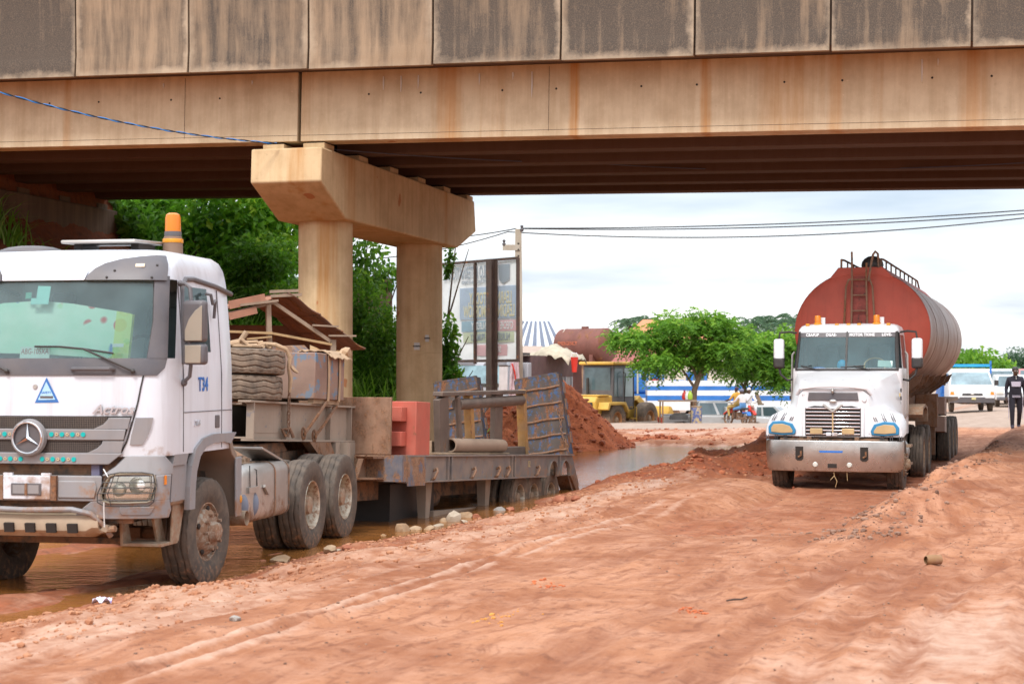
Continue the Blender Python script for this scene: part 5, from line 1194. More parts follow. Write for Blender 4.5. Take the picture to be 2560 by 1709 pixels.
for yy in (0.34, 0.66):
    q = MB(); q.slab([[(0.43, yy, 0.02), (0.43, yy + 0.055, 0.02)], [(0.434, yy + 0.01, -0.3), (0.434, yy + 0.065, -0.3)], [(0.432, yy + 0.0, -0.62), (0.432, yy + 0.05, -0.62)]], (0.006, 0, 0)); q.build('strap', M_CLOTH, tp_)
for (a, b) in (((0.66, 1.12, 1.76), (0.60, 0.62, 1.33)), ((0.62, 1.50, 1.72), (0.60, 0.92, 1.30))):
    pa, pb = TM @ Vector(a), TM @ Vector(b)
    l_ = 'upper' if a[1] < 1.3 else 'lower'
    t_ = thing('lashing_strap', 'taut muddy lashing strap on the gooseneck, %s of the two' % l_, 'strap', pb)
    q = MB(); q.tube([pb - pb, (pa - pb) * 0.5 + Vector((0, 0, -0.01)), pa - pb], 0.022, 6); q.build('strap_band', M_RUSTY, t_)
    q = MB(); q.tube([Vector((0.02 * math.cos(a_), 0.0, 0.075 * math.sin(a_))) * 1.0 + Vector((0, -0.02, 0.02)) for a_ in [2 * pi * i / 14 for i in range(14)]], 0.016, 6, True); q.build('hook', M_RUSTY, t_)
# chain with rope in front of the box
ct = tthing('lashing_chain', 'rusty chain and rope hanging down over the gooseneck beam', 'chain', 0.60, 0.18, GZ0 + 0.03)
q = MB()
for k in range(11):
    z = 0.06 + k * 0.052; pl = [(0.014 * math.cos(a) * (1 if k % 2 else 0.3) + 0.01, 0.014 * math.cos(a) * (0.3 if k % 2 else 1), z + 0.033 * math.sin(a)) for a in [2 * pi * i / 10 for i in range(10)]]
    q.tube(pl, 0.0085, 5, True)
tag(q.build('chain_links', M_RUSTY, ct), kind='stuff')
q = MB(); q.tube([(0.01, 0.0, 0.58), (0.015, 0.02, 0.75), (0.0, -0.02, 0.9), (0.01, 0.0, 1.02), (-0.02, -0.06, 1.12), (-0.12, -0.16, 1.17), (-0.3, -0.2, 1.19)], [0.02, 0.03, 0.022, 0.03, 0.026, 0.03, 0.02], 7); q.tube([(0.0, 0.02, 0.92), (0.05, 0.05, 0.86), (0.09, 0.07, 0.83)], [0.02, 0.024, 0.012], 6); q.build('rope', M_CLOTH, ct)
q = MB(); q.tube([(0.0, -0.05, 0.03), (-0.04, -0.08, 0.12), (0.03, 0.0, 0.13), (0.05, 0.06, 0.02)], 0.022, 6); q.build('shackle', M_RUSTY, ct)
cl = tthing('rope_heap', 'heap of tan rope and rags on top of the spare tyres', 'rope', 0.15, -0.2, GZ1 + 0.645)
q = MB()
for k in range(5):
    q.tube([(0.22 * math.cos(a * (1 + 0.12 * k)) + rnd.uniform(-.1, .1), 0.2 * math.sin(a + k) + rnd.uniform(-.05, .05), 0.03 + 0.02 * k * abs(math.sin(a * 2))) for a in [i * 0.6 for i in range(12)]], 0.022, 6)
q.build('rope_coil', M_CLOTH, cl)
q = MB(); q.cyl((-0.1, 0, 0.02), (0.02, 0.05, 0.22), 0.035, 8); q.build('wood_peg', M_WOOD, cl)
bp_ = tthing('steel_sheet', 'flat blue steel sheet lying behind the steel box', 'steel sheet', -0.15, 1.0, GZ1 + 0.665, R(6), R(4))
q = MB(); q.prism([(-0.52, 0.0), (0.42, 0.0), (0.32, 0.10), (-0.52, 0.07)], 'y', 0.0, 0.5); q.build('panel_body', M_BLUEST, bp_, bevel=0.008)
# red ballast block
rb = tthing('red_steel_block', 'faded red ribbed steel block standing behind the trailer bulkhead', 'steel block', 0.80, 2.55, DT - 0.02)
q = MB(); q.bx(-1.3, 0.48, 0.10, 0.6, 0, 0.76); q.build('block_body', M_RED, rb, bevel=0.01)
for z in (0.14, 0.48):
    q = MB(); q.bx(-1.2, 0.34, -0.09, 0.10, z, z + 0.20); q.build('block_rib', M_RED, rb, bevel=0.008)
# leaning steel frame
M_FRAME = mat('worn_frame_steel', (0.13, 0.10, 0.085), 0.6, 0.3, var=0.35, scale=4, dust=0.20, rust=0.25)
M_YEL = mat('worn_yellow_paint', (0.42, 0.21, 0.035), 0.65, var=0.35, scale=5, dust=0.45, rust=0.30)
fr_t = tthing('roller_rack', 'worn yellow and grey steel roller rack standing on the trailer deck by the ramps', 'rack', 1.02, 4.05, DT - 0.02, 0, R(-1), R(3))
def ybar(y0, z0, y1, z1, w, t_, name, m_):
    q = MB(); L = math.hypot(y1 - y0, z1 - z0); q.box((0, (y0 + y1) / 2, (z0 + z1) / 2), (t_, L, w), (math.atan2(z1 - z0, y1 - y0), 0, 0)); q.build(name, m_, fr_t, bevel=0.008)
ybar(0.20, 0.0, -0.02, 0.86, 0.36, 0.10, 'rack_post', M_FRAME)
ybar(2.45, 0.02, 2.30, 1.02, 0.34, 0.09, 'rack_post', M_FRAME)
ybar(3.78, 0.06, 3.42, 1.14, 0.13, 0.14, 'rack_end', M_YEL)
ybar(-0.15, 0.90, 3.45, 1.12, 0.06, 0.16, 'rack_top', M_FRAME)
ybar(2.6, 0.10, 3.75, 0.14, 0.16, 0.12, 'rack_sill', M_FRAME)
ybar(1.35, 0.05, 1.05, 0.95, 0.13, 0.12, 'rack_brace', M_YEL)
q = MB(); q.cyl((0.03, 0.55, 0.78), (0.03, 3.38, 0.98), 0.085, 14); q.build('roller', M_FRAME, fr_t)
q = MB(); q.cyl((0.06, 0.75, 0.05), (0.06, 0.48, 0.90), 0.045, 10); q.build('rack_rod', M_FRAME, fr_t)
q = MB(); q.box((-0.25, 1.1, 0.05), (0.7, 0.14, 0.1)); q.build('rack_foot', M_YEL, fr_t, bevel=0.008)
# rolled pipe and timber on the deck edge
pp = tthing('steel_pipe', 'open-ended concrete-grey pipe lying on the trailer deck edge', 'pipe', 1.10, 4.35, DT + 0.035)
q = MB(); q.lathe([(0.085, 0), (0.105, 0), (0.105, 2.2), (0.085, 2.2), (0.085, 0)], 'y', 20, (0, 0, 0.105)); q.build('pipe_shell', mat('pipe_grey', (0.30, 0.21, 0.15), 0.85, var=0.2, dust=0.3), pp)
for (dx_, dy_, ln, lab) in ((-0.24, -0.05, 2.3, 'grey plank beside the pipe on the trailer deck'), (0.02, -0.3, 3.1, 'flat plank under the pipe on the trailer deck')):
    w2 = tthing('timber_plank', lab, 'plank', 1.08 + dx_, 4.1 + dy_, DT + (0.0 if dx_ > 0 else 0.0), R(1.5))
    q = MB(); q.bx(-0.09, 0.09, 0, ln, 0.002, 0.032 if dx_ > 0 else 0.20); q.build('plank_body', M_WOOD, w2, bevel=0.006)
# ================================================================== white bonneted tractor hauling the red tanker
TKY = R(18.5)
_b = Vector((5.52, 28.0, 0)); _bk = Vector((math.sin(TKY), math.cos(TKY), 0))
TKL = _b + _bk * 0.95
tk = thing('bonneted_truck', 'white bonneted truck with painted blue headlight lashes pulling the red tanker', 'truck', (TKL.x - 0.06, TKL.y, 0.0), (0, 0, -TKY)); tk.scale = (0.96, 1, 1.01)
M_WH2 = mat('chalky_white_paint', (0.78, 0.78, 0.80), 0.35, var=0.06, scale=2, chips=(0.16, 0.14, 0.15), chip_amt=-0.14, dust=0.08, mud=0.35, mudz=(0.3, 1.1), coat=0.2)
M_BUMP = mat('dented_steel_bumper', (0.60, 0.57, 0.54), 0.24, 0.92, var=0.2, scale=4, dust=0.18, mud=0.45, mudz=(0.2, 0.8), bump=0.25, bscale=5)
M_TBLUE = mat('blue_outline', (0.03, 0.22, 0.42), 0.5); M_TANL = mat('tan_lens_paint', (0.52, 0.36, 0.18), 0.4, var=0.2)
M_RIMT = mat('rusty_tan_wheel', (0.38, 0.27, 0.18), 0.7, 0.2, var=0.3, scale=6, rust=0.3, mud=0.4)
# bonnet: cross-sections from nose to windscreen
def sect(y, pts): return [(-x, y, z) for x, z in pts[::-1]] + [(x, y, z) for x, z in pts]
S_ = [(-0.80, [(0.30, 1.795), (0.52, 1.775), (0.60, 1.68), (0.64, 1.50), (0.70, 1.36), (0.95, 1.30), (1.12, 1.24), (1.19, 1.12), (1.20, 0.99)]),
      (-0.72, [(0.32, 1.83), (0.55, 1.81), (0.63, 1.70), (0.67, 1.52), (0.74, 1.40), (0.97, 1.345), (1.14, 1.28), (1.215, 1.14), (1.22, 0.99)]),
      (-0.45, [(0.36, 1.88), (0.60, 1.85), (0.69, 1.72), (0.74, 1.54), (0.82, 1.44), (1.00, 1.40), (1.16, 1.33), (1.225, 1.17), (1.23, 1.02)]),
      (-0.10, [(0.40, 1.93), (0.67, 1.90), (0.76, 1.75), (0.82, 1.56), (0.90, 1.46), (1.02, 1.42), (1.15, 1.36), (1.215, 1.22), (1.225, 1.08)]),
      (0.25, [(0.44, 1.99), (0.76, 1.955), (0.85, 1.78), (0.90, 1.58), (0.94, 1.45), (1.00, 1.38), (1.08, 1.28), (1.14, 1.15), (1.17, 1.05)]),
      (0.60, [(0.47, 2.05), (0.85, 2.01), (0.93, 1.80), (0.965, 1.58), (0.98, 1.44), (0.99, 1.33), (1.00, 1.22), (1.02, 1.1), (1.03, 1.0)]),
      (1.05, [(0.50, 2.11), (0.93, 2.08), (1.0, 1.85), (1.02, 1.60), (1.025, 1.44), (1.03, 1.33), (1.03, 1.22), (1.03, 1.1), (1.03, 0.95)])]
q = MB(); q.loft([sect(y, p) for y, p in S_], caps=False, closed=False)
f0 = sect(*S_[0]); q.add(f0, [tuple(range(len(f0)))])
hood = q.build('bonnet', M_WH2, tk, angle=50)
# raised bonnet lip, dark inlet, grille surround
q = MB(); q.tube([(-0.66, -0.70, 1.70), (-0.58, -0.80, 1.80), (-0.3, -0.84, 1.835), (0, -0.85, 1.84), (0.3, -0.84, 1.835), (0.58, -0.80, 1.80), (0.66, -0.70, 1.70)], 0.028, 8); q.build('bonnet_lip', M_WH2, tk)
q = MB(); q.prism([(-0.45, 1.60), (0.45, 1.60), (0.43, 1.735), (-0.43, 1.735)], 'y', -0.825, -0.79); q.build('air_inlet', M_DKGREY, tk, bevel=0.01)
q = MB(); q.prism([(-0.55, 0.98), (0.55, 0.98), (0.55, 1.50), (0.35, 1.57), (0.14, 1.565), (0.0, 1.46), (-0.14, 1.565), (-0.35, 1.57), (-0.55, 1.50)], 'y', -0.835, -0.80); gs = q.build('grille_surround', M_WH2, tk, bevel=0.015)
q = MB(); q.prism([(-0.49, 1.0), (0.49, 1.0), (0.49, 1.47), (0.33, 1.51), (0.16, 1.50), (0.0, 1.39), (-0.16, 1.50), (-0.33, 1.51), (-0.49, 1.47)], 'y', -0.842, -0.836); q.build('grille_back', M_HOLE, gs)
for k in range(8):
    z = 1.02 + k * 0.062; hw_ = 0.48
    q = MB(); q.bx(-hw_, hw_, -0.862, -0.838, z, z + 0.024); q.build('grille_bar', M_CHROME, gs, bevel=0.006)
q = MB(); q.tube([(-0.17, -0.86, 1.53), (0, -0.875, 1.415), (0.17, -0.86, 1.53)], 0.022, 7); q.build('grille_vee', M_ALU, gs)
q = MB(); q.bx(-0.012, 0.012, -0.87, -0.862, 1.02, 1.40); q.build('grille_spine', M_TANL, gs)
for x in (-0.29, 0.27):
    q = MB(); q.bx(x - 0.11, x + 0.11, -0.90, -0.866, 1.03, 1.13); q.build('fog_lamp', M_TANL, gs, bevel=0.012)
for x in (-0.07, 0.04):
    q = MB(); q.bx(x - 0.045, x + 0.045, -0.90, -0.868, 1.0, 1.06); q.build('small_lamp', M_WHITE, gs, bevel=0.008)
q = MB(); q.ball((0, -0.835, 1.585), 0.07, 12, 6, (1, 0.3, 0.5)); q.build('emblem', M_ALU, tk)
q = MB(); q.ball((0, -0.845, 1.76), 0.035, 10, 6, (0.8, 1.4, 1.3)); q.build('mascot', M_ALU, tk)
q = MB(); q.lathe([(0, -0.012), (0.035, -0.012), (0.04, 0.004), (0, 0.004)], 'y', 12); q.build('round_badge', M_WH2, tk, loc=(0.55, -0.815, 1.62))
# painted headlights with lashes
for s_ in (-1, 1):
    q = MB(); q.prism([(s_ * x, z) for x, z in ((0.68, 1.02), (0.66, 1.09), (0.72, 1.20), (0.90, 1.25), (1.08, 1.235), (1.155, 1.15), (1.15, 1.03), (0.9, 1.005))], 'y', -0.845, -0.80)
    h_ = q.build('headlight', M_TBLUE, tk, bevel=0.012)
    q = MB(); q.prism([(s_ * x, z) for x, z in ((0.72, 1.05), (0.715, 1.09), (0.77, 1.165), (0.90, 1.20), (1.06, 1.19), (1.10, 1.13), (1.10, 1.06), (0.9, 1.04))], 'y', -0.858, -0.846); q.build('lens', M_TANL, h_, bevel=0.01)
    for k in range(3):
        x = 0.74 + k * 0.16
        for d in (0, 0.035):
            q = MB(); q.tube([(s_ * (x + d), -0.815, 1.255), (s_ * (x + d - 0.03), -0.80, 1.31), (s_ * (x + d - 0.065), -0.735, 1.385)], [0.007, 0.009, 0.004], 5); q.build('painted_lash', M_DKGREY, h_)
            q = MB(); q.tube([(s_ * (x + 0.1 + d), -0.812, 1.01), (s_ * (x + 0.1 + d), -0.815, 0.93)], [0.008, 0.006], 5); q.build('painted_lash', M_DKGREY, h_)
for i, (x, z, sz) in enumerate(((-0.56, 1.60, 0.025), (0.66, 1.78, 0.015), (0.70, 1.62, 0.014), (0.78, 1.42, 0.016), (-0.9, 1.38, 0.014), (0.63, 1.08, 0.03), (-0.60, 1.12, 0.02), (1.02, 1.36, 0.014))):
    pass
# bumper: wrap-round steel with tow slots
BK = Front([(0.40, 1.20, -0.93), (0.55, 1.215, -0.955), (0.78, 1.225, -0.965), (0.925, 1.22, -0.95)], 0.34, 3.0)
bp = BK.patch([(0.40, -1.15, 1.15), (0.45, -1.212, 1.212), (0.62, -1.22, 1.22), (0.80, -1.225, 1.225), (0.925, -1.22, 1.22)], 0.0, 0.05, 30).build('bumper', M_BUMP, tk, bevel=0.012)
for x in (-0.58, 0.56):
    p = BK.at(x, 0.70, 0.004)
    q = MB(); q.prism([(-0.07, -0.09), (-0.035, -0.12), (0.035, -0.12), (0.07, -0.09), (0.07, 0.12), (-0.07, 0.12)], 'y', -0.006, 0.02); q.build('tow_slot', M_HOLE, bp, loc=p)
    q = MB(); q.tube([(-0.02, -0.012, -0.06), (0.03, -0.02, -0.03), (0.03, -0.02, 0.05)], 0.018, 6); q.build('tow_hook', M_RUSTY, bp, loc=p)
q = MB(); q.bx(-0.08, 0.08, -0.006, 0.02, -0.035, 0.035); q.build('bumper_slot', M_HOLE, bp, loc=BK.at(0.0, 0.50, 0.004))
for x in (-0.30, 0.30):
    q = MB(); q.lathe([(0, -0.018), (0.035, -0.014), (0.048, 0.004), (0.05, 0.01)], 'y', 14); q.build('driving_lamp', M_LENS, bp, loc=BK.at(x, 0.515, 0.006))
q = MB(); q.prism([(-0.2, -0.012), (0.2, -0.012), (0.21, 0.02), (-0.21, 0.02)] , 'y', -0.003, 0.004); q.build('blue_mark', M_BLUEPT, bp, loc=BK.at(-0.02, 0.735, 0.004))
q = MB(); q.bx(-0.95, 0.95, -0.80, -0.70, 0.55, 0.96); q.build('bumper_mount', M_CHASSIS, tk)
# cab
CF = Front([(0.95, 1.03, 1.00), (2.08, 1.03, 0.98), (2.14, 1.02, 0.98), (2.50, 0.985, 1.10), (2.80, 0.955, 1.20), (2.86, 0.945, 1.235), (2.92, 0.91, 1.32), (2.955, 0.84, 1.44), (2.97, 0.7, 1.6)], 0.22, 3.6)
zc2 = [0.95, 1.3, 1.7, 2.0, 2.10, 2.15, 2.25, 2.45, 2.65, 2.76, 2.80, 2.83, 2.86, 2.89, 2.92, 2.94, 2.955, 2.965, 2.97]
def sk2(k1, a, k2, b, z0, z1):
    if k1 == 'F' and k2 == 'F' and abs(a) < 0.955 and abs(b) < 0.955 and z0 >= 2.149 and z1 <= 2.801: return True
    if k1 == k2 and k1 in 'LR' and min(a, b) >= 1.44 and max(a, b) <= 2.16 and z0 >= 2.149 and z1 <= 2.761: return True
    return False
CF.shell(zc2, 2.42, [1.42, 1.45, 1.7, 1.95, 2.15, 2.2, 2.35], sk2, 22).build('cab', M_WH2, tk, angle=42)
M_GLT = glass('tanker_glass', (0.82, 0.94, 0.93), film=0.18, filmcol=(0.22, 0.38, 0.42), ior=1.6)
for a, b in ((-0.955, -0.012), (0.012, 0.955)):
    CF.patch([(2.14, a, b), (2.3, a, b), (2.5, a * 0.985, b * 0.985), (2.81, a * 0.96, b * 0.96)], -0.01, 0.004, 12, True).build('windscreen', M_GLT, tk)
q = CF.patch([(2.12, -0.018, 0.018), (2.5, -0.018, 0.018), (2.82, -0.018, 0.018)], 0.006, 0.02, 2); q.build('centre_post', M_BLACK, tk)
bnd = CF.patch([(2.715, -0.93, 0.93), (2.80, -0.925, 0.925)], -0.004, 0.003, 20).build('sun_band', M_DKGREY, tk)
M_LET = mat('white_letters', (0.8, 0.8, 0.8), 0.5)
for tx, x in (('CBAFUP', -0.66), ('OGAE-', -0.30), ('MOTOR TIONE', 0.28), ('LOVE-', 0.74)):
    p = CF.at(x, 2.755, 0.003); text(tx, 0.075, M_LET, bnd, p, (R(-17), 0, R(6) * (1 if x > 0 else -1) * abs(x)), bold=0.003, sx=0.85, spacing=1.1, depth=0.003)
fr2 = MB()
for a, b in ((-0.975, -0.93), (0.93, 0.975)):
    q = CF.patch([(2.12, a, b), (2.5, a * 0.97, b * 0.985), (2.82, a * 0.965, b * 0.965)], 0.006, 0.015, 3); q.build('windscreen_seal', M_BLACK, tk)
q = CF.patch([(2.105, -0.97, 0.97), (2.145, -0.972, 0.972)], 0.006, 0.015, 20); q.build('windscreen_seal', M_BLACK, tk)
for s_ in (-1, 1):
    q = MB(); q.add([(s_ * 1.012, 1.45, 2.15), (s_ * 1.012, 2.15, 2.15), (s_ * 0.958, 2.15, 2.76), (s_ * 0.958, 1.45, 2.76)], [(0, 1, 2, 3)]); q.build('side_window', M_GLASS2, tk)
    q = MB(); q.box((s_ * 1.30, 1.18, 2.42), (0.20, 0.13, 0.54)); mi = q.build('mirror', M_WH2, tk, bevel=0.05, seg=3)
    q = MB(); q.box((s_ * 1.30, 1.175, 2.25), (0.208, 0.138, 0.21)); q.build('mirror_sock', M_BLACK, mi, bevel=0.045, seg=3)
    q = MB(); q.tube([(s_ * 0.98, 1.30, 2.80), (s_ * 1.12, 1.22, 2.82), (s_ * 1.28, 1.18, 2.80), (s_ * 1.30, 1.18, 2.68)], 0.020, 7); q.build('mirror_arm', M_BLACK, tk)
    q = MB(); q.tube([(s_ * 1.30, 1.18, 2.16), (s_ * 1.27, 1.17, 2.04), (s_ * 1.14, 1.2, 1.93), (s_ * 1.0, 1.25, 1.96)], 0.022, 7); q.build('mirror_arm', M_BLACK, tk)
    q = MB(); q.tube([(s_ * 1.05, 1.50, 2.45), (s_ * 1.09, 1.48, 2.40), (s_ * 1.10, 1.46, 1.9), (s_ * 1.10, 1.45, 1.35), (s_ * 1.04, 1.45, 1.25)], 0.02, 7); q.build('grab_rail', M_ALU, tk)
    for z in (1.62, 1.76):
        q = MB(); q.box((s_ * 1.03, 0.85, z), (0.02, 0.10, 0.07)); q.build('side_vent', M_BLACK, tk, bevel=0.006)
    # steps and fuel tank along the cab side
    q = MB(); q.loft([[(s_ * 0.78 + 0.28 * math.cos(a), y, 0.62 + 0.28 * math.sin(a)) for a in [2 * pi * i / 16 for i in range(16)]] for y in (1.1, 2.3)]); q.build('fuel_tank', M_ALU, tk)
    for z in (0.42, 0.74):
        q = MB(); q.bx(min(s_ * 0.98, s_ * 1.18), max(s_ * 0.98, s_ * 1.18), 1.1, 1.55, z, z + 0.04); q.build('step', M_MUDDY, tk)
q = MB(); q.box((1.035, 0.60, 1.68), (0.012, 0.09, 0.06)); q.build('yellow_sticker', mat('yellow_sticker', (0.65, 0.42, 0.05), 0.5), tk)
for (xa, xb) in ((-0.5, -0.85), (0.45, 0.15)):
    q = MB(); q.tube([CF.at(xa, 2.12, 0.03), CF.at(xb, 2.19, 0.02)], 0.012, 5); q.tube([CF.at(xb - 0.25, 2.17, 0.012), CF.at(xb + 0.2, 2.20, 0.012)], 0.010, 5); q.build('wiper', M_BLACK, tk)
q = MB(); q.bx(-0.9, 0.9, 1.25, 1.55, 1.9, 2.12); q.build('dashboard', M_INT, tk, bevel=0.04)
q = MB(); q.bx(-0.92, 0.92, 2.34, 2.37, 1.5, 2.85); q.build('rear_wall', mat('cab_lining2', (0.40, 0.46, 0.48), 0.9), tk)
for x in (-0.5, 0.5):
    q = MB(); q.box((x, 1.95, 2.0), (0.45, 0.45, 0.15)); q.box((x, 2.17, 2.3), (0.45, 0.12, 0.6)); q.build('seat', M_INT, tk, bevel=0.05)
q = MB(); q.tube([(0.48 + 0.2 * math.cos(a), 1.5 + 0.08 * math.sin(a), 2.2 + 0.14 * math.sin(a)) for a in [2 * pi * i / 20 for i in range(20)]], 0.016, 6, True); q.build('steering_wheel', M_TANL, tk)
q = MB(); q.box(CF.at(0.72, 2.23, -0.03), (0.27, 0.008, 0.12), (R(-15), R(3), 0)); q.build('windscreen_papers', mat('pale_paper', (0.62, 0.78, 0.72), 0.7), tk)
q = MB(); q.ball((-0.12, 1.35, 2.20), 0.11, 12, 8, (0.9, 0.7, 1.0)); q.build('blue_bag', mat('blue_bag', (0.03, 0.38, 0.66), 0.5), tk)
q = MB(); q.ball((-0.55, 1.27, 2.145), 0.10, 10, 6, (1.4, 0.7, 0.35)); q.build('blue_cloth', mat('blue_cloth', (0.03, 0.18, 0.55), 0.6), tk)
for x in (-0.60, 0.52):
    q = MB(); q.lathe([(0.075, 0), (0.08, 0.02), (0.075, 0.035), (0.062, 0.04)], 'z', 18); b_ = q.build('beacon', M_ORANGE2, tk, loc=(x, 1.50, 2.945))
    q = MB(); q.lathe([(0.062, 0.038), (0.06, 0.16), (0.05, 0.175), (0, 0.178)], 'z', 18); q.build('beacon_lens', M_ORANGE, b_)
    q = MB(); q.bx(0.05, 0.13, 0.05, 0.12, 0.02, 0.14); q.build('beacon_bracket', M_WH2, b_)
for x in (-0.78, -0.22, 0.0, 0.2, 0.75):
    q = MB(); q.box((x, 1.42, 2.945), (0.07, 0.10, 0.05)); q.build('roof_marker', M_ORANGE2, tk, bevel=0.012)
# frame, axles, rear guards
for s_ in (-1, 1):
    q = MB(); q.bx(s_ * 0.42 - 0.04, s_ * 0.42 + 0.04, -0.85, 6.2, 0.72, 0.98); q.build('frame_rail', M_CHASSIS, tk)
    q = MB(); q.prism([(2.85, 1.28), (3.0, 1.42), (3.55, 1.47), (4.1, 1.40), (4.2, 1.15), (4.13, 1.12), (4.02, 1.35), (3.55, 1.42), (3.05, 1.37), (2.92, 1.22)], 'x', s_ * 0.72, s_ * 1.26); q.build('mudguard', M_MUDDY, tk)
q = MB(); q.bx(-0.45, 0.45, 2.5, 4.0, 0.75, 1.15); q.build('fifth_wheel', M_CHASSIS, tk)
q = MB(); q.bx(-0.4, 0.4, -0.6, 1.6, 0.5, 1.3); q.build('engine', M_CHASSIS, tk)
for y in (0, 3.55, 4.85):
    q = MB(); q.cyl((-1.0, y, 0.5), (1.0, y, 0.5), 0.08, 10); q.build('axle', M_CHASSIS, tk)
for s_ in (-1, 1):
    wheel(tk, s_ * 1.17, 0, 0.50, s_, 0.52, 0.29, 0.285, 'front', M_RIMT, n=60)
    for y in (3.55, 4.85):
        wheel(tk, s_ * 1.24, y, 0.52, s_, 0.52, 0.27, 0.285, 'rear', M_RIMT, n=60)
        wheel(tk, s_ * 0.93, y, 0.52, s_, 0.52, 0.27, 0.285, 'plain', n=48)
q = MB(); q.tube([(0.02, -0.9, 0.42), (0.03, -0.9, 0.33), (0.08, -0.92, 0.24), (0.05, -0.9, 0.14)], 0.006, 5); q.tube([(0.03, -0.9, 0.33), (-0.04, -0.9, 0.26)], 0.006, 5); q.tube([(0.25, -0.9, 0.42), (0.26, -0.9, 0.25)], 0.005, 5); q.build('dangling_wire', M_TANL, tk)
# ------------------------------------------------------------------ tank semi-trailer
tt = thing('tanker_trailer', 'red-nosed oval fuel tank trailer with a ladder on its front', 'tanker', (TKL.x, TKL.y, 0.0), (0, 0, -TKY))
def tank_side():
    t = NT('grimy_tank_skin'); v = t.coord()
    a = t.n('ShaderNodeSeparateXYZ', 'X', ins={'Vector': v}); z = t.sepz(v)
    an = t.n('ShaderNodeCombineXYZ', ins={'X': t.math('MULTIPLY', t.sepz(v, 'Y'), 2.6), 'Y': 0.0, 'Z': t.math('MULTIPLY', z, 0.35)})
    n1 = t.noise(an, 1.4, 6, 0.6); n2 = t.noise(v, 1.1, 5, 0.6); n3 = t.noise(v, 11, 5, 0.65)
    c = t.mix(t.ramp(n1, [(0.35, 0.0), (0.62, 1.0)]), (0.28, 0.165, 0.12), (0.40, 0.29, 0.235))
    c = t.mix(t.math('MULTIPLY', t.ramp(n2, [(0.42, 0.0), (0.62, 1.0)]), 0.75), c, (0.27, 0.14, 0.10))
    c = t.mix(t.math('MULTIPLY', t.ramp(n1, [(0.6, 0.0), (0.68, 1.0)]), 0.7), c, (0.20, 0.12, 0.09))
    c = t.mix(t.math('MULTIPLY', t.ramp(n3, [(0.3, 1.0), (0.4, 0.0)]), 0.35), c, (0.18, 0.10, 0.08))
    return t.finish(t.pbsdf(**{'Base Color': c, 'Roughness': t.math('ADD', 0.30, t.math('MULTIPLY', n2, 0.35)), 'Metallic': 0.3}))
M_TANKS = tank_side()
M_TRED = mat('chalky_red_paint', (0.44, 0.066, 0.036), 0.6, var=0.16, scale=1.5, streak=0.25, dust=0.06, rust=0.05)
YC, ZC, A_, B_ = 3.0, 2.90, 1.29, 1.17
def ell(y, k=1.0, n=56):
    return [(A_ * k * math.cos(2 * pi * i / n), y, ZC + B_ * k * math.sin(2 * pi * i / n)) for i in range(n)]
q = MB(); q.loft([ell(YC + 0.02 + 10.5 * i / 14) for i in range(15)], caps=True); q.build('tank_shell', M_TANKS, tt)
q = MB(); q.loft([ell(YC - 0.165, 0.12), ell(YC - 0.16, 0.30), ell(YC - 0.145, 0.5), ell(YC - 0.12, 0.68), ell(YC - 0.085, 0.84), ell(YC - 0.045, 0.94), ell(YC + 0.0, 0.998), ell(YC + 0.03, 1.006), ell(YC + 0.06, 1.004)], caps=True); q.build('tank_front', M_TRED, tt)
for k in (1, 3, 5):
    q = MB(); y = YC + 1.75 * k; q.loft([ell(y, 1.002), ell(y + 0.005, 1.006), ell(y + 0.03, 1.006), ell(y + 0.035, 1.002)], caps=False); q.build('weld_band', M_TANKS, tt)
# top walkway box with coaming
q = MB(); q.prism([(-0.62, ZC + B_ - 0.16), (0.62, ZC + B_ - 0.16), (0.40, ZC + B_ + 0.06), (-0.44, ZC + B_ + 0.06)], 'y', YC - 0.03, YC + 10.3); q.build('walkway_box', M_TRED, tt, bevel=0.01)
for x in (-0.40, 0.36):
    q = MB(); pts = [(x, YC + 0.1, ZC + B_ + 0.05), (x, YC + 0.12, ZC + B_ + 0.22), (x, YC + 0.6, ZC + B_ + 0.24)] + [(x, YC + 0.6 + k, ZC + B_ + 0.24) for k in range(1, 9)] + [(x, YC + 9.2, ZC + B_ + 0.05)]
    q.tube(pts, 0.022, 6); hr = q.build('hand_rail', M_CHASSIS, tt)
    for k in range(8):
        q = MB(); q.cyl((x, YC + 1.1 + k, ZC + B_ + 0.05), (x, YC + 1.1 + k, ZC + B_ + 0.24), 0.016, 6); q.build('rail_post', M_CHASSIS, hr)
q = MB(); q.ball((0.10, YC + 1.0, ZC + B_ + 0.16), 0.22, 14, 8, (1, 1, 0.85)); q.build('hatch', M_BLACK, tt)
# front ladder
yl = YC - 0.24
q = MB()
for s_ in (-1, 1):
    q.tube([(s_ * 0.16 - 0.02, yl + 0.02, 2.45), (s_ * 0.145 - 0.02, yl, 3.3), (s_ * 0.135 - 0.02, yl, 3.92), (s_ * 0.14 - 0.02, yl + 0.02, 4.2)], 0.020, 7)
lad = q.build('ladder', M_RUSTY, tt)
for k in range(5):
    q = MB(); q.cyl((-0.17, yl, 2.68 + 0.30 * k), (0.13, yl, 2.68 + 0.30 * k), 0.014, 6); q.build('rung', M_RUSTY, lad)
q = MB(); q.tube([(-0.155, yl + 0.02, 4.15), (-0.16, yl + 0.02, 4.42)], 0.02, 7); q.build('grab_post', M_CHASSIS, tt)
q = MB(); q.tube([(0.16, yl, 3.85), (0.20, yl + 0.02, 4.15), (0.24, yl + 0.05, 4.36), (0.28, yl + 0.09, 4.42), (0.32, yl + 0.16, 4.38), (0.33, yl + 0.2, 4.12)], 0.022, 7); q.build('grab_hoop', M_CHASSIS, tt)
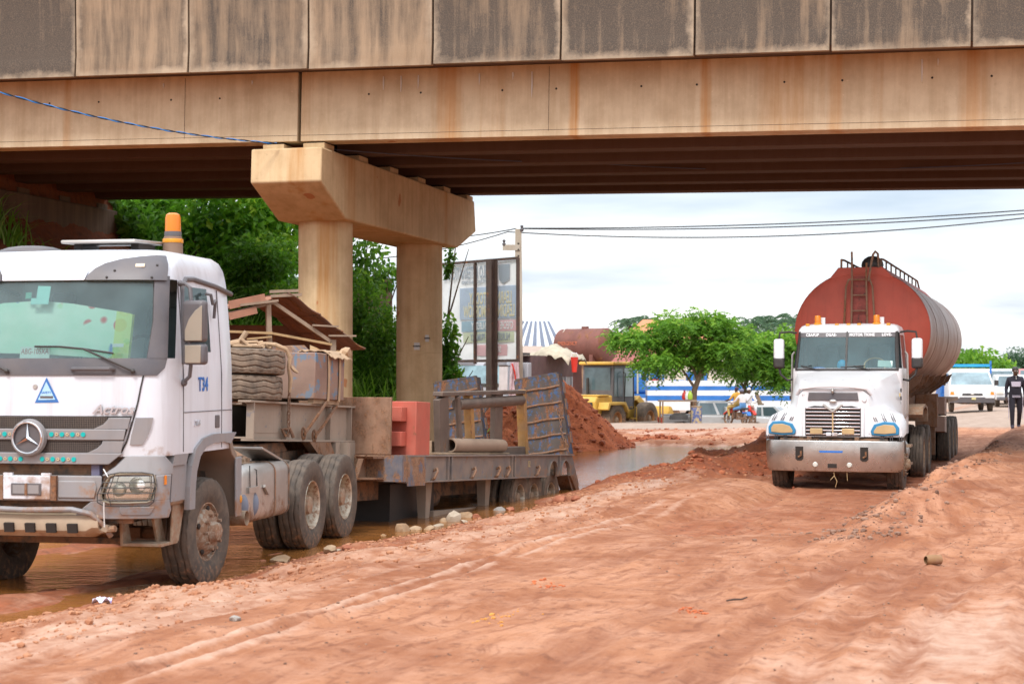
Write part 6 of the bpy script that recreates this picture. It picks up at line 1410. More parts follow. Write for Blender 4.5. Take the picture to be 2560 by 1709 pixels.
for s_ in (-1, 1):
    q = MB(); q.tube([(s_ * 0.33 - 0.02, yl + 0.03, 2.40), (s_ * 0.28 - 0.02, yl + 0.01, 3.2), (s_ * 0.25 - 0.02, yl + 0.01, 3.75), (s_ * 0.20 - 0.02, yl + 0.01, 3.88), (s_ * 0.12 - 0.02, yl + 0.01, 3.90)], 0.020, 7); q.build('guard_tube', M_RUSTY, tt)
q = MB(); q.bx(-0.15, 0.11, YC - 0.185, YC - 0.10, 2.5, 3.95); q.build('worn_strip', mat('worn_red_strip', (0.26, 0.05, 0.035), 0.7, var=0.4, scale=6, chips=(0.05, 0.025, 0.02), chip_amt=0.1), tt)
# under-frame
for s_ in (-1, 1):
    q = MB(); q.prism([(3.3, 1.18), (13.2, 1.18), (13.2, 1.72), (3.3, 1.72)], 'x', s_ * 0.48, s_ * 0.56); q.build('chassis_rail', M_RUSTY, tt)
    for k in range(6):
        q = MB(); y = 3.6 + k * 1.8; q.prism([(s_ * 0.5, 1.5), (s_ * 1.02, 1.88), (s_ * 1.10, 2.06), (s_ * 0.86, 1.96), (s_ * 0.5, 1.86)], 'y', y, y + 0.12); q.build('saddle', M_RUSTY, tt)
    q = MB(); q.bx(min(s_ * 0.75, s_ * 1.20), max(s_ * 0.75, s_ * 1.20), 6.0, 6.35, 0.95, 1.65); q.build('side_box', M_RUSTY, tt, bevel=0.02)
    for z, h in ((1.18, 0.34), (0.80, 0.30)):
        q = MB(); q.prism([(8.0, z), (8.65, z - 0.05), (8.65, z + h), (8.0, z + h + 0.03)], 'x', s_ * 0.8, s_ * 1.22); q.build('locker', mat('pinkish_locker', (0.42, 0.27, 0.22), 0.75, dust=0.3), tt)
    q = MB(); q.bx(min(s_ * 0.6, s_ * 1.25), max(s_ * 0.6, s_ * 1.25), 8.7, 12.5, 1.42, 1.50); q.build('trailer_guard', M_MUDDY, tt)
    q = MB(); q.bx(s_ * 1.05 - 0.06, s_ * 1.05 + 0.06, 6.6, 6.75, 0.35, 1.3); q.build('landing_leg', M_RUSTY, tt)
for y in (9.6, 10.9, 12.1):
    q = MB(); q.cyl((-1.0, y, 0.52), (1.0, y, 0.52), 0.08, 10); q.build('axle', M_CHASSIS, tt)
    for s_ in (-1, 1):
        wheel(tt, s_ * 1.24, y, 0.52, s_, 0.52, 0.27, 0.285, 'rear', M_RIMT, n=48)
        wheel(tt, s_ * 0.93, y, 0.52, s_, 0.52, 0.27, 0.285, 'plain', n=36)
# ================================================================== YARD AND BACKGROUND
# ------------------------------------------------------------------ heap of red earth behind the trailer
mx = np.linspace(-5.5, 7.5, 190); my = np.linspace(38.6, 55.0, 150)
MX, MY = np.meshgrid(mx, my)
hh = np.zeros_like(MX)
for (cx, cy, rx, ry, hz) in ((1.25, 46.5, 1.75, 2.8, 2.0), (-0.35, 47.0, 1.1, 2.4, 1.42), (0.4, 46.2, 1.2, 2.4, 1.45), (-0.2, 43.8, 1.8, 1.6, 0.75), (2.5, 46.8, 1.0, 2.0, 0.75), (4.0, 49.0, 1.4, 1.2, 0.22), (-1.1, 46.3, 1.1, 2.2, 1.15)):
    hh = np.maximum(hh, hz * np.clip(1.12 - np.sqrt(((MX - cx) / rx) ** 2 + ((MY - cy) / ry) ** 2) * 0.92, 0, 1.06) ** 1.05)
hh = hh + np.clip(hh, 0, 0.6) * (0.42 * fbm(MX * 1.7, MY * 1.7, 201, 5) + 0.20 * fbm(MX * 6, MY * 6, 202, 3))
hz_ = hh + np.minimum(ground_z(MX, MY), 0.25) - 0.10
ii = np.arange(MX.size).reshape(MX.shape)
mf = np.stack([ii[:-1, :-1], ii[:-1, 1:], ii[1:, 1:], ii[1:, :-1]], -1).reshape(-1, 4)
mme = np_mesh('dirt_mound', np.stack([MX, MY, hz_], -1).reshape(-1, 3), mf)
def soil_mat():
    t = NT('red_dug_soil'); g = t.pos(); n1 = t.noise(g, 1.3, 6, 0.6); n2 = t.noise(g, 7, 6, 0.7); n3 = t.noise(g, 26, 4, 0.7)
    c = t.mix(t.ramp(n1, [(0.35, 0.0), (0.65, 1.0)]), (0.36, 0.085, 0.032), (0.56, 0.165, 0.066))
    c = t.mix(t.math('MULTIPLY', t.ramp(n2, [(0.38, 1.0), (0.5, 0.0)]), 0.6), c, (0.14, 0.035, 0.02))
    c = t.mix(t.math('MULTIPLY', t.ramp(n3, [(0.60, 0.0), (0.68, 1.0)]), 0.6), c, (0.55, 0.27, 0.17))
    return t.finish(t.pbsdf(**{'Base Color': c, 'Roughness': 0.92, 'Normal': t.bump(t.math('ADD', n2, t.math('MULTIPLY', n3, 0.5)), 0.9, 0.09), 'Specular IOR Level': 0.2}))
M_SOIL = soil_mat(); mme.materials.append(M_SOIL)
mo = bpy.data.objects.new('dirt_mound', mme); COL.objects.link(mo); tag(mo, 'high heap of freshly dug red earth behind the trailer ramps', 'dirt mound')

# ------------------------------------------------------------------ generic small vehicles
M_SILVER = mat('silver_paint', (0.55, 0.56, 0.57), 0.3, 0.2, var=0.08, dust=0.15)
M_CARWH = mat('car_white', (0.76, 0.77, 0.78), 0.3, var=0.06, dust=0.08)
M_YELLOW = mat('machine_yellow', (0.72, 0.42, 0.05), 0.5, var=0.18, scale=1.6, dust=0.22, streak=0.15)
M_BLUEP = mat('bright_blue_paint', (0.012, 0.16, 0.52), 0.42, var=0.18, scale=1.5, dust=0.08)
M_REDP = mat('bright_red_plastic', (0.62, 0.035, 0.02), 0.4, var=0.1)
def greenhouse(parent, base, top, w0, w1, z0, z1, m_, panes):
    """base/top: (y_front, y_rear); panes: list of (side, a, b) in 0..1 along the length"""
    yf0, yr0 = base; yf1, yr1 = top
    q = MB(); q.hexa([(-w0, yf0, z0), (w0, yf0, z0), (w0, yr0, z0), (-w0, yr0, z0), (-w1, yf1, z1), (w1, yf1, z1), (w1, yr1, z1), (-w1, yr1, z1)])
    g = q.build('cabin', m_, parent, bevel=0.05, seg=3)
    def pt(side, a, h, off):
        y = (yf0 + (yr0 - yf0) * a) * (1 - h) + (yf1 + (yr1 - yf1) * a) * h; x = (w0 + (w1 - w0) * h) + off
        return (side * x, y, z0 + (z1 - z0) * h)
    for sd in (-1, 1):
        for a, b in panes:
            q = MB(); q.hexa([pt(sd, a, 0.08, -0.03), pt(sd, b, 0.08, -0.03), pt(sd, b, 0.86, -0.03), pt(sd, a, 0.86, -0.03), pt(sd, a, 0.08, 0.006), pt(sd, b, 0.08, 0.006), pt(sd, b, 0.86, 0.006), pt(sd, a, 0.86, 0.006)]); q.build('side_window', M_GLASSF, parent)
    for (y0, y1, d) in ((yf0, yf1, -1), (yr0, yr1, 1)):
        if abs(y0 - y1) < 0.01 and d > 0 and False: continue
        a0 = 0.10; a1 = 0.88
        P = lambda x, h, o: (x * (w0 + (w1 - w0) * h) * 0.88, y0 + (y1 - y0) * h + d * o, z0 + (z1 - z0) * h)
        q = MB(); q.hexa([P(-1, a0, -0.02), P(1, a0, -0.02), P(1, a1, -0.02), P(-1, a1, -0.02), P(-1, a0, 0.007), P(1, a0, 0.007), P(1, a1, 0.007), P(-1, a1, 0.007)]); q.build('windscreen' if d < 0 else 'rear_window', M_GLASSF, parent)
    return g
def car(name, label, cat, loc, rz, prof, w, gh, m_, wheels, wr=0.34, group=None, lamps=True):
    """prof: lower-body side outline (y,z) with -y the front; gh: greenhouse arguments"""
    c = thing(name, label, cat, loc, (0, 0, rz), group)
    q = MB(); q.prism(prof, 'x', -w, w); q.build('body', m_, c, bevel=0.06, seg=3)
    greenhouse(c, *gh)
    yf = min(p[0] for p in prof); yr = max(p[0] for p in prof)
    for s_ in (-1, 1):
        for y in wheels: wheel(c, s_ * (w - 0.02), y, wr, s_, wr, 0.22, wr * 0.6, 'plain', M_ALU, n=36)
        if lamps:
            q = MB(); q.box((s_ * (w - 0.20), yf + 0.0, 0.72), (0.34, 0.06, 0.16)); q.build('headlight', M_LENS, c, bevel=0.02)
            q = MB(); q.box((s_ * (w - 0.10), yr - 0.0, 0.85), (0.16, 0.05, 0.28)); q.build('tail_light', M_REDP, c, bevel=0.02)
        q = MB(); q.box((s_ * (w + 0.10), gh[0][0] + 0.30, gh[4] + 0.10), (0.16, 0.08, 0.14)); q.build('mirror', M_BLACK, c, bevel=0.03)
    q = MB(); q.box((0, yf - 0.02, 0.42), (w * 1.9, 0.14, 0.18)); q.build('bumper', M_DKGREY, c, bevel=0.04)
    q = MB(); q.box((0, yf - 0.01, 0.70), (0.7, 0.05, 0.12)); q.build('grille', M_BLACK, c, bevel=0.01)
    return c
# silver double-cab pickup, nose to the right
P0 = at(1786, 1060, 78.0)
pk = car('pickup_truck', 'silver double-cab pickup with an open door behind the motorcycles', 'pickup', (P0.x, 78.0, -1.02), R(90),
    [(-2.55, 0.45), (-2.6, 0.75), (-2.5, 0.98), (-1.3, 1.08), (0.85, 1.10), (2.55, 1.10), (2.6, 0.5), (2.2, 0.42), (1.95, 0.75), (1.5, 0.78), (1.2, 0.42), (-1.2, 0.40), (-1.5, 0.76), (-1.95, 0.76), (-2.2, 0.42)], 0.90,
    ((-1.35, 1.0), (-0.62, 0.85), 0.84, 0.68, 1.08, 1.77, M_SILVER, [(0.14, 0.50), (0.56, 0.94)]), M_SILVER, (-1.7, 1.7), 0.38)
for i, y in enumerate((-0.28, 0.95)):
    q = MB(); q.box((-0.905, y, 0.95), (0.02, 0.14, 0.03)); q.build('door_handle', M_ALU, pk)
q = MB(); q.box((-1.22, -0.36, 0.98), (0.72, 0.06, 1.05)); q.build('door', M_SILVER, pk, bevel=0.02)
q = MB(); q.bx(-0.84, 0.84, 1.08, 2.5, 1.0, 1.12); q.build('cargo_bed', M_DKGREY, pk)
# small white car beyond the motorcycles
P0 = at(1925, 1060, 84.0)
car('white_car', 'small white saloon car half hidden by the tanker bonnet', 'car', (P0.x, 84.0, -1.02), R(70),
    [(-2.1, 0.35), (-2.15, 0.65), (-1.1, 0.85), (1.5, 0.92), (2.1, 0.85), (2.15, 0.4)], 0.83, ((-1.05, 1.5), (-0.35, 0.95), 0.78, 0.58, 0.85, 1.42, M_CARWH, [(0.12, 0.48), (0.53, 0.9)]), M_CARWH, (-1.3, 1.3), 0.31)
# ------------------------------------------------------------------ wheel loader
LA = R(33); P0 = at(1530, 1060, 80.0)
ld = thing('wheel_loader', 'yellow wheel loader with a glazed cab parked beside the red earth heap', 'wheel loader', (P0.x, 80.5, -0.98), (0, 0, -LA)); ld.scale = (1.1, 1.1, 1.1)
q = MB(); q.prism([(-2.7, 0.75), (-2.75, 1.55), (-2.55, 1.75), (-0.95, 1.80), (-0.9, 1.1), (-1.0, 0.75)], 'x', -0.75, 0.75); q.build('engine_hood', M_YELLOW, ld, bevel=0.08, seg=3)
q = MB(); q.bx(-0.62, 0.62, -2.78, -2.72, 0.95, 1.5); q.build('radiator_grille', M_BLACK, ld)
q = MB(); q.bx(-0.80, 0.80, -2.5, -1.6, 1.76, 1.82); q.build('hood_cover', M_YELLOW, ld, bevel=0.02)
q = MB(); q.cyl((-0.35, -1.5, 1.78), (-0.35, -1.5, 2.55), 0.07, 12); q.build('exhaust_stack', M_BLACK, ld)
q = MB(); q.prism([(-1.25, 1.15), (0.55, 1.15), (0.75, 1.6), (0.62, 3.12), (-1.15, 3.12), (-1.28, 1.6)], 'x', -0.78, 0.78); cb_ = q.build('loader_cab', M_DKGREY, ld, bevel=0.04)
q = MB(); q.bx(-0.90, 0.90, -1.35, 0.80, 3.12, 3.26); q.build('cab_roof', M_YELLOW, cb_, bevel=0.05, seg=3)
M_GLF2 = glass('loader_glass', (0.72, 0.9, 0.88), film=0.35, filmcol=(0.20, 0.36, 0.36))
q = MB(); q.box((0, -1.235, 2.35), (1.30, 0.02, 1.3)); q.build('rear_pane', M_GLASSF, cb_)
for s_ in (-1, 1):
    for (y, ly) in ((-0.75, 0.75), (0.15, 0.75)):
        q = MB(); q.box((s_ * 0.785, y, 2.35), (0.012, ly, 1.25)); q.build('side_pane', mat('pale_cab_glass', (0.42, 0.52, 0.54), 0.1) if y > 0 else M_GLASSF, cb_)
q = MB(); q.box((0, -0.3, 1.85), (0.5, 0.5, 0.5)); q.box((0, -0.55, 2.25), (0.5, 0.12, 0.6)); q.build('seat', M_BLACK, cb_, bevel=0.05)
q = MB(); q.prism([(0.7, 0.75), (2.3, 0.65), (2.4, 1.3), (1.6, 1.75), (0.75, 1.5)], 'x', -0.45, 0.45); q.build('front_frame', M_YELLOW, ld, bevel=0.05)
q = MB(); q.bx(-0.35, 0.35, -0.2, 1.0, 0.6, 1.1); q.build('articulation_joint', M_CHASSIS, ld)
for s_ in (-1, 1):
    q = MB(); q.prism([(1.2, 1.55), (1.5, 1.75), (3.2, 0.75), (3.3, 0.45), (3.0, 0.5)], 'x', s_ * 0.48, s_ * 0.62); q.build('lift_arm', M_YELLOW, ld, bevel=0.02)
    q = MB(); q.prism([(-2.55, 1.2), (-2.45, 1.5), (-0.95, 1.5), (-0.6, 1.1), (-0.7, 1.05), (-1.05, 1.38), (-2.3, 1.38), (-2.45, 1.15)], 'x', s_ * 0.76, s_ * 1.28); q.build('fender', M_YELLOW, ld, bevel=0.02)
    q = MB(); q.tube([(s_ * 0.95, -0.55, 1.2), (s_ * 1.0, -0.5, 2.75), (s_ * 0.85, -0.45, 2.8)], 0.025, 6); q.tube([(s_ * 1.0, 0.2, 1.2), (s_ * 1.02, 0.2, 2.75), (s_ * 0.85, 0.2, 2.8)], 0.025, 6)
    for z in (1.7, 2.6): q.tube([(s_ * 0.98, -0.55, z), (s_ * 1.02, 0.2, z)], 0.02, 6)
    q.build('handrail', M_BLACK, ld)
    q = MB(); q.tube([(s_ * 0.8, 0.6, 2.95), (s_ * 1.25, 0.75, 2.95), (s_ * 1.25, 0.75, 2.75)], 0.02, 6); q.box((s_ * 1.25, 0.75, 2.6), (0.2, 0.06, 0.32)); q.build('mirror', M_BLACK, ld)
    for y in (-1.55, 1.45): wheel(ld, s_ * 1.22, y, 0.72, s_, 0.74, 0.52, 0.36, 'rear', mat('orange_rim', (0.42, 0.16, 0.04), 0.6, dust=0.3), M_TYREM, n=48, zig=0.03)
    q = MB(); q.tube([(s_ * 0.7, 0.3, 1.25), (s_ * 1.05, 0.4, 1.25), (s_ * 1.05, 0.42, 0.4), (s_ * 0.75, 0.4, 0.4)], 0.025, 6); q.tube([(s_ * 0.75, 0.4, 0.75), (s_ * 1.05, 0.42, 0.75)], 0.03, 6); q.build('ladder', M_YELLOW, ld)
q = MB(); bk_ = [(2.95, 0.25), (2.9, 0.9), (3.1, 1.25), (3.3, 1.2), (3.15, 0.9), (3.2, 0.3), (4.05, 0.12), (4.1, 0.02), (3.1, 0.05)]
q.prism(bk_, 'x', -1.3, 1.3); q.prism([(2.95, 0.2), (2.95, 1.0), (3.25, 1.2), (4.05, 0.1), (3.1, 0.05)], 'x', -1.33, -1.27); q.prism([(2.95, 0.2), (2.95, 1.0), (3.25, 1.2), (4.05, 0.1), (3.1, 0.05)], 'x', 1.27, 1.33); q.build('bucket', M_YELLOW, ld)
# ------------------------------------------------------------------ grey tipper lorry
DA = R(24); P0 = at(1230, 1000, 68.0)
dt = thing('tipper_truck', 'grey tipper lorry with a maroon body parked behind the billboard post', 'truck', (P0.x, 68.0, -0.55), (0, 0, -DA))
M_GREYC = mat('grey_cab_paint', (0.34, 0.36, 0.40), 0.4, var=0.1, dust=0.15)
DFR = Front([(0.6, 1.22, -1.4), (1.75, 1.22, -1.42), (2.2, 1.21, -1.40), (2.95, 1.16, -1.22), (3.1, 1.12, -1.1), (3.2, 1.0, -0.9), (3.24, 0.8, -0.6)], 0.35, 3.4)
DFR.shell([0.7, 1.3, 1.8, 2.1, 2.25, 2.6, 2.95, 3.05, 3.1, 3.15, 3.2, 3.24], 0.6, [-0.85, -0.8, -0.3, 0.0, 0.5], None, 18).build('cab', M_GREYC, dt, angle=42)
DFR.patch([(2.2, -1.08, 1.08), (2.6, -1.07, 1.07), (2.92, -1.04, 1.04)], 0.006, 0.01, 16).build('windscreen', mat('pale_windscreen', (0.22, 0.34, 0.38), 0.12, var=0.4, spec=0.7), dt)
DFR.patch([(2.05, -1.15, 1.15), (2.18, -1.17, 1.17)], 0.012, 0.02, 16).build('windscreen_trim', M_BLACK, dt)
for s_ in (-1, 1):
    rows = [(2.93, 0.18, 1.15), (3.02, 0.22, 1.13), (3.12, 0.4, 1.08)]
    DFR.patch([(z, a, b) if s_ > 0 else (z, -b, -a) for z, a, b in rows], 0.03, 0.03, 8).build('visor', M_DKGREY, dt)
    q = MB(); q.box((s_ * 1.19, -0.42, 2.55), (0.02, 0.62, 0.6)); q.build('side_window', M_GLASSF, dt)
    q = MB(); q.box((s_ * 1.45, -1.0, 2.45), (0.2, 0.1, 0.62)); q.build('mirror', M_BLACK, dt, bevel=0.03)
    q = MB(); q.tube([(s_ * 1.15, -0.9, 2.9), (s_ * 1.42, -1.0, 2.88), (s_ * 1.45, -1.0, 2.7)], 0.025, 6); q.build('mirror_arm', M_BLACK, dt)
    q = MB(); q.box((s_ * 0.95, -1.42, 0.95), (0.4, 0.08, 0.2)); q.build('headlight', M_LENS, dt)
    for y in (0, 3.2, 4.5): wheel(dt, s_ * 1.2, y, 0.52, s_, 0.52, 0.3, 0.29, 'plain', n=36)
    q = MB(); q.tube([(s_ * 1.28, 1.6, 1.2), (s_ * 1.28, 1.7, 2.1), (s_ * 1.28, 2.0, 2.1), (s_ * 1.28, 2.1, 1.2)], 0.025, 6); q.build('side_rail', M_BLACK, dt)
q = MB(); q.box((0, -1.0, 3.05), (0.7, 0.3, 0.10)); q.build('brow_strip', M_CARWH, dt)
q = MB(); q.bx(-0.5, 0.5, -0.2, 5.4, 0.8, 1.1); q.build('chassis', M_CHASSIS, dt)
q = MB(); q.bx(-1.22, 1.22, 1.25, 5.9, 1.2, 2.45); tb = q.build('tipper_body', mat('grey_body_steel', (0.26, 0.255, 0.265), 0.6, dust=0.2), dt)
q = MB(); q.bx(-1.24, 1.24, 1.2, 5.9, 2.452, 3.35); q.build('upper_boards', mat('maroon_boards', (0.085, 0.035, 0.04), 0.6, var=0.4, dust=0.12), dt)
for k in range(7):
    for s_ in (-1, 1):
        q = MB(); q.bx(s_ * 1.26 - 0.035, s_ * 1.26 + 0.035, 1.35 + k * 0.72, 1.43 + k * 0.72, 1.15, 2.45); q.build('body_rib', M_GREYC, tb)
q = MB(); q.bx(0.75, 1.3, 0.75, 1.15, 1.6, 3.05); q.build('air_intake', mat('grey_box', (0.30, 0.30, 0.33), 0.5, dust=0.15), dt, bevel=0.04)
q = MB(); q.tube([(0.9, 0.75, 2.2), (0.9, 0.72, 3.3), (0.7, 0.8, 3.75), (0.5, 1.1, 3.7)], 0.04, 8); q.build('hose', M_BLACK, dt)
q = MB(); q.bx(-1.2, 1.2, 0.66, 1.2, 3.36, 3.46); q.bx(-1.1, 0.0, 0.72, 1.15, 3.46, 3.75); q.build('head_board', M_BLACK, dt)
for x in (-0.55, 0.95):
    q = MB(); q.lathe([(0.07, 0), (0.07, 0.16), (0.05, 0.2), (0, 0.2)], 'z', 12); q.build('beacon', M_ORANGE, dt, loc=(x, -0.3, 3.22))
tpl = thing('load_tarpaulin', 'crumpled beige tarpaulin heaped on top of the tipper body', 'tarpaulin', at(1388, 890, 71.0), (0, 0, -DA)); tpl.scale = (0.8, 0.75, 0.62)
q = MB(); rows = []
for i in range(14):
    rows.append([(-1.27 + 2.54 * j / 13, -1.3 + 2.9 * i / 13, 0.05 - (0.35 if j in (0, 13) else 0.0) - (0.3 if i in (0, 13) else 0) + max(0, 0.75 * math.exp(-((j - 6.5) / 4.5) ** 2 - ((i - 5) / 5.0) ** 2)) + 0.14 * math.sin(j * 1.9 + i * 1.3) * math.cos(i * 1.1)) for j in range(14)])
q.slab(rows, (0, 0, -0.05)); q.build('canvas_sheet', mat('beige_tarp', (0.46, 0.40, 0.30), 0.85, var=0.35, scale=2), tpl)
rbk = thing('red_bucket', 'red plastic bucket hanging on the side of the tipper body', 'bucket', at(1436, 930, 69.6))
q = MB(); q.lathe([(0.0, 0), (0.10, 0), (0.16, 0.62), (0.17, 0.62), (0.17, 0.64), (0.0, 0.60)], 'z', 16); q.build('bucket_shell', M_REDP, rbk)
q = MB(); q.tube([(-0.16, 0, 0.62), (-0.1, 0, 0.8), (0.1, 0, 0.8), (0.16, 0, 0.62)], 0.02, 6); q.build('bucket_bail', M_CARWH, rbk)
# ------------------------------------------------------------------ blue flatbed lorry with tank, drum and cone
P0 = at(1639, 1060, 105.0); bt = thing('blue_flatbed_truck', 'blue and white flatbed lorry carrying a tall blue tank behind the loader', 'truck', (P0.x, 105.0, -1.15), (0, 0, R(88)))
def bstrip(z0, z1, m_, nm, w=1.25): q = MB(); q.bx(-w, w, -1.9, 1.6, z0, z1); return q.build(nm, m_, bt)
bstrip(1.02, 1.28, M_BLUEP, 'bed_skirt'); bstrip(1.285, 1.62, M_CARWH, 'bed_stripe', 1.245); bstrip(1.625, 1.88, M_BLUEP, 'bed_edge')
q = MB(); q.bx(-1.15, 1.15, -0.5, 1.55, 1.885, 3.45); q.build('tank_body', M_BLUEP, bt, bevel=0.25, seg=4)
for y in (-0.3, 0.45, 1.2):
    q = MB(); q.bx(-1.2, -1.15, y - 0.05, y + 0.05, 1.9, 3.5); q.build('tank_pipe', mat('pale_pipe%d' % int(y * 10), (0.5, 0.48, 0.35), 0.6), bt)
text('T21', 0.38, M_LET, bt, (-1.162, 0.85, 3.05), (0, 0, R(-90)))
q = MB(); q.bx(-1.1, 1.1, -1.8, -1.05, 2.35, 2.75); q.build('equipment_box', M_BLUEP, bt, bevel=0.05)
q = MB(); q.bx(-1.2, 1.2, -3.2, -2.0, 0.85, 3.3); cbb = q.build('cab', M_BLUEP, bt, bevel=0.12, seg=3)
q = MB(); q.bx(-1.215, -1.2, -3.0, -2.3, 2.2, 3.0); q.build('side_window', M_GLASSF, cbb)
q = MB(); q.bx(-1.05, 1.05, -3.22, -3.20, 2.15, 3.1); q.build('windscreen', M_GLASSF, cbb)
q = MB(); q.bx(-1.222, -1.2, -2.4, -2.15, 1.4, 1.65); q.build('yellow_mark', M_YELLOW, cbb)
q = MB(); q.bx(-0.5, 0.5, -3.0, 1.5, 0.7, 1.0); q.build('chassis', M_CHASSIS, bt)
for s_ in (-1, 1):
    for y in (-2.6, 0.9): wheel(bt, s_ * 1.2, y, 0.5, s_, 0.5, 0.3, 0.28, 'plain', n=36)
P0 = at(1636, 985, 103.6)
dr = thing('oil_drum', 'bright red steel drum standing on the blue lorry bed', 'drum', (P0.x, 103.95, 0.735))
q = MB(); q.lathe([(0, 0), (0.33, 0), (0.34, 0.03), (0.32, 0.06), (0.32, 0.28), (0.335, 0.31), (0.32, 0.34), (0.32, 0.58), (0.335, 0.61), (0.32, 0.64), (0.32, 0.88), (0.34, 0.9), (0.32, 0.93), (0, 0.9)], 'z', 24); q.build('drum_shell', M_REDP, dr)
q = MB(); q.lathe([(0.322, 0.42), (0.324, 0.42), (0.324, 0.5), (0.322, 0.5)], 'z', 24); q.build('drum_label', M_CARWH, dr)
P0 = at(1650, 985, 103.6)
cn_ = thing('traffic_cone', 'faded pink traffic cone leaning against the red drum', 'traffic cone', (P0.x + 0.1, 103.95, 0.735))
q = MB(); q.lathe([(0.26, 0), (0.26, 0.03), (0.19, 0.05), (0.045, 0.95), (0.0, 0.95)], 'z', 18); q.build('cone_body', mat('faded_pink', (0.62, 0.12, 0.14), 0.6), cn_)
q = MB(); q.lathe([(0.142, 0.36), (0.145, 0.36), (0.115, 0.52), (0.112, 0.52)], 'z', 18); q.build('cone_band', M_CARWH, cn_)
# white lorry with blue stripes behind the trees
P0 = at(1830, 1060, 96.0); wl = thing('striped_truck', 'white lorry with blue stripes standing behind the two leafy trees', 'truck', (P0.x, 96.0, -1.0), (0, 0, R(88)))
for z0, z1, m_ in ((0.9, 1.45, M_CARWH), (1.453, 1.75, M_BLUEP), (1.753, 2.05, M_CARWH), (2.053, 2.3, M_BLUEP), (2.303, 2.6, M_CARWH)):
    q = MB(); q.bx(-1.2 - (0.004 if m_ is M_BLUEP else 0), 1.2, -3.4, 5.0, z0, z1); q.build('body_stripe', m_, wl)
q = MB(); q.bx(-1.18, 1.18, -5.4, -3.45, 0.8, 3.1); wc = q.build('cab', M_CARWH, wl, bevel=0.1, seg=3)
q = MB(); q.bx(-1.19, -1.17, -5.0, -3.9, 1.95, 2.75); q.build('side_window', M_GLASSF, wc)
q = MB(); q.bx(-1.0, 1.0, -5.42, -5.40, 1.9, 2.8); q.build('windscreen', M_GLASSF, wc)
text('T30', 0.45, M_BLUEPT, wl, (-1.21, -0.6, 2.18), (0, 0, R(-90)))
for s_ in (-1, 1):
    for y in (-4.4, 2.2, 3.5): wheel(wl, s_ * 1.16, y, 0.5, s_, 0.5, 0.3, 0.28, 'plain', n=36)
# ------------------------------------------------------------------ white flatbed van on the road, blue rack
VA = R(9); P0 = at(2424, 1042, 72.0)
vz = gz(P0.x, 72.0)
vn = thing('flatbed_van', 'white flatbed van with a blue load rack driving up the road', 'van', (P0.x, 72.0, vz), (0, 0, -VA))
VF = Front([(0.42, 0.95, -0.95), (0.75, 0.97, -0.98), (1.05, 0.965, -0.90), (1.18, 0.95, -0.72), (1.75, 0.86, -0.05), (1.85, 0.82, 0.12), (1.90, 0.72, 0.3)], 0.22, 3.2)
VF.shell([0.42, 0.6, 0.75, 0.9, 1.05, 1.12, 1.18, 1.35, 1.55, 1.75, 1.81, 1.85, 1.88, 1.90], 1.35, [0.15, 0.3, 0.6, 1.0, 1.25], None, 18).build('cab', M_CARWH, vn, angle=42)
VF.patch([(1.20, -0.88, 0.88), (1.45, -0.83, 0.83), (1.73, -0.78, 0.78)], 0.006, 0.01, 14).build('windscreen', mat('van_screen', (0.22, 0.30, 0.33), 0.1, var=0.5, scale=1.5, spec=0.7), vn)
VF.patch([(0.42, -0.94, 0.94), (0.55, -0.95, 0.95), (0.66, -0.955, 0.955)], 0.02, 0.05, 14).build('bumper', M_DKGREY, vn)
VF.patch([(0.73, -0.42, 0.42), (0.78, -0.44, 0.44), (0.83, -0.40, 0.40)], 0.01, 0.02, 8).build('grille', M_BLACK, vn)
q = MB(); q.ball(VF.at(0, 0.78, 0.012), 0.08, 12, 6, (1, 0.2, 0.4)); q.build('emblem', M_ALU, vn)
for s_ in (-1, 1):
    S = lambda rows: [(z, a, b) if s_ > 0 else (z, -b, -a) for z, a, b in rows]
    VF.patch(S([(0.76, 0.54, 0.76), (0.90, 0.60, 0.78)]), 0.008, 0.02, 4).build('headlight', M_LENS, vn)
    VF.patch(S([(0.76, 0.765, 0.93), (0.90, 0.785, 0.90)]), 0.008, 0.02, 4).build('indicator', M_ORANGE, vn)
    VF.patch(S([(0.62, 0.55, 0.92), (0.665, 0.55, 0.92)]), 0.03, 0.02, 4).build('bumper_lettering', M_CARWH, vn)
    q = MB(); q.box((s_ * 0.93, 0.35, 1.45), (0.02, 0.62, 0.45)); q.build('side_window', M_GLASSF, vn)
    q = MB(); q.box((s_ * 1.12, -0.1, 1.28), (0.18, 0.08, 0.24)); q.build('mirror', M_BLACK, vn, bevel=0.03)
    for y in (-0.25, 2.9): wheel(vn, s_ * 0.92, y, 0.33, s_, 0.33, 0.2, 0.2, 'plain', n=36)
    q = MB(); q.bx(s_ * 1.08 - 0.04, s_ * 1.08 + 0.04, 1.45, 1.53, 0.45, 2.25); q.build('rack_post', M_BLUEP, vn)
q = MB(); q.bx(-0.09, 0.09, -0.012, 0.0, -0.045, 0.045); npv = q.build('number_plate', mat('yellow_plate', (0.62, 0.55, 0.25), 0.5), vn, loc=(0.05, -1.01, 0.60))
q = MB(); q.bx(-1.12, 1.12, 1.45, 1.53, 1.98, 2.10); q.build('rack_bar', mat('light_blue_paint', (0.02, 0.30, 0.62), 0.5), vn)
q = MB(); q.bx(-1.05, 1.05, 1.42, 4.4, 0.62, 0.78); q.build('flat_bed', M_BLUEP, vn)
q = MB(); q.bx(-1.02, 1.02, 1.6, 4.4, 0.78, 1.15); q.build('bed_sides', M_BLUEP, vn)
q = MB(); q.bx(-0.4, 0.4, -0.6, 4.2, 0.35, 0.6); q.build('chassis', M_CHASSIS, vn)
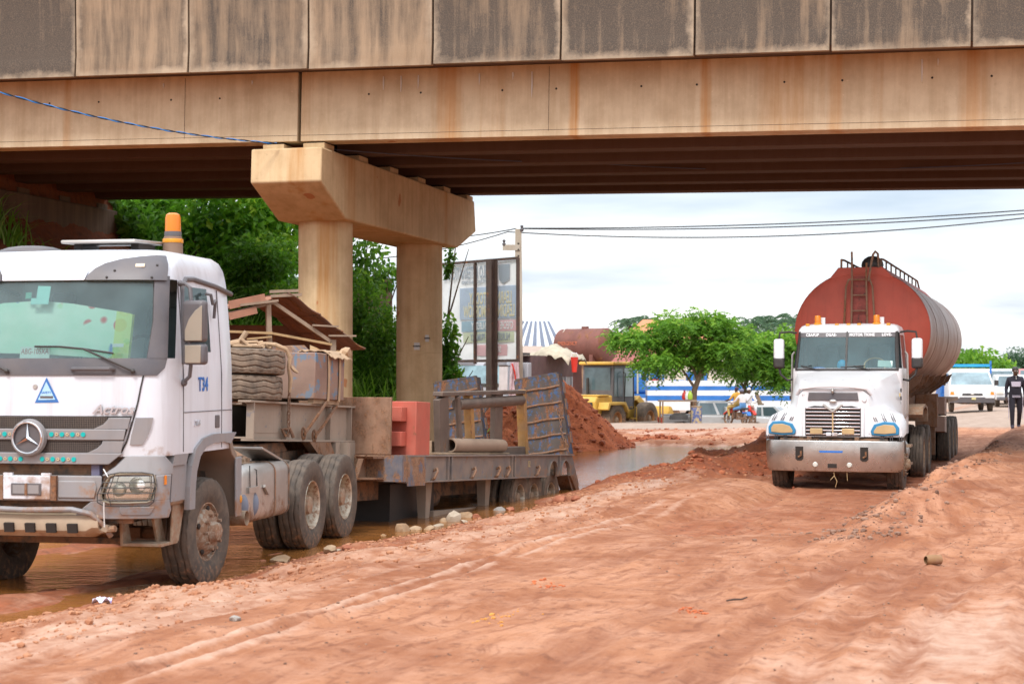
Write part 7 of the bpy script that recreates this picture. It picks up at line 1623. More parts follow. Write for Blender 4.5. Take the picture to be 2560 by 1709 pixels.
# two more white vehicles queueing behind
P0 = at(2512, 1020, 92.0)
car('white_minibus', 'white minibus queueing behind the flatbed van', 'minibus', (P0.x - 0.5, 92.0, gz(P0.x, 92)), -R(8), [(-2.2, 0.35), (-2.3, 0.7), (-2.0, 1.05), (2.3, 1.1), (2.3, 0.35)], 0.88, ((-2.0, 2.28), (-1.25, 2.15), 0.87, 0.74, 1.05, 1.95, M_CARWH, [(0.06, 0.3), (0.34, 0.62), (0.66, 0.94)]), M_CARWH, (-1.4, 1.4), 0.32)
P0 = at(2524, 1010, 84.0)
car('white_estate_car', 'white estate car behind the walking man', 'car', (P0.x, 84.0, gz(P0.x, 84)), -R(12), [(-2.2, 0.35), (-2.25, 0.75), (-1.2, 0.95), (2.2, 1.0), (2.2, 0.4)], 0.86, ((-1.15, 2.15), (-0.5, 1.95), 0.82, 0.66, 0.95, 1.62, M_CARWH, [(0.1, 0.36), (0.40, 0.66), (0.7, 0.95)]), M_CARWH, (-1.35, 1.35), 0.34)
P0 = at(2572, 1010, 110.0)
car('red_roofed_van', 'far pinkish van at the right edge of the road', 'van', (P0.x, 110.0, gz(P0.x, 110)), -R(12), [(-2.2, 0.35), (-2.3, 0.7), (-2.0, 1.05), (2.3, 1.1), (2.3, 0.35)], 0.88, ((-2.0, 2.28), (-1.25, 2.15), 0.87, 0.74, 1.05, 1.95, mat('pink_van', (0.5, 0.2, 0.2), 0.4), [(0.06, 0.3), (0.34, 0.62)]), M_CARWH, (-1.4, 1.4), 0.32)

# ------------------------------------------------------------------ people
SKIN = mat('dark_skin', (0.085, 0.042, 0.026), 0.5, var=0.1)
def fabric(name, col): return mat(name, col, 0.85, var=0.15, scale=6)
def person(name, label, loc, rz, J, mats, hair=None, extra=None):
    """J: joint positions (local, facing -y). One continuous skinned body; regions coloured by nearest bone."""
    p = thing(name, label, 'person', loc, (0, 0, rz))
    order = ['pelvis', 'waist', 'chest', 'neck', 'chin', 'head', 'crown', 'shl', 'ell', 'wrl', 'hal', 'shr', 'elr', 'wrr', 'har', 'hil', 'knl', 'anl', 'tol', 'hir', 'knr', 'anr', 'tor']
    edges = [('pelvis', 'waist', 'low'), ('waist', 'chest', 'top'), ('chest', 'neck', 'top'), ('neck', 'chin', 'skin'), ('chin', 'head', 'skin'), ('head', 'crown', 'skin')]
    for s_ in 'lr':
        edges += [('chest', 'sh' + s_, 'top'), ('sh' + s_, 'el' + s_, 'sleeve'), ('el' + s_, 'wr' + s_, 'fore'), ('wr' + s_, 'ha' + s_, 'skin'),
                  ('pelvis', 'hi' + s_, 'low'), ('hi' + s_, 'kn' + s_, 'low'), ('kn' + s_, 'an' + s_, 'shin'), ('an' + s_, 'to' + s_, 'shoe')]
    rad = {'pelvis': (0.155, 0.115), 'waist': (0.145, 0.10), 'chest': (0.165, 0.115), 'neck': (0.058, 0.058), 'chin': (0.066, 0.078), 'head': (0.080, 0.098), 'crown': (0.062, 0.075),
           'sh': (0.072, 0.072), 'el': (0.046, 0.046), 'wr': (0.034, 0.034), 'ha': (0.040, 0.022), 'hi': (0.098, 0.098), 'kn': (0.066, 0.066), 'an': (0.047, 0.047), 'to': (0.048, 0.036)}
    me = bpy.data.meshes.new('body_cage'); vi = {k: i for i, k in enumerate(order)}
    me.from_pydata([J[k] for k in order], [(vi[a], vi[b]) for a, b, _ in edges], [])
    o = bpy.data.objects.new('body_cage', me); COL.objects.link(o)
    md = o.modifiers.new('skin', 'SKIN'); md.use_smooth_shade = True
    if not me.skin_vertices: me.skin_vertices.new()
    for k in order:
        r = rad.get(k) or rad[k[:2]]; sv = me.skin_vertices[0].data[vi[k]]
        f = mats.get('bulk', 1.0) if k not in ('head', 'crown', 'chin') else 1.0
        sv.radius = (r[0] * f, r[1] * f); sv.use_root = (k == 'pelvis')
    ss = o.modifiers.new('sub', 'SUBSURF'); ss.levels = 2; ss.render_levels = 2
    dg = bpy.context.evaluated_depsgraph_get(); dg.update()
    bme = bpy.data.meshes.new_from_object(o.evaluated_get(dg)); bme.name = 'body'
    bpy.data.objects.remove(o)
    names = ['skin', 'top', 'low', 'sleeve', 'fore', 'shin', 'shoe']; bme.materials.clear()
    for nme in names: bme.materials.append(mats.get(nme, SKIN))
    segs = [(Vector(J[a]), Vector(J[b]), names.index(r)) for a, b, r in edges]
    for pl in bme.polygons:
        c = pl.center; best = 9; bi = 0
        for a, b, r in segs:
            ab = b - a; tt_ = max(0, min(1, (c - a).dot(ab) / max(ab.length_squared, 1e-9))); d = (a + ab * tt_ - c).length
            if d < best: best = d; bi = r
        pl.material_index = bi; pl.use_smooth = True
    b = link_mesh('body', bme, None, p)
    hd = Vector(J['head'])
    q = MB(); q.ball(hd + Vector((0, 0.030, 0.048)), 0.099, 14, 8, (0.94, 1.02, 0.86))
    if hair is not None:
        q.build('hair' if hair[0] != 'cap' else 'cap', hair[1], p)
    for s_ in (-1, 1):
        q = MB(); q.ball(hd + Vector((s_ * 0.032, -0.088, 0.0)), 0.012, 6, 4); q.build('eye', M_CARWH, p)
        q = MB(); q.ball(hd + Vector((s_ * 0.088, 0.0, -0.01)), 0.022, 6, 4, (0.4, 0.8, 1.2)); q.build('ear', SKIN, p)
    q = MB(); q.ball(hd + Vector((0, -0.100, -0.025)), 0.016, 6, 4, (0.8, 1, 1.3)); q.build('nose', SKIN, p)
    # hands: four curled fingers and a thumb on each
    for s_, sd in (('l', -1), ('r', 1)):
        wv, hv = Vector(J['wr' + s_]), Vector(J['ha' + s_]); d = (hv - wv).normalized(); sx = d.orthogonal().normalized()
        sx = Vector((0, 1, 0)) if abs(d.z) > 0.7 else Vector((1, 0, 0))
        q = MB()
        for k, ln in enumerate((0.065, 0.075, 0.07, 0.055)):
            b0 = hv + sx * (0.018 * (k - 1.5)); q.tube([b0, b0 + d * ln * 0.6, b0 + d * ln + Vector((-sd * 0.015, 0, -0.008))], [0.010, 0.009, 0.006], 5)
        t0 = wv + (hv - wv) * 0.5 + sx * -0.03; q.tube([t0, t0 + d * 0.035 - sx * 0.025, t0 + d * 0.065 - sx * 0.028], [0.011, 0.010, 0.007], 5)
        q.build('fingers', SKIN, p)
    if extra: extra(p)
    return p
def stand(step=0.0, dz=0.0, arm=0.06):
    return {'pelvis': (0, 0, 0.94), 'waist': (0, -0.01, 1.10), 'chest': (0, -0.01, 1.33), 'neck': (0, 0.0, 1.49), 'chin': (0, -0.03, 1.555), 'head': (0, -0.015, 1.63), 'crown': (0, 0.0, 1.70),
            'shl': (-0.185, 0, 1.40), 'ell': (-0.25, 0.02, 1.13), 'wrl': (-0.27, -0.05 - arm, 0.90), 'hal': (-0.27, -0.08 - arm, 0.82),
            'shr': (0.185, 0, 1.40), 'elr': (0.25, 0.03, 1.13), 'wrr': (0.27, 0.01 + arm, 0.90), 'har': (0.27, 0.0 + arm, 0.82),
            'hil': (-0.10, 0, 0.90), 'knl': (-0.115, -0.05 - step * 0.5, 0.50), 'anl': (-0.12, 0.0 - step, 0.09), 'tol': (-0.13, -0.15 - step, 0.035),
            'hir': (0.10, 0, 0.90), 'knr': (0.115, -0.02 + step * 0.2, 0.50), 'anr': (0.12, 0.04 + step, 0.10), 'tor': (0.13, -0.10 + step, 0.04)}
P0 = at(2538, 1091, 46.0); hoodie = fabric('black_hoodie', (0.022, 0.02, 0.032)); trou = fabric('black_trousers', (0.018, 0.016, 0.026)); lilac = fabric('lilac_white_band', (0.62, 0.58, 0.70))
def man_extra(p):
    q = MB(); rows = [[(0.165 * math.sin(a), -0.012 - 0.132 * math.cos(a), z) for a in [-1.0 + 2.0 * i / 10 for i in range(11)]] for z in (1.20, 1.27, 1.34)]
    q.slab(rows, (0, 0.012, 0)); q.build('chest_band', lilac, p)
    q = MB(); q.lathe([(0.168, 0.90), (0.176, 0.90), (0.176, 0.915), (0.168, 0.915)], 'z', 20); b_ = q.build('hem_stripe', lilac, p); b_.scale = (1, 0.78, 1)
    q = MB(); q.lathe([(0.168, 0.935), (0.176, 0.935), (0.176, 0.95), (0.168, 0.95)], 'z', 20); b_ = q.build('hem_stripe', lilac, p); b_.scale = (1, 0.78, 1)
    for x in (-0.27, 0.27):
        q = MB(); q.lathe([(0.042, 0.955), (0.048, 0.955), (0.048, 0.97), (0.042, 0.97)], 'z', 12); q.build('cuff_stripe', lilac, p, loc=(x, -0.06 if x < 0 else 0.03, 0))
    for x in (-0.195, 0.195):
        q = MB(); q.box((x * 0.98, -0.03, 0.60), (0.012, 0.03, 0.6)); q.build('leg_stripe', lilac, p)
    q = MB(); q.tube([(0.0, -0.10, 1.50), (0.0, -0.128, 1.40)], 0.007, 5); q.build('zip', M_ALU, p)
    q = MB(); q.tube([(0.09 * math.cos(a), 0.01 + 0.075 * math.sin(a), 1.475) for a in [2 * pi * i / 16 for i in range(16)]], 0.028, 6, True); q.build('collar', hoodie, p)
person('person', 'man in a black tracksuit with a pale chest band walking along the road', (P0.x, 46.0, gz(P0.x, 46.0)), R(-6), stand(0.16), {'top': hoodie, 'sleeve': hoodie, 'fore': hoodie, 'low': trou, 'shin': trou, 'shoe': fabric('sandals', (0.05, 0.04, 0.06)), 'bulk': 1.13}, ('hair', M_BLACK), man_extra)
# riders
def ride(lean=0.12, hands=True):
    return {'pelvis': (0, 0, 0.84), 'waist': (0, -0.03, 1.0), 'chest': (0, -lean, 1.22), 'neck': (0, -lean - 0.02, 1.38), 'chin': (0, -lean - 0.05, 1.445), 'head': (0, -lean - 0.04, 1.52), 'crown': (0, -lean - 0.02, 1.59),
            'shl': (-0.18, -lean, 1.29), 'ell': (-0.26, -lean - 0.16, 1.08), 'wrl': (-0.28, -lean - 0.40, 1.02), 'hal': (-0.28, -lean - 0.47, 1.02),
            'shr': (0.18, -lean, 1.29), 'elr': (0.26, -lean - 0.16, 1.08), 'wrr': (0.28, -lean - 0.40, 1.02), 'har': (0.28, -lean - 0.47, 1.02),
            'hil': (-0.10, -0.02, 0.80), 'knl': (-0.22, -0.40, 0.72), 'anl': (-0.20, -0.30, 0.34), 'tol': (-0.21, -0.44, 0.29),
            'hir': (0.10, -0.02, 0.80), 'knr': (0.22, -0.40, 0.72), 'anr': (0.20, -0.30, 0.34), 'tor': (0.21, -0.44, 0.29)}
def motorcycle(name, label, loc, rz, m_, m2):
    b = thing(name, label, 'motorcycle', loc, (0, 0, rz))
    for y, nm in ((-0.62, 'front_wheel'), (0.62, 'rear_wheel')):
        q = MB(); q.lathe([(0.30, -0.045), (0.31, 0.0), (0.30, 0.045), (0.25, 0.03), (0.25, -0.03), (0.30, -0.045)], 'x', 28); w = q.build(nm, M_TYRE, b, loc=(0, y, 0.30))
        q = MB()
        for k in range(8): q.cyl((0, 0, 0), (0, 0.25 * math.cos(k * pi / 4), 0.25 * math.sin(k * pi / 4)), 0.008, 5)
        q.cyl((-0.06, 0, 0), (0.06, 0, 0), 0.05, 10); q.build('spokes', M_ALU, w)
    q = MB(); q.prism([(-0.35, 0.62), (-0.30, 0.80), (-0.12, 0.88), (0.05, 0.80), (0.10, 0.66), (-0.1, 0.60)], 'x', -0.11, 0.11); q.build('fuel_tank', m_, b, bevel=0.04)
    q = MB(); q.prism([(0.0, 0.70), (0.0, 0.79), (0.75, 0.80), (0.78, 0.74), (0.5, 0.68)], 'x', -0.12, 0.12); q.build('saddle', M_BLACK, b, bevel=0.03)
    q = MB(); q.bx(-0.13, 0.13, -0.22, 0.18, 0.28, 0.58); q.build('engine', M_ALU, b, bevel=0.03)
    q = MB(); q.tube([(0, -0.62, 0.30), (0, -0.42, 0.85), (0, -0.38, 1.0)], 0.03, 8); q.tube([(-0.30, -0.28, 1.02), (-0.15, -0.38, 1.0), (0.15, -0.38, 1.0), (0.30, -0.28, 1.02)], 0.018, 6); q.build('fork_and_bars', M_ALU, b)
    q = MB(); q.ball((0, -0.52, 0.90), 0.10, 12, 8); q.build('headlamp', M_LENS, b)
    q = MB(); q.prism([(0.45, 0.60), (0.85, 0.62), (0.95, 0.45), (0.85, 0.44), (0.75, 0.55), (0.5, 0.52)], 'x', -0.09, 0.09); q.build('rear_mudguard', m2, b, bevel=0.02)
    q = MB(); q.prism([(-0.92, 0.50), (-0.62, 0.66), (-0.35, 0.58), (-0.36, 0.54), (-0.62, 0.61), (-0.90, 0.46)], 'x', -0.07, 0.07); q.build('front_mudguard', m_, b)
    q = MB(); q.tube([(0.14, -0.15, 0.35), (0.16, 0.2, 0.28), (0.17, 0.85, 0.36)], [0.025, 0.03, 0.045], 8); q.build('exhaust', M_ALU, b)
    return b
RZ = R(180 + 30)
P0 = at(1842, 1062, 73.5); mz = gz(P0.x, 73.5)
m1 = motorcycle('motorcycle', 'blue-tailed motorcycle carrying two riders beside the silver pickup', (P0.x, 73.5, mz), RZ, M_REDP, M_BLUEP)
fw = Vector((-math.sin(RZ) * -1, -math.cos(RZ), 0)); fw = Matrix.Rotation(RZ, 3, 'Z') @ Vector((0, -1, 0))
whs = fabric('white_shirt', (0.68, 0.62, 0.60)); jean = fabric('blue_denim', (0.10, 0.24, 0.48)); yel = fabric('mustard_shirt', (0.62, 0.33, 0.05)); yelt = fabric('tan_trousers', (0.48, 0.32, 0.10))
pr_ = Vector((P0.x, 73.5, mz)) - fw * 0.42
person('person', 'pillion rider in a white top and blue denim shorts with a headscarf', (pr_.x, pr_.y, mz), RZ, ride(0.05), {'top': whs, 'sleeve': whs, 'fore': whs, 'low': jean}, ('cap', fabric('grey_scarf', (0.16, 0.17, 0.24))))
pr_ = Vector((P0.x, 73.5, mz)) - fw * 0.02
person('person', 'motorcycle rider in a mustard yellow shirt and dark cap', (pr_.x, pr_.y, mz + 0.08), RZ, ride(0.02), {'top': yel, 'sleeve': yel, 'low': yelt, 'shin': yelt, 'bulk': 1.1}, ('cap', fabric('dark_cap', (0.06, 0.03, 0.05))))
P0 = at(1872, 1062, 75.5); mz = gz(P0.x, 75.5)
motorcycle('motorcycle', 'red motorcycle facing the camera ridden by the man in white', (P0.x, 75.5, mz), R(10), M_REDP, M_REDP)
wt2 = fabric('white_kaftan', (0.72, 0.72, 0.74))
def bag(p):
    q = MB(); q.tube([(0.15, -0.14, 1.30), (0.0, -0.18, 1.12), (-0.15, -0.16, 0.95)], 0.014, 5); q.build('bag_strap', fabric('olive_strap', (0.14, 0.13, 0.05)), p)
person('person', 'motorcyclist in a white kaftan and white cap facing the camera', (P0.x, 75.5 + 0.15, mz + 0.05), R(10), ride(0.05), {'top': wt2, 'sleeve': wt2, 'fore': wt2, 'low': wt2, 'shin': wt2, 'bulk': 1.1}, ('cap', wt2), bag)
# ================================================================== BILLBOARD, POLE, WIRES
BY = 54.0
pR = at(1300, 905, BY); zb_, zt_ = at(1300, 901, BY).z, at(1300, 645, BY).z
BA = R(50)
bb_ = thing('billboard', 'tall advertising billboard seen from behind with mirrored lettering on dark posts', 'billboard', (pR.x, BY, 0), (0, 0, 0))
bdir = Vector((-math.cos(BA), math.sin(BA), 0)); bnor = Vector((-math.sin(BA), -math.cos(BA), 0))   # along the board to the left; towards the camera
BL = 6.2
brz = math.atan2(bdir.y, bdir.x)           # local x runs along the board
def cloth_mat(name, col, tr=0.5):
    t = NT(name); v = t.coord(); n = t.noise(v, 1.2, 4)
    c = t.mix(t.ramp(n, [(0.3, 0.0), (0.7, 1.0)]), tuple(k * 0.86 for k in col), col)
    d = t.n('ShaderNodeBsdfDiffuse', ins={'Color': c}); l = t.n('ShaderNodeBsdfTranslucent', ins={'Color': c})
    return t.finish(t.n('ShaderNodeMixShader', ins={0: tr, 1: d, 2: l}))
M_BAN = cloth_mat('banner_vinyl', (0.94, 0.95, 0.95)); M_BANB = cloth_mat('banner_blue_grey', (0.62, 0.70, 0.80)); M_BANP = cloth_mat('banner_pink', (0.86, 0.62, 0.64)); M_BANT = cloth_mat('banner_text_tan', (0.90, 0.85, 0.66)); M_BAND = cloth_mat('banner_text_grey', (0.52, 0.57, 0.62)); M_BANG = cloth_mat('banner_olive', (0.74, 0.78, 0.62)); M_BANC = cloth_mat('banner_teal', (0.48, 0.62, 0.70))
hb = zt_ - zb_
def panel(x0, x1, z0, z1, off, m_, name, par):
    q = MB(); q.bx(x0, x1, off, off + 0.004, z0, z1); return q.build(name, m_, par)
ban = MB(); rows = []
for i in range(9):
    rows.append([(0.06 + (BL - 0.12) * j / 20, 0.02 * math.sin(j * 0.9 + i) + (0.03 if i in (0, 8) else 0), 0.05 + (hb - 0.1) * i / 8) for j in range(21)])
ban.slab(rows, (0, 0.004, 0))
bo = ban.build('banner', M_BAN, bb_, loc=(0, 0, zb_), rot=(0, 0, brz))
# which local side faces the camera: +y of the board frame is away or towards
_side = Matrix.Rotation(brz, 3, 'Z') @ Vector((0, 1, 0)); SG = 1 if _side.y < 0 else -1
def onb(x0, x1, z0, z1, m_, k): panel(x0, x1, hb * z0, hb * z1, SG * (0.045 + 0.006 * k) - 0.002, m_, 'print_panel', bo)
onb(0.15, 3.15, 0.42, 0.74, M_BANB, 0)
onb(0.15, 1.1, 0.295, 0.40, M_BANP, 0); onb(1.15, 3.05, 0.295, 0.40, M_BANC, 0)
onb(0.25, 2.95, 0.185, 0.285, M_BANG, 0); onb(0.6, 2.2, 0.05, 0.16, M_BANP, 0)
def btext(tx, x, zf, sz, m_, sx=1.0):
    me = text_mesh(tx, sz, depth=0.004, align='LEFT', sx=sx, bold=sz * 0.02)
    link_mesh('lettering', me, m_, bo, (x, SG * 0.060, hb * zf))
btext('SHILO INTERNATIONAL', 1.4, 0.885, 0.58, M_BAND, 0.42)
btext('12 Airport Road, Close to Express', 1.35, 0.80, 0.20, M_BAND, 0.6)
btext('LEARNING TODAY,', 0.35, 0.62, 0.56, M_BANT, 0.47); btext('LEADING TOMORROW', 0.2, 0.49, 0.56, M_BANT, 0.46)
btext('CRECHE', 0.28, 0.345, 0.36, M_BAN, 0.5); btext('PRE. NURSERY', 1.3, 0.345, 0.36, M_BAN, 0.52)
btext('NURSERY', 0.45, 0.235, 0.34, M_BAND, 0.58); btext('PRIMARY', 1.75, 0.235, 0.34, M_BAND, 0.58); btext('SCHOOL', 0.9, 0.11, 0.28, M_BAN, 0.7)
q = MB(); q.prism([(0.62, 0.80), (0.95, 0.76), (1.15, 0.80), (1.2, 0.95), (0.6, 0.95)], 'y', -0.003, 0.003); q2 = q.build('crest', M_BAND, bo, loc=(-0.15, SG * 0.06, 0.0)); q2.scale = (1, 1, hb)
M_POST = mat('brown_steel_post', (0.075, 0.045, 0.035), 0.7, var=0.3, rust=0.25)
for x, w, zlo in ((0.0, 0.08, zb_ - 0.05), (BL, 0.06, zb_ - 0.05), (2.25, 0.07, zb_ - 0.1), (4.6, 0.07, zb_ - 0.1)):
    q = MB(); q.bx(x - w / 2, x + w / 2, SG * 0.09 - 0.05, SG * 0.09 + 0.05, zlo, zt_); q.build('frame_upright', M_POST, bb_, rot=(0, 0, brz))
for z in (zb_, zt_):
    q = MB(); q.bx(0, BL, SG * 0.09 - 0.04, SG * 0.09 + 0.04, z - 0.045, z + 0.045); q.build('frame_rail', M_POST, bb_, rot=(0, 0, brz))
for x in (1.16, 5.2):
    q = MB(); q.bx(x - 0.14, x + 0.14, SG * 0.25 - 0.14, SG * 0.25 - 0.12, -0.5, zt_ + 0.02); q.bx(x - 0.14, x + 0.14, SG * 0.25 + 0.12, SG * 0.25 + 0.14, -0.5, zt_ + 0.02); q.bx(x - 0.012, x + 0.012, SG * 0.25 - 0.12, SG * 0.25 + 0.12, -0.5, zt_ + 0.02)
    q.build('main_post', M_POST, bb_, rot=(0, 0, brz))
# second dark board edge-on behind the near pillar
P0 = at(985, 700, 52.0)
sb2 = thing('board_panel', 'dark brown back of a second signboard behind the tall grass between the pillars', 'signboard', (P0.x - 0.9, 52.0, 0), (0, 0, R(12)))
q = MB(); q.bx(-1.4, 0.85, 0, 0.12, 1.6, at(985, 695, 52.0).z); q.build('board_face', mat('rust_brown_board', (0.10, 0.05, 0.035), 0.8, var=0.3, rust=0.2), sb2)
q = MB(); q.bx(-0.2, 0.0, 0.12, 0.3, 0, 3.5); q.build('board_post', M_POST, sb2)
# cloths hanging on a line under the billboard
P0 = at(1284, 905, 52.5)
ht = thing('hanging_cloth', 'long white and pink cloth hanging under the billboard corner', 'cloth', P0)
q = MB(); rows = [[(-0.10 + 0.26 * j / 8 + 0.03 * i * (1 if j > 4 else -1) * 0.3, 0.05 * math.sin(j * 1.7 + i * 0.4), -1.15 * i / 7) for j in range(9)] for i in range(8)]
q.slab(rows, (0, 0.01, 0)); q.build('cloth_drape', mat('pink_white_cloth', (0.66, 0.50, 0.54), 0.85, var=0.3, scale=5), ht)
q = MB(); q.tube([(-0.05, -0.03, -0.05), (0.03, -0.05, -0.3), (0.06, -0.04, -0.55)], 0.025, 6); q.build('red_ribbon', M_REDP, ht)
wb = thing('white_board', 'white board leaning on the billboard post', 'board', at(1256, 975, 53.2), (R(-6), 0, R(-10)))
q = MB(); q.bx(-0.12, 0.16, 0, 0.03, 0, 0.80); q.build('board_sheet', mat('pale_board', (0.66, 0.60, 0.60), 0.8, var=0.2, streak=0.2), wb)
q = MB(); q.bx(-0.13, 0.17, -0.01, 0.035, 0.78, 0.82); q.build('board_trim', M_POST, wb)
# concrete utility pole and wires
P0 = at(1296, 900, 57.0); ptop = at(1296, 572, 57.0)
M_CPOLE = concrete('pole_concrete', (0.45, 0.40, 0.33), (0.1, 0.1, 0.1))
up = thing('utility_pole', 'slender concrete electricity pole standing beside the billboard', 'utility pole', (ptop.x, 57.0, -0.3))
H_ = ptop.z + 0.3
q = MB(); q.box((0, 0, H_ / 2), (0.36, 0.26, H_), None, 0.62, 0.62); q.build('pole_shaft', M_CPOLE, up, bevel=0.015)
for k in range(22):
    z = 2.4 + k * (H_ - 2.7) / 22; q = MB(); q.cyl((0, -0.125, z), (0, -0.08, z), 0.03, 8); q.build('pole_hole', M_HOLE, up)
q = MB(); q.bx(-0.55, 0.05, -0.12, -0.04, H_ - 0.75, H_ - 0.55); q.build('cross_arm', M_CPOLE, up)
for x, z in ((-0.5, H_ - 0.5), (0.12, H_ + 0.0)):
    q = MB(); q.lathe([(0.0, 0), (0.05, 0.0), (0.07, 0.08), (0.04, 0.12), (0.06, 0.2), (0.0, 0.24)], 'z', 10); q.build('insulator', M_DKGREY, up, loc=(x, -0.08, z - 0.1))
M_WIRE = mat('black_wire', (0.015, 0.015, 0.018), 0.5)
def wire(name, label, pts, r, m_=M_WIRE, sag=0.0, n=40, group=None):
    P = [Vector(p) for p in pts]; out = []
    for i in range(len(P) - 1):
        for k in range(n):
            f = k / n; p = P[i].lerp(P[i + 1], f); p.z -= sag * 4 * f * (1 - f); out.append(p)
    out.append(P[-1]); o0 = P[0]
    t_ = thing(name, label, 'cable', o0); q = MB(); q.tube([p - o0 for p in out], r, 5); q.build('strand', m_, t_); return t_
wire('overhead_wire', 'upper thin black wire running right from the electricity pole', [at(1304, 570, 57), at(2600, 522, 57), at(5200, 440, 57)], 0.022, sag=0.18)
wire('overhead_wire', 'middle thin black wire running right from the electricity pole', [at(1304, 571, 57), at(2600, 531, 58), at(5200, 460, 58)], 0.022, sag=0.22)
wire('overhead_wire', 'lower thin black wire running right from the electricity pole', [at(1270, 579, 57), at(2600, 540, 56), at(5200, 500, 56)], 0.022, sag=0.42)
wire('overhead_wire', 'upper thin wire running left from the electricity pole behind the pier cap', [at(1290, 571, 57), at(1000, 600, 60), at(300, 660, 66)], 0.02, sag=0.1)
wire('overhead_wire', 'lower thin wire running left from the electricity pole behind the pier cap', [at(1272, 578, 57), at(1000, 640, 61), at(300, 690, 66)], 0.02, sag=0.1)
# twisted blue and black cable in front of the bridge
pts = []
A_0, A_1 = at(-40, 218, 28.6), at(690, 357, 31.35)
tb_ = thing('twisted_cable', 'twisted blue and black cable slung from the left up to the pier cap', 'cable', A_0)
for k, (m_, nm) in enumerate(((mat('blue_cable', (0.02, 0.22, 0.62), 0.4), 'blue_strand'), (M_WIRE, 'black_strand'))):
    out = []
    for i in range(161):
        f = i / 160; p = A_0.lerp(A_1, f); p.z -= 0.62 * f * (1 - f); a = f * 70 + k * pi
        out.append(p - A_0 + Vector((0, 0.011 * math.cos(a), 0.011 * math.sin(a))))
    q = MB(); q.tube(out, 0.0095, 6); q.build(nm, m_, tb_)
wire('slack_cable', 'grey cable strung along the dark underside of the bridge', [at(830, 372, 32.5), at(1500, 408, 35.5), at(2000, 422, 35.5), at(2620, 402, 33.0)], 0.012, mat('grey_cable', (0.10, 0.11, 0.16), 0.5), sag=0.05)

# ================================================================== SHACK beside the near column
SY = 28.2; S0 = at(700, 900, SY)
M_TIN = mat('rusted_tin_sheet', (0.17, 0.075, 0.05), 0.75, 0.15, var=0.35, scale=2.5, rust=0.45, dust=0.12)
M_TIN2 = mat('red_tin_sheet', (0.36, 0.15, 0.09), 0.7, var=0.3, scale=3, dust=0.25)
sk_ = thing('market_shack', 'tumbledown timber shack with a rusted tin roof beside the near bridge column', 'shack', (S0.x, SY, gz(S0.x, SY)), (0, 0, R(22)))
gz0 = gz(S0.x, SY)
def loc_(px, py, dy=0.0):
    """point on the shack front plane (local), dy metres deeper"""
    w = at(px, py, SY) - Vector((S0.x, SY, gz0)); return Vector((w.x * 1.06, dy, w.z))
ap = loc_(715, 737); re_ = loc_(905, 868); le_ = loc_(470, 800)
def tin(a, b, d0, d1, nm, m_, wav=0.018, lift=0.0):
    q = MB(); rows = []
    for i in range(9):
        f = i / 8; p = a.lerp(b, f); rows.append([(p.x, p.y + d0 + (d1 - d0) * j / 40, p.z + lift + wav * math.sin(j * 1.9) + 0.02 * math.sin(f * 7 + d0)) for j in range(41)])
    q.slab(rows, (0, 0, -0.006)); q.build(nm, m_, sk_)
for i, (f0, f1, m_, lf) in enumerate(((0.0, 0.42, M_TIN, 0.03), (0.38, 0.72, M_TIN, 0.01), (0.68, 1.02, M_TIN, -0.01))):
    for k in range(3): tin(ap.lerp(re_, f0), ap.lerp(re_, f1), -0.15 + 0.95 * k + 0.05 * i, 0.9 + 0.95 * k, 'roof_sheet', m_, lift=lf)
for i, (f0, f1) in enumerate(((0.0, 0.35), (0.3, 0.65), (0.6, 1.0))):
    for k in range(3): tin(ap.lerp(le_, f0), ap.lerp(le_, f1), -0.1 + 0.95 * k, 0.9 + 0.95 * k, 'roof_sheet', M_TIN2 if (i + k) % 2 == 0 else M_TIN, lift=0.02 * i)
M_OLDW = mat('grey_old_timber', (0.30, 0.22, 0.16), 0.9, var=0.3, scale=5, dust=0.2, bump=0.3, bscale=30)
M_OLDY = mat('tan_timber', (0.42, 0.28, 0.14), 0.85, var=0.25, scale=4)
def timber(a, b, w, t_, nm, m_):
    a = Vector(a); b = Vector(b); L = (b - a).length; q = MB(); q.bx(-w / 2, w / 2, -t_ / 2, t_ / 2, 0, L)
    o = q.build(nm, m_, sk_); o.location = a; o.rotation_mode = 'QUATERNION'; o.rotation_quaternion = (b - a).to_track_quat('Z', 'Y')
timber(loc_(676, 905), loc_(671, 756), 0.10, 0.08, 'post', M_OLDW)
timber(loc_(829, 905), loc_(829, 848), 0.09, 0.09, 'post', M_OLDW)
timber(loc_(570, 905), loc_(560, 770), 0.09, 0.09, 'post', M_OLDW)
timber(loc_(678, 752), loc_(822, 852), 0.09, 0.06, 'rafter', M_OLDW)
timber(loc_(560, 790), loc_(690, 754), 0.08, 0.06, 'rafter', M_OLDW)
timber(loc_(560, 829), loc_(680, 833, -0.03), 0.11, 0.04, 'tie_beam', M_OLDY); timber(loc_(678, 833, -0.03), loc_(825, 860), 0.10, 0.04, 'tie_beam', M_OLDY)
timber(loc_(675, 741, -0.1), loc_(748, 736, -0.1), 0.07, 0.05, 'ridge_plank', M_OLDW); timber(loc_(673, 730, -0.08), loc_(740, 726, -0.08), 0.09, 0.05, 'ridge_plank', M_OLDW)
timber(loc_(575, 793, -0.12), loc_(640, 776, -0.12), 0.05, 0.12, 'loose_plank', M_TIN2); timber(loc_(575, 765, -0.12), loc_(660, 745, -0.12), 0.04, 0.14, 'loose_plank', M_TIN2); timber(loc_(600, 765, -0.15), loc_(690, 752, -0.15), 0.06, 0.04, 'loose_plank', M_OLDW)
timber(loc_(618, 848, -0.1), loc_(676, 842, -0.1), 0.06, 0.03, 'loose_plank', M_OLDY)
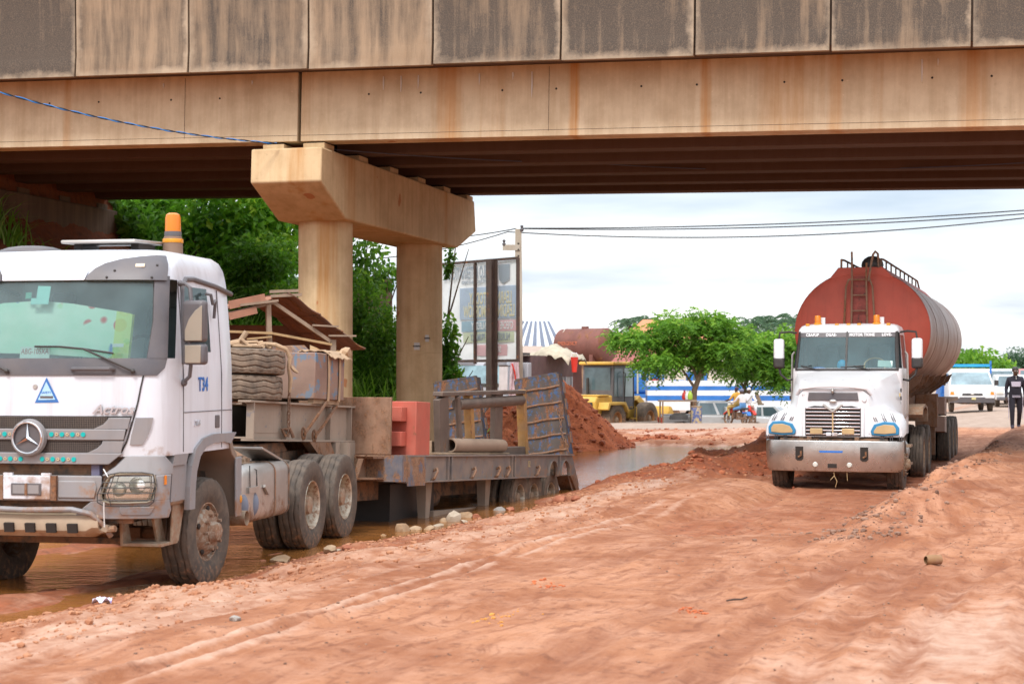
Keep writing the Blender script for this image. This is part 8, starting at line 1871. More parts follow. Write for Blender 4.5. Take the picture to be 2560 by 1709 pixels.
timber(loc_(775, 812, -0.1), loc_(838, 815, -0.1), 0.06, 0.03, 'batten', M_OLDW); timber(loc_(815, 838, -0.1), loc_(882, 838, -0.1), 0.05, 0.03, 'batten', M_OLDW)
q = MB(); q.bx(-1.5, 1.25, 2.7, 2.75, 0, 2.9); q.build('back_wall', M_TIN, sk_)

# ================================================================== HOUSES AND OLD TANK
def roof_mat(name, c1, c2, sc):
    t = NT(name); v = t.coord(); x = t.sepz(v, 'X')
    f = t.math('FRACT', t.math('MULTIPLY', x, sc)); m_ = t.ramp(f, [(0.45, 0.0), (0.5, 1.0)])
    return t.finish(t.pbsdf(**{'Base Color': t.mix(m_, c1, c2), 'Roughness': 0.5}))
def house(name, label, loc, rz, w, d, hw_, hr, mw, mr, ov=0.5, panels=0, pm=None, hip=0.0):
    h = thing(name, label, 'house', loc, (0, 0, rz))
    q = MB(); q.bx(-w / 2, w / 2, 0, d, 0, hw_); q.build('wall', mw, h)
    q = MB(); a, b = -w / 2 - ov, w / 2 + ov
    q.add([(a, -ov, hw_ + 0.004), (b, -ov, hw_ + 0.004), (b, d + ov, hw_ + 0.004), (a, d + ov, hw_ + 0.004), (a + hip, d / 2, hw_ + hr), (b - hip, d / 2, hw_ + hr)], [(0, 1, 5, 4), (2, 3, 4, 5), (1, 2, 5), (3, 0, 4), (0, 3, 2, 1)])
    r = q.build('roof', mr, h, angle=20)
    for k in range(panels):
        x0 = a + hip * 0.5 + (b - a - hip) * k / panels; x1 = x0 + (b - a - hip) / panels * 0.5
        f0, f1 = 0.02, 0.97
        def rp(x, f): return (x if hip == 0 else (x - (a + b) / 2) * (1 - f * hip * 2 / (b - a)) + (a + b) / 2, -ov + (d / 2 + ov) * f, hw_ + hr * f + 0.03)
        q = MB(); q.hexa([rp(x0, f0), rp(x1, f0), rp(x1, f1), rp(x0, f1)] + [tuple(Vector(p) + Vector((0, -0.02, 0.04))) for p in (rp(x0, f0), rp(x1, f0), rp(x1, f1), rp(x0, f1))]); q.build('roof_sheet', pm, r)
    for x in (-w * 0.28, w * 0.28):
        q = MB(); q.bx(x - 0.6, x + 0.6, -0.03, 0.05, 1.0, 2.2); wd = q.build('window', M_GLASSF, h)
        q = MB(); q.bx(x - 0.68, x + 0.68, -0.05, 0.04, 0.92, 1.0); q.build('sill', M_CARWH, wd)
    q = MB(); q.bx(-0.5, 0.5, -0.04, 0.05, 0.0, 2.1); q.build('door', M_RUSTY, h)
    return h
M_WALLC = mat('cream_wall', (0.62, 0.56, 0.46), 0.85, streak=0.2); M_WALLB = mat('tan_wall', (0.42, 0.25, 0.15), 0.9, streak=0.2)
M_ROOFO = mat('orange_roof', (0.58, 0.22, 0.10), 0.6, var=0.15); M_ROOFR = mat('maroon_roof', (0.30, 0.075, 0.055), 0.55, var=0.15); M_ROOFW = mat('white_roof_strip', (0.66, 0.68, 0.72), 0.5, var=0.1); M_ROOFS = mat('slate_roof_strip', (0.13, 0.15, 0.20), 0.5)
YB = -1.0
P0 = at(1318, 900, 112); house('striped_roof_house', 'house with a steep slate and white striped metal roof behind the tipper', (P0.x, 112, YB), R(-8), 8.0, 6.0, at(0, 890, 112).z - YB, 2.5, M_WALLB, M_ROOFW, 0.4, 9, M_ROOFS, 2.6)
P0 = at(1450, 905, 100); house('maroon_roof_shed', 'low shed with a maroon metal roof below the rusty tank', (P0.x, 100, YB), R(6), 4.2, 4.0, at(0, 905, 100).z - YB, 0.75, M_WALLB, M_ROOFR, 0.3, hip=0.9)
P0 = at(1562, 905, 104); house('gabled_shed', 'small shed with a shallow pinkish gable roof behind the loader cab', (P0.x, 104, YB), R(12), 5.0, 4.0, at(0, 908, 104).z - YB, 0.75, M_WALLC, M_ROOFR, 0.3)
P0 = at(1560, 880, 135); house('orange_roof_house', 'cream house with an orange tiled roof left of the leafy trees', (P0.x, 135, YB), R(5), 9.0, 7.0, at(0, 882, 135).z - YB, 1.7, M_WALLC, M_ROOFO, 0.6, hip=1.6)
P0 = at(1705, 840, 150); house('tall_orange_roof_house', 'taller orange roofed house hidden behind the crown of the large tree', (P0.x, 150, YB), R(-5), 10.0, 7.0, at(0, 850, 150).z - YB, 2.0, M_WALLC, M_ROOFO, 0.6, hip=2)
P0 = at(1190, 905, 96); house('brown_house', 'brown house with a pale roof behind the grey tipper cab', (P0.x, 96, YB), R(4), 7.5, 6.0, at(0, 905, 96).z - YB, 1.0, M_WALLB, mat('pale_brown_roof', (0.40, 0.30, 0.24), 0.7), 0.4)
P0 = at(1463, 864, 95.0)
st_ = thing('storage_tank', 'big rusty brown cylindrical fuel tank on a stand above the sheds', 'tank', (P0.x, 95.0, 0), (0, 0, R(-38)))
M_OLDT = mat('brown_tank_rust', (0.18, 0.06, 0.045), 0.7, 0.1, var=0.3, scale=1.0, rust=0.35, streak=0.3, dust=0.08)
tz = P0.z; q = MB(); rt = 1.0
q.lathe([(0, -1.75), (0.5, -1.74), (0.85, -1.68), (rt, -1.55), (rt + 0.01, -1.2), (rt, -1.18), (rt, 0.0), (rt + 0.012, 0.02), (rt, 0.04), (rt, 1.2), (rt + 0.01, 1.22), (rt, 1.55), (0.85, 1.68), (0.5, 1.74), (0, 1.75)], 'x', 36); q.build('tank_shell', M_OLDT, st_, loc=(0, 0, tz))
q = MB(); q.cyl((0, 0, tz + 0.95), (0, 0, tz + 1.12), 0.22, 14); q.build('manhole', M_OLDT, st_)
q = MB(); q.tube([(-1.1, -0.85, tz - 1.2), (-1.15, -0.75, tz + 0.6), (-1.15, -0.4, tz + 0.98)], 0.035, 6); q.build('vent_pipe', mat('pale_pipe', (0.5, 0.42, 0.34), 0.6), st_)
for x in (-1.0, 1.0):
    q = MB(); q.prism([(-1.0, YB), (1.0, YB), (0.85, tz - 0.5), (-0.85, tz - 0.5)], 'x', x - 0.12, x + 0.12); q.build('tank_stand', M_OLDT, st_)
text('EMERGENCY', 0.30, mat('rust_letters', (0.55, 0.16, 0.08), 0.6), st_, (-0.55, -1.005, tz + 0.12), sx=0.8, depth=0.02)
# stall: table with plastic bags, drum and white sacks beside the pickup
P0 = at(1712, 1060, 76.0); zg = gz(P0.x, 76.0)
tbt = thing('market_table', 'rough wooden roadside table in front of the slender tree trunk', 'table', (P0.x, 76.0, zg), (0, 0, R(5)))
q = MB(); q.bx(-1.2, 0.5, -0.4, 0.4, 1.05, 1.12); q.build('table_top', M_OLDW, tbt)
for x in (-1.1, 0.4):
    for y in (-0.35, 0.35):
        q = MB(); q.bx(x - 0.03, x + 0.03, y - 0.03, y + 0.03, 0, 1.05); q.build('leg', M_RUSTY, tbt)
for i, (px, m_, lab) in enumerate(((1711, M_REDP, 'red plastic bag on the roadside table'), (1718, M_CARWH, 'white plastic bag on the roadside table'), (1724, mat('lime_plastic', (0.35, 0.5, 0.05), 0.4), 'lime green plastic bag on the roadside table'))):
    p = at(px, 1040, 76.0); b_ = thing('plastic_bag', lab, 'bag', (p.x, 76.0 - 0.1 * i, zg + 1.125))
    q = MB(); q.lathe([(0.0, 0), (0.10, 0.02), (0.13, 0.14), (0.10, 0.30), (0.04, 0.38), (0.055, 0.44), (0.0, 0.42)], 'z', 10); q.build('bag_body', m_, b_)
P0 = at(1741, 1060, 75.5)
pd = thing('painted_drum', 'small blue and tan painted drum beside the pickup rear', 'drum', (P0.x, 75.5, gz(P0.x, 75.5) ))
q = MB(); q.lathe([(0, 0), (0.24, 0), (0.25, 0.4), (0.24, 0.8), (0.23, 0.84), (0, 0.84)], 'z', 18); q.build('drum_shell', mat('blue_tan_paint', (0.10, 0.13, 0.30), 0.6, chips=(0.5, 0.38, 0.2), chip_amt=0.45, scale=3), pd)
q = MB(); q.lathe([(0.245, 0.80), (0.26, 0.81), (0.26, 0.85), (0, 0.86)], 'z', 18); q.build('drum_lid', M_WOOD, pd)
P0 = at(1697, 1060, 74.8)
bn = thing('dark_basin', 'dark upturned basin on the ground under the roadside table', 'basin', (P0.x, 74.8, gz(P0.x, 74.8) + 0.25))
q = MB(); q.lathe([(0.45, 0), (0.42, 0.18), (0.25, 0.28), (0, 0.30)], 'z', 20); q.build('basin_shell', M_BLACK, bn)

# ================================================================== VEGETATION
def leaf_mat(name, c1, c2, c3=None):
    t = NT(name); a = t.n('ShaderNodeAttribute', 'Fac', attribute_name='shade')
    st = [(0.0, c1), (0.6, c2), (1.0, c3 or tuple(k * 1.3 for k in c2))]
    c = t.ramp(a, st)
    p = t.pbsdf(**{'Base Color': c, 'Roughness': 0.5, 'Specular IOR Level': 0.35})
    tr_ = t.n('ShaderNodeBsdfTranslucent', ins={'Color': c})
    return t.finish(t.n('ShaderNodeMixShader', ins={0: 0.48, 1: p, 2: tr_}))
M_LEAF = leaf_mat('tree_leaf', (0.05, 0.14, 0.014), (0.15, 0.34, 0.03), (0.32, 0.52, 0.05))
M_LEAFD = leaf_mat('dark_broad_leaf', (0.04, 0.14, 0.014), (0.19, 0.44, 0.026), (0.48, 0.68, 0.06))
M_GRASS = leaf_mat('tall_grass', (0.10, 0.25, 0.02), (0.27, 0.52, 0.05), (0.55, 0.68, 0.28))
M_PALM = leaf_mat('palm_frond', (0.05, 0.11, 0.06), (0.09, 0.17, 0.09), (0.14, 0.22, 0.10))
M_BARK = mat('bark', (0.20, 0.14, 0.09), 0.9, var=0.3, scale=6, bump=0.4)
def quads(name, V, S, mat_, parent, k=4):
    """V (n,k,3) -> one leaf mesh with a 'shade' attribute"""
    n = len(V); me = np_mesh(name, V.reshape(-1, 3), np.arange(n * k).reshape(n, k), False)
    at2 = me.attributes.new('shade', 'FLOAT', 'POINT'); at2.data.foreach_set('value', np.repeat(S, k).astype(np.float32))
    me.materials.append(mat_); o = bpy.data.objects.new(name, me); COL.objects.link(o)
    if parent is not None: o.parent = parent
    return o
def unit(v): return v / np.maximum(np.linalg.norm(v, axis=-1, keepdims=True), 1e-9)
def leaves(rs, C, D, L, Wd, fold=0.15):
    """diamond leaves at centres C pointing along D"""
    D = unit(D); up = unit(rs.normal(size=C.shape) + np.array([0, 0, 0.6])); sd = unit(np.cross(D, up)); nn = np.cross(sd, D)
    L = np.asarray(L).reshape(-1, 1); Wd = np.asarray(Wd).reshape(-1, 1)
    return np.stack([C - D * L * 0.5, C + sd * Wd * 0.5 + nn * Wd * fold, C + D * L * 0.5, C - sd * Wd * 0.5 + nn * Wd * fold], 1)
def crown_pts(rs, lobes, n):
    w = np.array([l[1][0] * l[1][1] * l[1][2] for l in lobes]) ** 0.67; w = w / w.sum(); out = []; nor = []
    for l, wi in zip(lobes, w):
        m = max(1, int(n * wi)); d = unit(rs.normal(size=(m, 3))); r = rs.random((m, 1)) ** 0.35
        r = np.where(rs.random((m, 1)) < 0.25, rs.random((m, 1)), r) * (0.85 + 0.3 * rs.random((m, 1)))
        out.append(np.array(l[0]) + d * r * np.array(l[1])); nor.append(d)
    return np.concatenate(out), np.concatenate(nor)
def trunk(parent, paths, m_=M_BARK):
    for pts, r0, r1 in paths:
        q = MB(); n = len(pts); q.tube(pts, [r0 + (r1 - r0) * i / (n - 1) for i in range(n)], 9); q.build('trunk' if paths[0][0] is pts else 'limb', m_, parent)
def feather_tree(name, label, base, lobes, paths, nspray, seed, m_=M_LEAF, lf=0.20):
    rs = np.random.RandomState(seed); t_ = thing(name, label, 'tree', base); trunk(t_, paths)
    C, N = crown_pts(rs, lobes, nspray); m = len(C)
    D = unit(N * np.array([1, 1, 0.25]) + rs.normal(size=(m, 3)) * 0.45 + np.array([0, 0, -0.12]))
    k = 11; f = (np.arange(k) + 0.5) / k; ln = 0.55 + 0.35 * rs.random((m, 1))
    P = C[:, None, :] + D[:, None, :] * (f[None, :, None] * ln[:, :, None]) + np.array([0, 0, -1.0]) * (f[None, :, None] ** 2 * 0.22)
    sd = unit(np.cross(D, np.array([0, 0, 1.0]) + rs.normal(size=(m, 3)) * 0.35))
    s_ = np.where(np.arange(k) % 2 == 0, 1.0, -1.0)
    LD = D[:, None, :] * 0.55 + sd[:, None, :] * s_[None, :, None] + rs.normal(size=(m, k, 3)) * 0.25 + np.array([0, 0, -0.25])
    P = P + sd[:, None, :] * s_[None, :, None] * 0.05
    V = leaves(rs, P.reshape(-1, 3), LD.reshape(-1, 3), lf * (0.8 + 0.5 * rs.random(m * k)), lf * 0.42 * np.ones(m * k))
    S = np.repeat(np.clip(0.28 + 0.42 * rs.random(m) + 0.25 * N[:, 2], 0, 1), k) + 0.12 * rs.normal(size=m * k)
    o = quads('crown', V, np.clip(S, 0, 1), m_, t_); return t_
def leafy(name, label, cat, base, lobes, n, seed, L=0.2, W=0.11, m_=M_LEAFD, paths=None, group=None):
    rs = np.random.RandomState(seed); t_ = thing(name, label, cat, base, group=group)
    if paths: trunk(t_, paths)
    C, N = crown_pts(rs, lobes, n); m = len(C)
    D = unit(N * 0.6 + rs.normal(size=(m, 3)) * 0.7 + np.array([0, 0, -0.55]))
    V = leaves(rs, C, D, L * (0.6 + 0.8 * rs.random(m)), W * (0.7 + 0.6 * rs.random(m)))
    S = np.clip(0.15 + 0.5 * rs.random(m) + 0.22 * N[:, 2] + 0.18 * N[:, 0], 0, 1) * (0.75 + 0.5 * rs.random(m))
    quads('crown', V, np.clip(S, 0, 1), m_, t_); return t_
def grass_blades(rs, B, H, lean, w=0.022, seg=5):
    """curved tapering blades from base points B"""
    n = len(B); a = rs.random(n) * 2 * pi; d = np.stack([np.cos(a), np.sin(a), 0 * a], -1); H = np.asarray(H).reshape(-1, 1); ln = (lean * (0.4 + rs.random((n, 1))))
    pts = []; f = np.linspace(0, 1, seg + 1)
    for x in f: pts.append(B + d * ln * H * x ** 2.2 + np.array([0, 0, 1.0]) * H * (x - 0.42 * ln * x ** 3.0))
    P = np.stack(pts, 1); sd = np.stack([-np.sin(a), np.cos(a), 0 * a], -1); sd = unit(sd + 0.4 * rs.normal(size=(n, 3)) * np.array([1, 1, 0.2]))
    wd = (w * (1 - f ** 1.8) + 0.002)[None, :, None] * (0.7 + 0.8 * rs.random((n, 1, 1)))
    Lf = P - sd[:, None, :] * wd; Rt = P + sd[:, None, :] * wd
    Q = np.stack([Lf[:, :-1], Rt[:, :-1], Rt[:, 1:], Lf[:, 1:]], 2)
    return Q.reshape(-1, 4, 3), seg
def grass(name, label, base, spread, n, H, seed, lean=0.7, w=0.022, group=None, m_=M_GRASS, cat='grass'):
    rs = np.random.RandomState(seed); t_ = thing(name, label, cat, base, group=group)
    xy = rs.normal(size=(n, 2)) * np.array(spread) * 0.5; B = np.zeros((n, 3)); B[:, :2] = xy
    B[:, 2] = ground_z(B[:, 0] + base[0], B[:, 1] + base[1], False) - base[2] - 0.05
    Q, seg = grass_blades(rs, B, H * (0.45 + 0.75 * rs.random(n)), lean, w)
    S = np.repeat(np.clip(0.15 + 0.75 * rs.random(n), 0, 1), seg)
    bl = quads('blades', Q, S, m_, t_); tag(bl, kind='stuff'); return t_
# -- two feathery trees in the yard
P0 = at(1735, 1060, 77.0); zg = gz(P0.x, 77.0)
def A3(px, py, Y, b): return tuple(at(px, py, Y) - Vector(b))
B0 = (P0.x, 77.0, zg); T = lambda px, py, dY=0.0: A3(px, py, 77.0 + dY, B0)
feather_tree('leafy_tree', 'large feathery green tree with a forked trunk beside the silver pickup', B0,
    [(T(1612, 850), (1.1, 1.2, 0.48)), (T(1558, 845, 0.5), (0.62, 0.8, 0.30)), (T(1690, 815, -0.4), (1.15, 1.2, 0.52)), (T(1775, 806), (1.0, 1.1, 0.50)), (T(1645, 905, -0.8), (0.95, 1.1, 0.45)), (T(1725, 880, 0.6), (1.25, 1.3, 0.62)), (T(1775, 905, 0.3), (0.7, 0.9, 0.32)), (T(1808, 872, -0.3), (0.85, 1.0, 0.5)), (T(1830, 830, 0.6), (0.75, 0.9, 0.42))],
    [([(0, 0, 0), T(1733, 1010), T(1736, 975), T(1745, 950), T(1752, 925)], 0.17, 0.10), ([T(1752, 925), T(1770, 890), T(1785, 830)], 0.09, 0.03), ([T(1745, 950), T(1725, 905), T(1690, 840)], 0.09, 0.03), ([T(1736, 968), T(1690, 900), T(1610, 860)], 0.07, 0.02), ([T(1752, 940), T(1800, 905), T(1830, 860)], 0.06, 0.02)], 1900, 3)
P0 = at(1872, 1060, 80.0); zg = gz(P0.x, 80.0); B1 = (P0.x, 80.0, zg); T = lambda px, py, dY=0.0: A3(px, py, 80.0 + dY, B1)
feather_tree('leafy_tree', 'second feathery tree with a dark forked trunk behind the motorcycles', B1,
    [(T(1885, 872), (1.1, 1.2, 0.6)), (T(1945, 855, 0.5), (1.0, 1.1, 0.58)), (T(1862, 920, -0.5), (0.9, 1.0, 0.5)), (T(1930, 925), (0.9, 1.0, 0.55)), (T(1985, 900, 0.6), (0.9, 1.0, 0.70)), (T(1955, 955, -0.3), (0.5, 0.8, 0.3))],
    [([(0, 0, 0), T(1866, 1010), T(1862, 980), T(1860, 965)], 0.15, 0.10), ([T(1860, 968), T(1845, 940), T(1840, 890)], 0.07, 0.02), ([T(1860, 965), T(1880, 920), T(1900, 870)], 0.08, 0.02), ([T(1866, 985), T(1900, 940), T(1950, 890)], 0.05, 0.02)], 1350, 5)
P0 = at(1905, 1060, 85.0); B2 = (P0.x, 85.0, gz(P0.x, 85.0)); T = lambda px, py, dY=0.0: A3(px, py, 85.0 + dY, B2)
q_ = thing('bare_trunk', 'short leaning bare tree trunk behind the white saloon car', 'tree trunk', B2); trunk(q_, [([(0, 0, 0), T(1903, 1020), T(1897, 1000), T(1890, 980)], 0.16, 0.09), ([T(1903, 1025), T(1908, 1008)], 0.07, 0.04)])
for i, (px, py, Y, rx, rz_, lab) in enumerate(((1915, 1000, 98, 2.2, 0.8, 'bright green low bush behind the white saloon car'), (1960, 1005, 101, 1.8, 0.8, 'bright green low bush just left of the tanker bonnet'), (1800, 1010, 104, 2.0, 0.9, 'low bush under the large feathery tree'))):
    p = at(px, 1030, Y); leafy('bush', lab, 'bush', (p.x, Y, -1.0), [((0, 0, at(px, py, Y).z + 1.0), (rx, 1.2, rz_)), ((0.8, 0.3, at(px, py, Y).z + 0.6), (rx * 0.7, 1.0, rz_))], 2600, 40 + i, 0.22, 0.12, M_LEAF)
# -- palms and far trees
def palm(name, label, px, py, Y, sz, seed, nf=16):
    rs = np.random.RandomState(seed); top = at(px, py, Y); zg_ = -1.0
    t_ = thing(name, label, 'palm tree', (top.x, Y, zg_)); H = top.z - zg_
    q = MB(); q.tube([(0, 0, 0), (0.1, 0, H * 0.5), (0, 0, H)], [0.22, 0.18, 0.16], 8); q.build('trunk', M_BARK, t_)
    Vs = []; Ss = []
    for i in range(nf):
        a = 2 * pi * i / nf + rs.rand() * 0.4; el = rs.uniform(-0.2, 1.1); k = 16
        f = (np.arange(k) + 0.5) / k; r = sz * f * math.cos(el * 0.5); z = sz * (math.sin(el) * f - 0.75 * f ** 2.2)
        C = np.stack([r * math.cos(a), r * math.sin(a), H + z], -1); dd = np.array([math.cos(a), math.sin(a), 0]); sd = np.array([-math.sin(a), math.cos(a), 0])
        for s_ in (-1, 1):
            D = dd * 0.5 + sd * s_ + np.array([0, 0, -0.45]); L = sz * 0.30 * np.sin(np.clip(f * 3.0, 0.25, 2.9))
            Vs.append(leaves(rs, C + sd * s_ * L[:, None] * 0.35, np.tile(D, (k, 1)) + rs.normal(size=(k, 3)) * 0.12, L, 0.10 * np.ones(k) * sz / 1.5)); Ss.append(np.clip(rs.rand(k) * 0.8 + 0.1, 0, 1))
    quads('fronds', np.concatenate(Vs), np.concatenate(Ss), M_PALM, t_); return t_
for i, (px, py, Y, sz, lab) in enumerate(((1575, 815, 170, 2.6, 'palm tree top at the left above the orange roofed house'), (1612, 806, 175, 2.4, 'palm tree top just left of the tall orange roof'), (1880, 812, 165, 2.6, 'palm crown left of the tanker, nearest the big tree'), (1915, 806, 170, 2.6, 'palm crown left of the tanker, tallest of the group'), (1950, 812, 168, 2.4, 'palm crown second nearest the tanker tank'), (1985, 800, 172, 2.6, 'palm crown touching the left edge of the tanker'))):
    palm('palm_tree', lab, px, py, Y, sz, 60 + i)
for i, (px, py, Y, rx, rz_, lab) in enumerate(((1900, 850, 190, 5.0, 2.2, 'far rounded tree clump under the palm crowns'), (2440, 925, 130, 3.0, 1.7, 'bushy tree behind the flatbed van'), (2395, 920, 135, 2.6, 1.6, 'bushy tree hidden behind the tanker tail'), (2500, 930, 230, 3.0, 1.6, 'distant rounded tree beyond the queueing cars'), (2555, 905, 260, 3.5, 2.5, 'distant tree at the right edge of the picture'), (1440, 905, 200, 6, 1.5, 'far tree behind the maroon shed'))):
    p = at(px, py, Y); leafy('far_tree', lab, 'tree', (p.x, Y, -0.5), [((0, 0, p.z + 0.5), (rx, 2.5, rz_)), ((rx * 0.5, 0.5, p.z + 0.2), (rx * 0.6, 2, rz_ * 0.8)), ((-rx * 0.5, 0, p.z), (rx * 0.6, 2, rz_ * 0.7))], 3800, 80 + i, 0.42, 0.22, M_LEAF if i in (1, 2) else M_PALM, [([(0, 0, 0), (0.1, 0, p.z * 0.6 + 0.5), (0, 0, p.z + 0.5)], 0.25, 0.08)])
palm('palm_tree', 'palm fronds sticking up behind the flatbed van', 2428, 890, 140, 2.2, 71, 12)
# continuous belt of bush at the horizon
rs = np.random.RandomState(9); n = 52000
X_ = rs.uniform(-330, 420, n); Y_ = rs.uniform(240, 420, n); h_ = 1.0 + 5.5 * np.clip(0.5 + fbm(X_ * 0.03, Y_ * 0.02, 301, 3), 0.05, 1)
C = np.stack([X_, Y_, rs.random(n) * h_ - 0.3], -1)
V = leaves(rs, C, rs.normal(size=(n, 3)) + np.array([0, 0, -0.3]), 1.5 + rs.random(n), 0.9 + 0.5 * rs.random(n)); hz = quads('far_woodland', V, np.clip(rs.random(n) * 0.7 + 0.1, 0, 1), M_PALM, None); tag(hz, 'hazy far-off belt of bush along the horizon', 'woodland', kind='stuff')
# -- left bank: broadleaf trees behind the bridge
def bank(px, py, Y): p = at(px, py, Y); return p
for i, (px, py, Y, rx, ry, rz_, n, lab) in enumerate((
        (480, 585, 46.5, 2.0, 1.3, 1.9, 3400, 'dense dark broadleaf tree directly behind the white cab beacon'),
        (600, 560, 47.5, 1.7, 1.3, 1.6, 2800, 'dense broadleaf tree right of the beacon under the bridge'),
        (690, 560, 49.0, 1.2, 1.2, 1.7, 1500, 'thin leafy tree touching the left of the near bridge column'),
        (340, 520, 48.5, 1.7, 1.2, 1.0, 3000, 'leafy shrub at the top of the bank right of the abutment'),
        (600, 690, 46.0, 1.5, 1.0, 1.0, 1900, 'low leafy shrub above the shack roof'))):
    p = at(px, py, Y); zg = gz(p.x, Y); b_ = (p.x, Y, zg)
    leafy('broadleaf_tree', lab, 'tree', b_, [((0, 0, p.z - zg), (rx, ry, rz_)), ((rx * 0.55, -0.3, p.z - zg + rz_ * 0.35), (rx * 0.6, ry * 0.8, rz_ * 0.6)), ((-rx * 0.5, 0.1, p.z - zg - rz_ * 0.4), (rx * 0.65, ry * 0.8, rz_ * 0.6)), ((rx * 0.3, -0.2, p.z - zg - rz_ * 0.6), (rx * 0.6, ry * 0.7, rz_ * 0.6))], n, 120 + i, 0.24, 0.15, M_LEAFD,
          [([(0, 0, -0.2), (0.15, 0, (p.z - zg) * 0.5), (0.0, 0, p.z - zg)], 0.16, 0.06), ([(0.1, 0, (p.z - zg) * 0.5), (0.8, -0.3, (p.z - zg) * 0.8)], 0.07, 0.03), ([(0.1, 0, (p.z - zg) * 0.45), (-0.9, -0.2, (p.z - zg) * 0.85)], 0.07, 0.03)])
# small tree between the pillars and beside the far column
for i, (px, py, Y, rx, rz_, n, lab) in enumerate(((905, 650, 44.5, 0.75, 0.9, 700, 'sparse young tree between the two bridge columns'), (960, 690, 45.5, 0.55, 0.5, 350, 'thin leafy branches just left of the far column'), (1124, 860, 43.5, 0.30, 0.85, 600, 'leafy sapling just right of the far column'), (1135, 945, 43.0, 0.28, 0.35, 420, 'low bright shrub at the foot of the far column'), (1125, 640, 43.8, 0.16, 0.5, 90, 'thin sprig of leaves above the billboard corner'))):
    p = at(px, py, Y); zg = gz(p.x, Y); H = p.z - zg
    leafy('young_tree', lab, 'tree', (p.x, Y, zg), [((0, 0, H), (rx, rx, rz_)), ((-rx * 0.5, 0, H - rz_ * 0.7), (rx * 0.8, rx, rz_ * 0.6))], n, 150 + i, 0.20, 0.10, M_LEAF, [([(-0.3, 0.2, 0), (-0.1, 0.1, H * 0.6), (0.15, 0, H + rz_ * 0.6)], 0.05, 0.015), ([(-0.15, 0.1, H * 0.6), (0.5, 0, H + 0.2)], 0.03, 0.01)])
for i, (px, py, Y, rx, rz_, n, lab) in enumerate(((905, 790, 43.0, 0.75, 1.3, 2600, 'bright green bush right of the near bridge column'), (965, 850, 42.0, 0.6, 0.9, 1900, 'bright green bush left of the far bridge column'), (660, 640, 45.0, 1.1, 0.7, 2000, 'bright green bush left of the near bridge column'))):
    p = at(px, py, Y); zg = gz(p.x, Y); leafy('bank_bush', lab, 'bush', (p.x, Y, zg), [((0, 0, p.z - zg), (rx, 0.7, rz_)), ((0.2, -0.2, (p.z - zg) * 0.55), (rx, 0.7, rz_ * 0.8))], n, 170 + i, 0.17, 0.09, M_LEAF)
# tall grass on the bank
k = 0
GG = 'clumps of tall grass on the bank'
GL = 'clump of tall drooping grass on the green bank by the bridge columns'
for (px, Y, H, n, sp) in ((700, 44.5, 1.6, 420, 1.4), (650, 45.0, 1.5, 420, 1.5), (600, 44.5, 1.3, 380, 1.5), (880, 42.5, 1.9, 420, 1.2), (915, 42.0, 1.9, 460, 1.2), (950, 41.5, 1.8, 460, 1.2), (985, 42.5, 1.6, 380, 1.0), (900, 44.0, 2.2, 460, 1.5), (950, 44.5, 2.0, 460, 1.4), (880, 46.0, 2.4, 420, 1.6), (930, 46.5, 2.4, 460, 1.6), (985, 46.0, 1.6, 320, 1.2), (1125, 42.5, 1.0, 240, 0.8), (1145, 41.5, 0.6, 200, 0.6), (740, 46.0, 1.8, 420, 1.5), (560, 45.5, 1.4, 380, 1.6)):
    x = (px - 1280) * Y / FPX; grass('tall_grass', GL, (x, Y, gz(x, Y)), (sp, 0.9), n, H, 200 + k, 0.75, 0.026, GG); k += 1
for (px, Y, H, n, lab) in ((20, 38.0, 1.1, 150, 'tuft of long grass on the bare slope at the left edge'), (300, 49.0, 1.2, 500, 'grass along the top of the bank right of the abutment'), (8, 33.5, 1.7, 60, 'long grass blades hanging at the extreme left edge')):
    x = (px - 1280) * Y / FPX; grass('grass_tuft', lab, (x, Y, gz(x, Y)), (1.4, 0.6), n, H, 260 + k, 0.8, 0.022); k += 1
# ground cover over the bank behind and beside the bridge
rs = np.random.RandomState(11); n = 60000
U_ = rs.uniform(-13.0, 1.2, n); V_ = rs.uniform(8.6, 22, n); X_ = BP.x + U_ * BU.x + V_ * BV.x; Y_ = BP.y + U_ * BU.y + V_ * BV.y
zg_ = ground_z(X_, Y_, False); keep = ((zg_ > 0.5) | (U_ > -2.0)) & (X_ < -0.036 * Y_); X_, Y_, zg_ = X_[keep], Y_[keep], zg_[keep]; n = len(X_)
hgt = 0.15 + 0.9 * np.clip(0.5 + fbm(X_ * 0.6, Y_ * 0.6, 310, 3), 0, 1)
C = np.stack([X_, Y_, zg_ + rs.random(n) * hgt], -1)
V = leaves(rs, C, rs.normal(size=(n, 3)) + np.array([0, 0, 0.2]), 0.24 + 0.14 * rs.random(n), 0.12 + 0.07 * rs.random(n))
uc = quads('undergrowth', V, np.clip(0.15 + 0.6 * rs.random(n), 0, 1), M_LEAF, None); tag(uc, 'tangled green ground cover on the bank behind the bridge', 'undergrowth', kind='stuff')
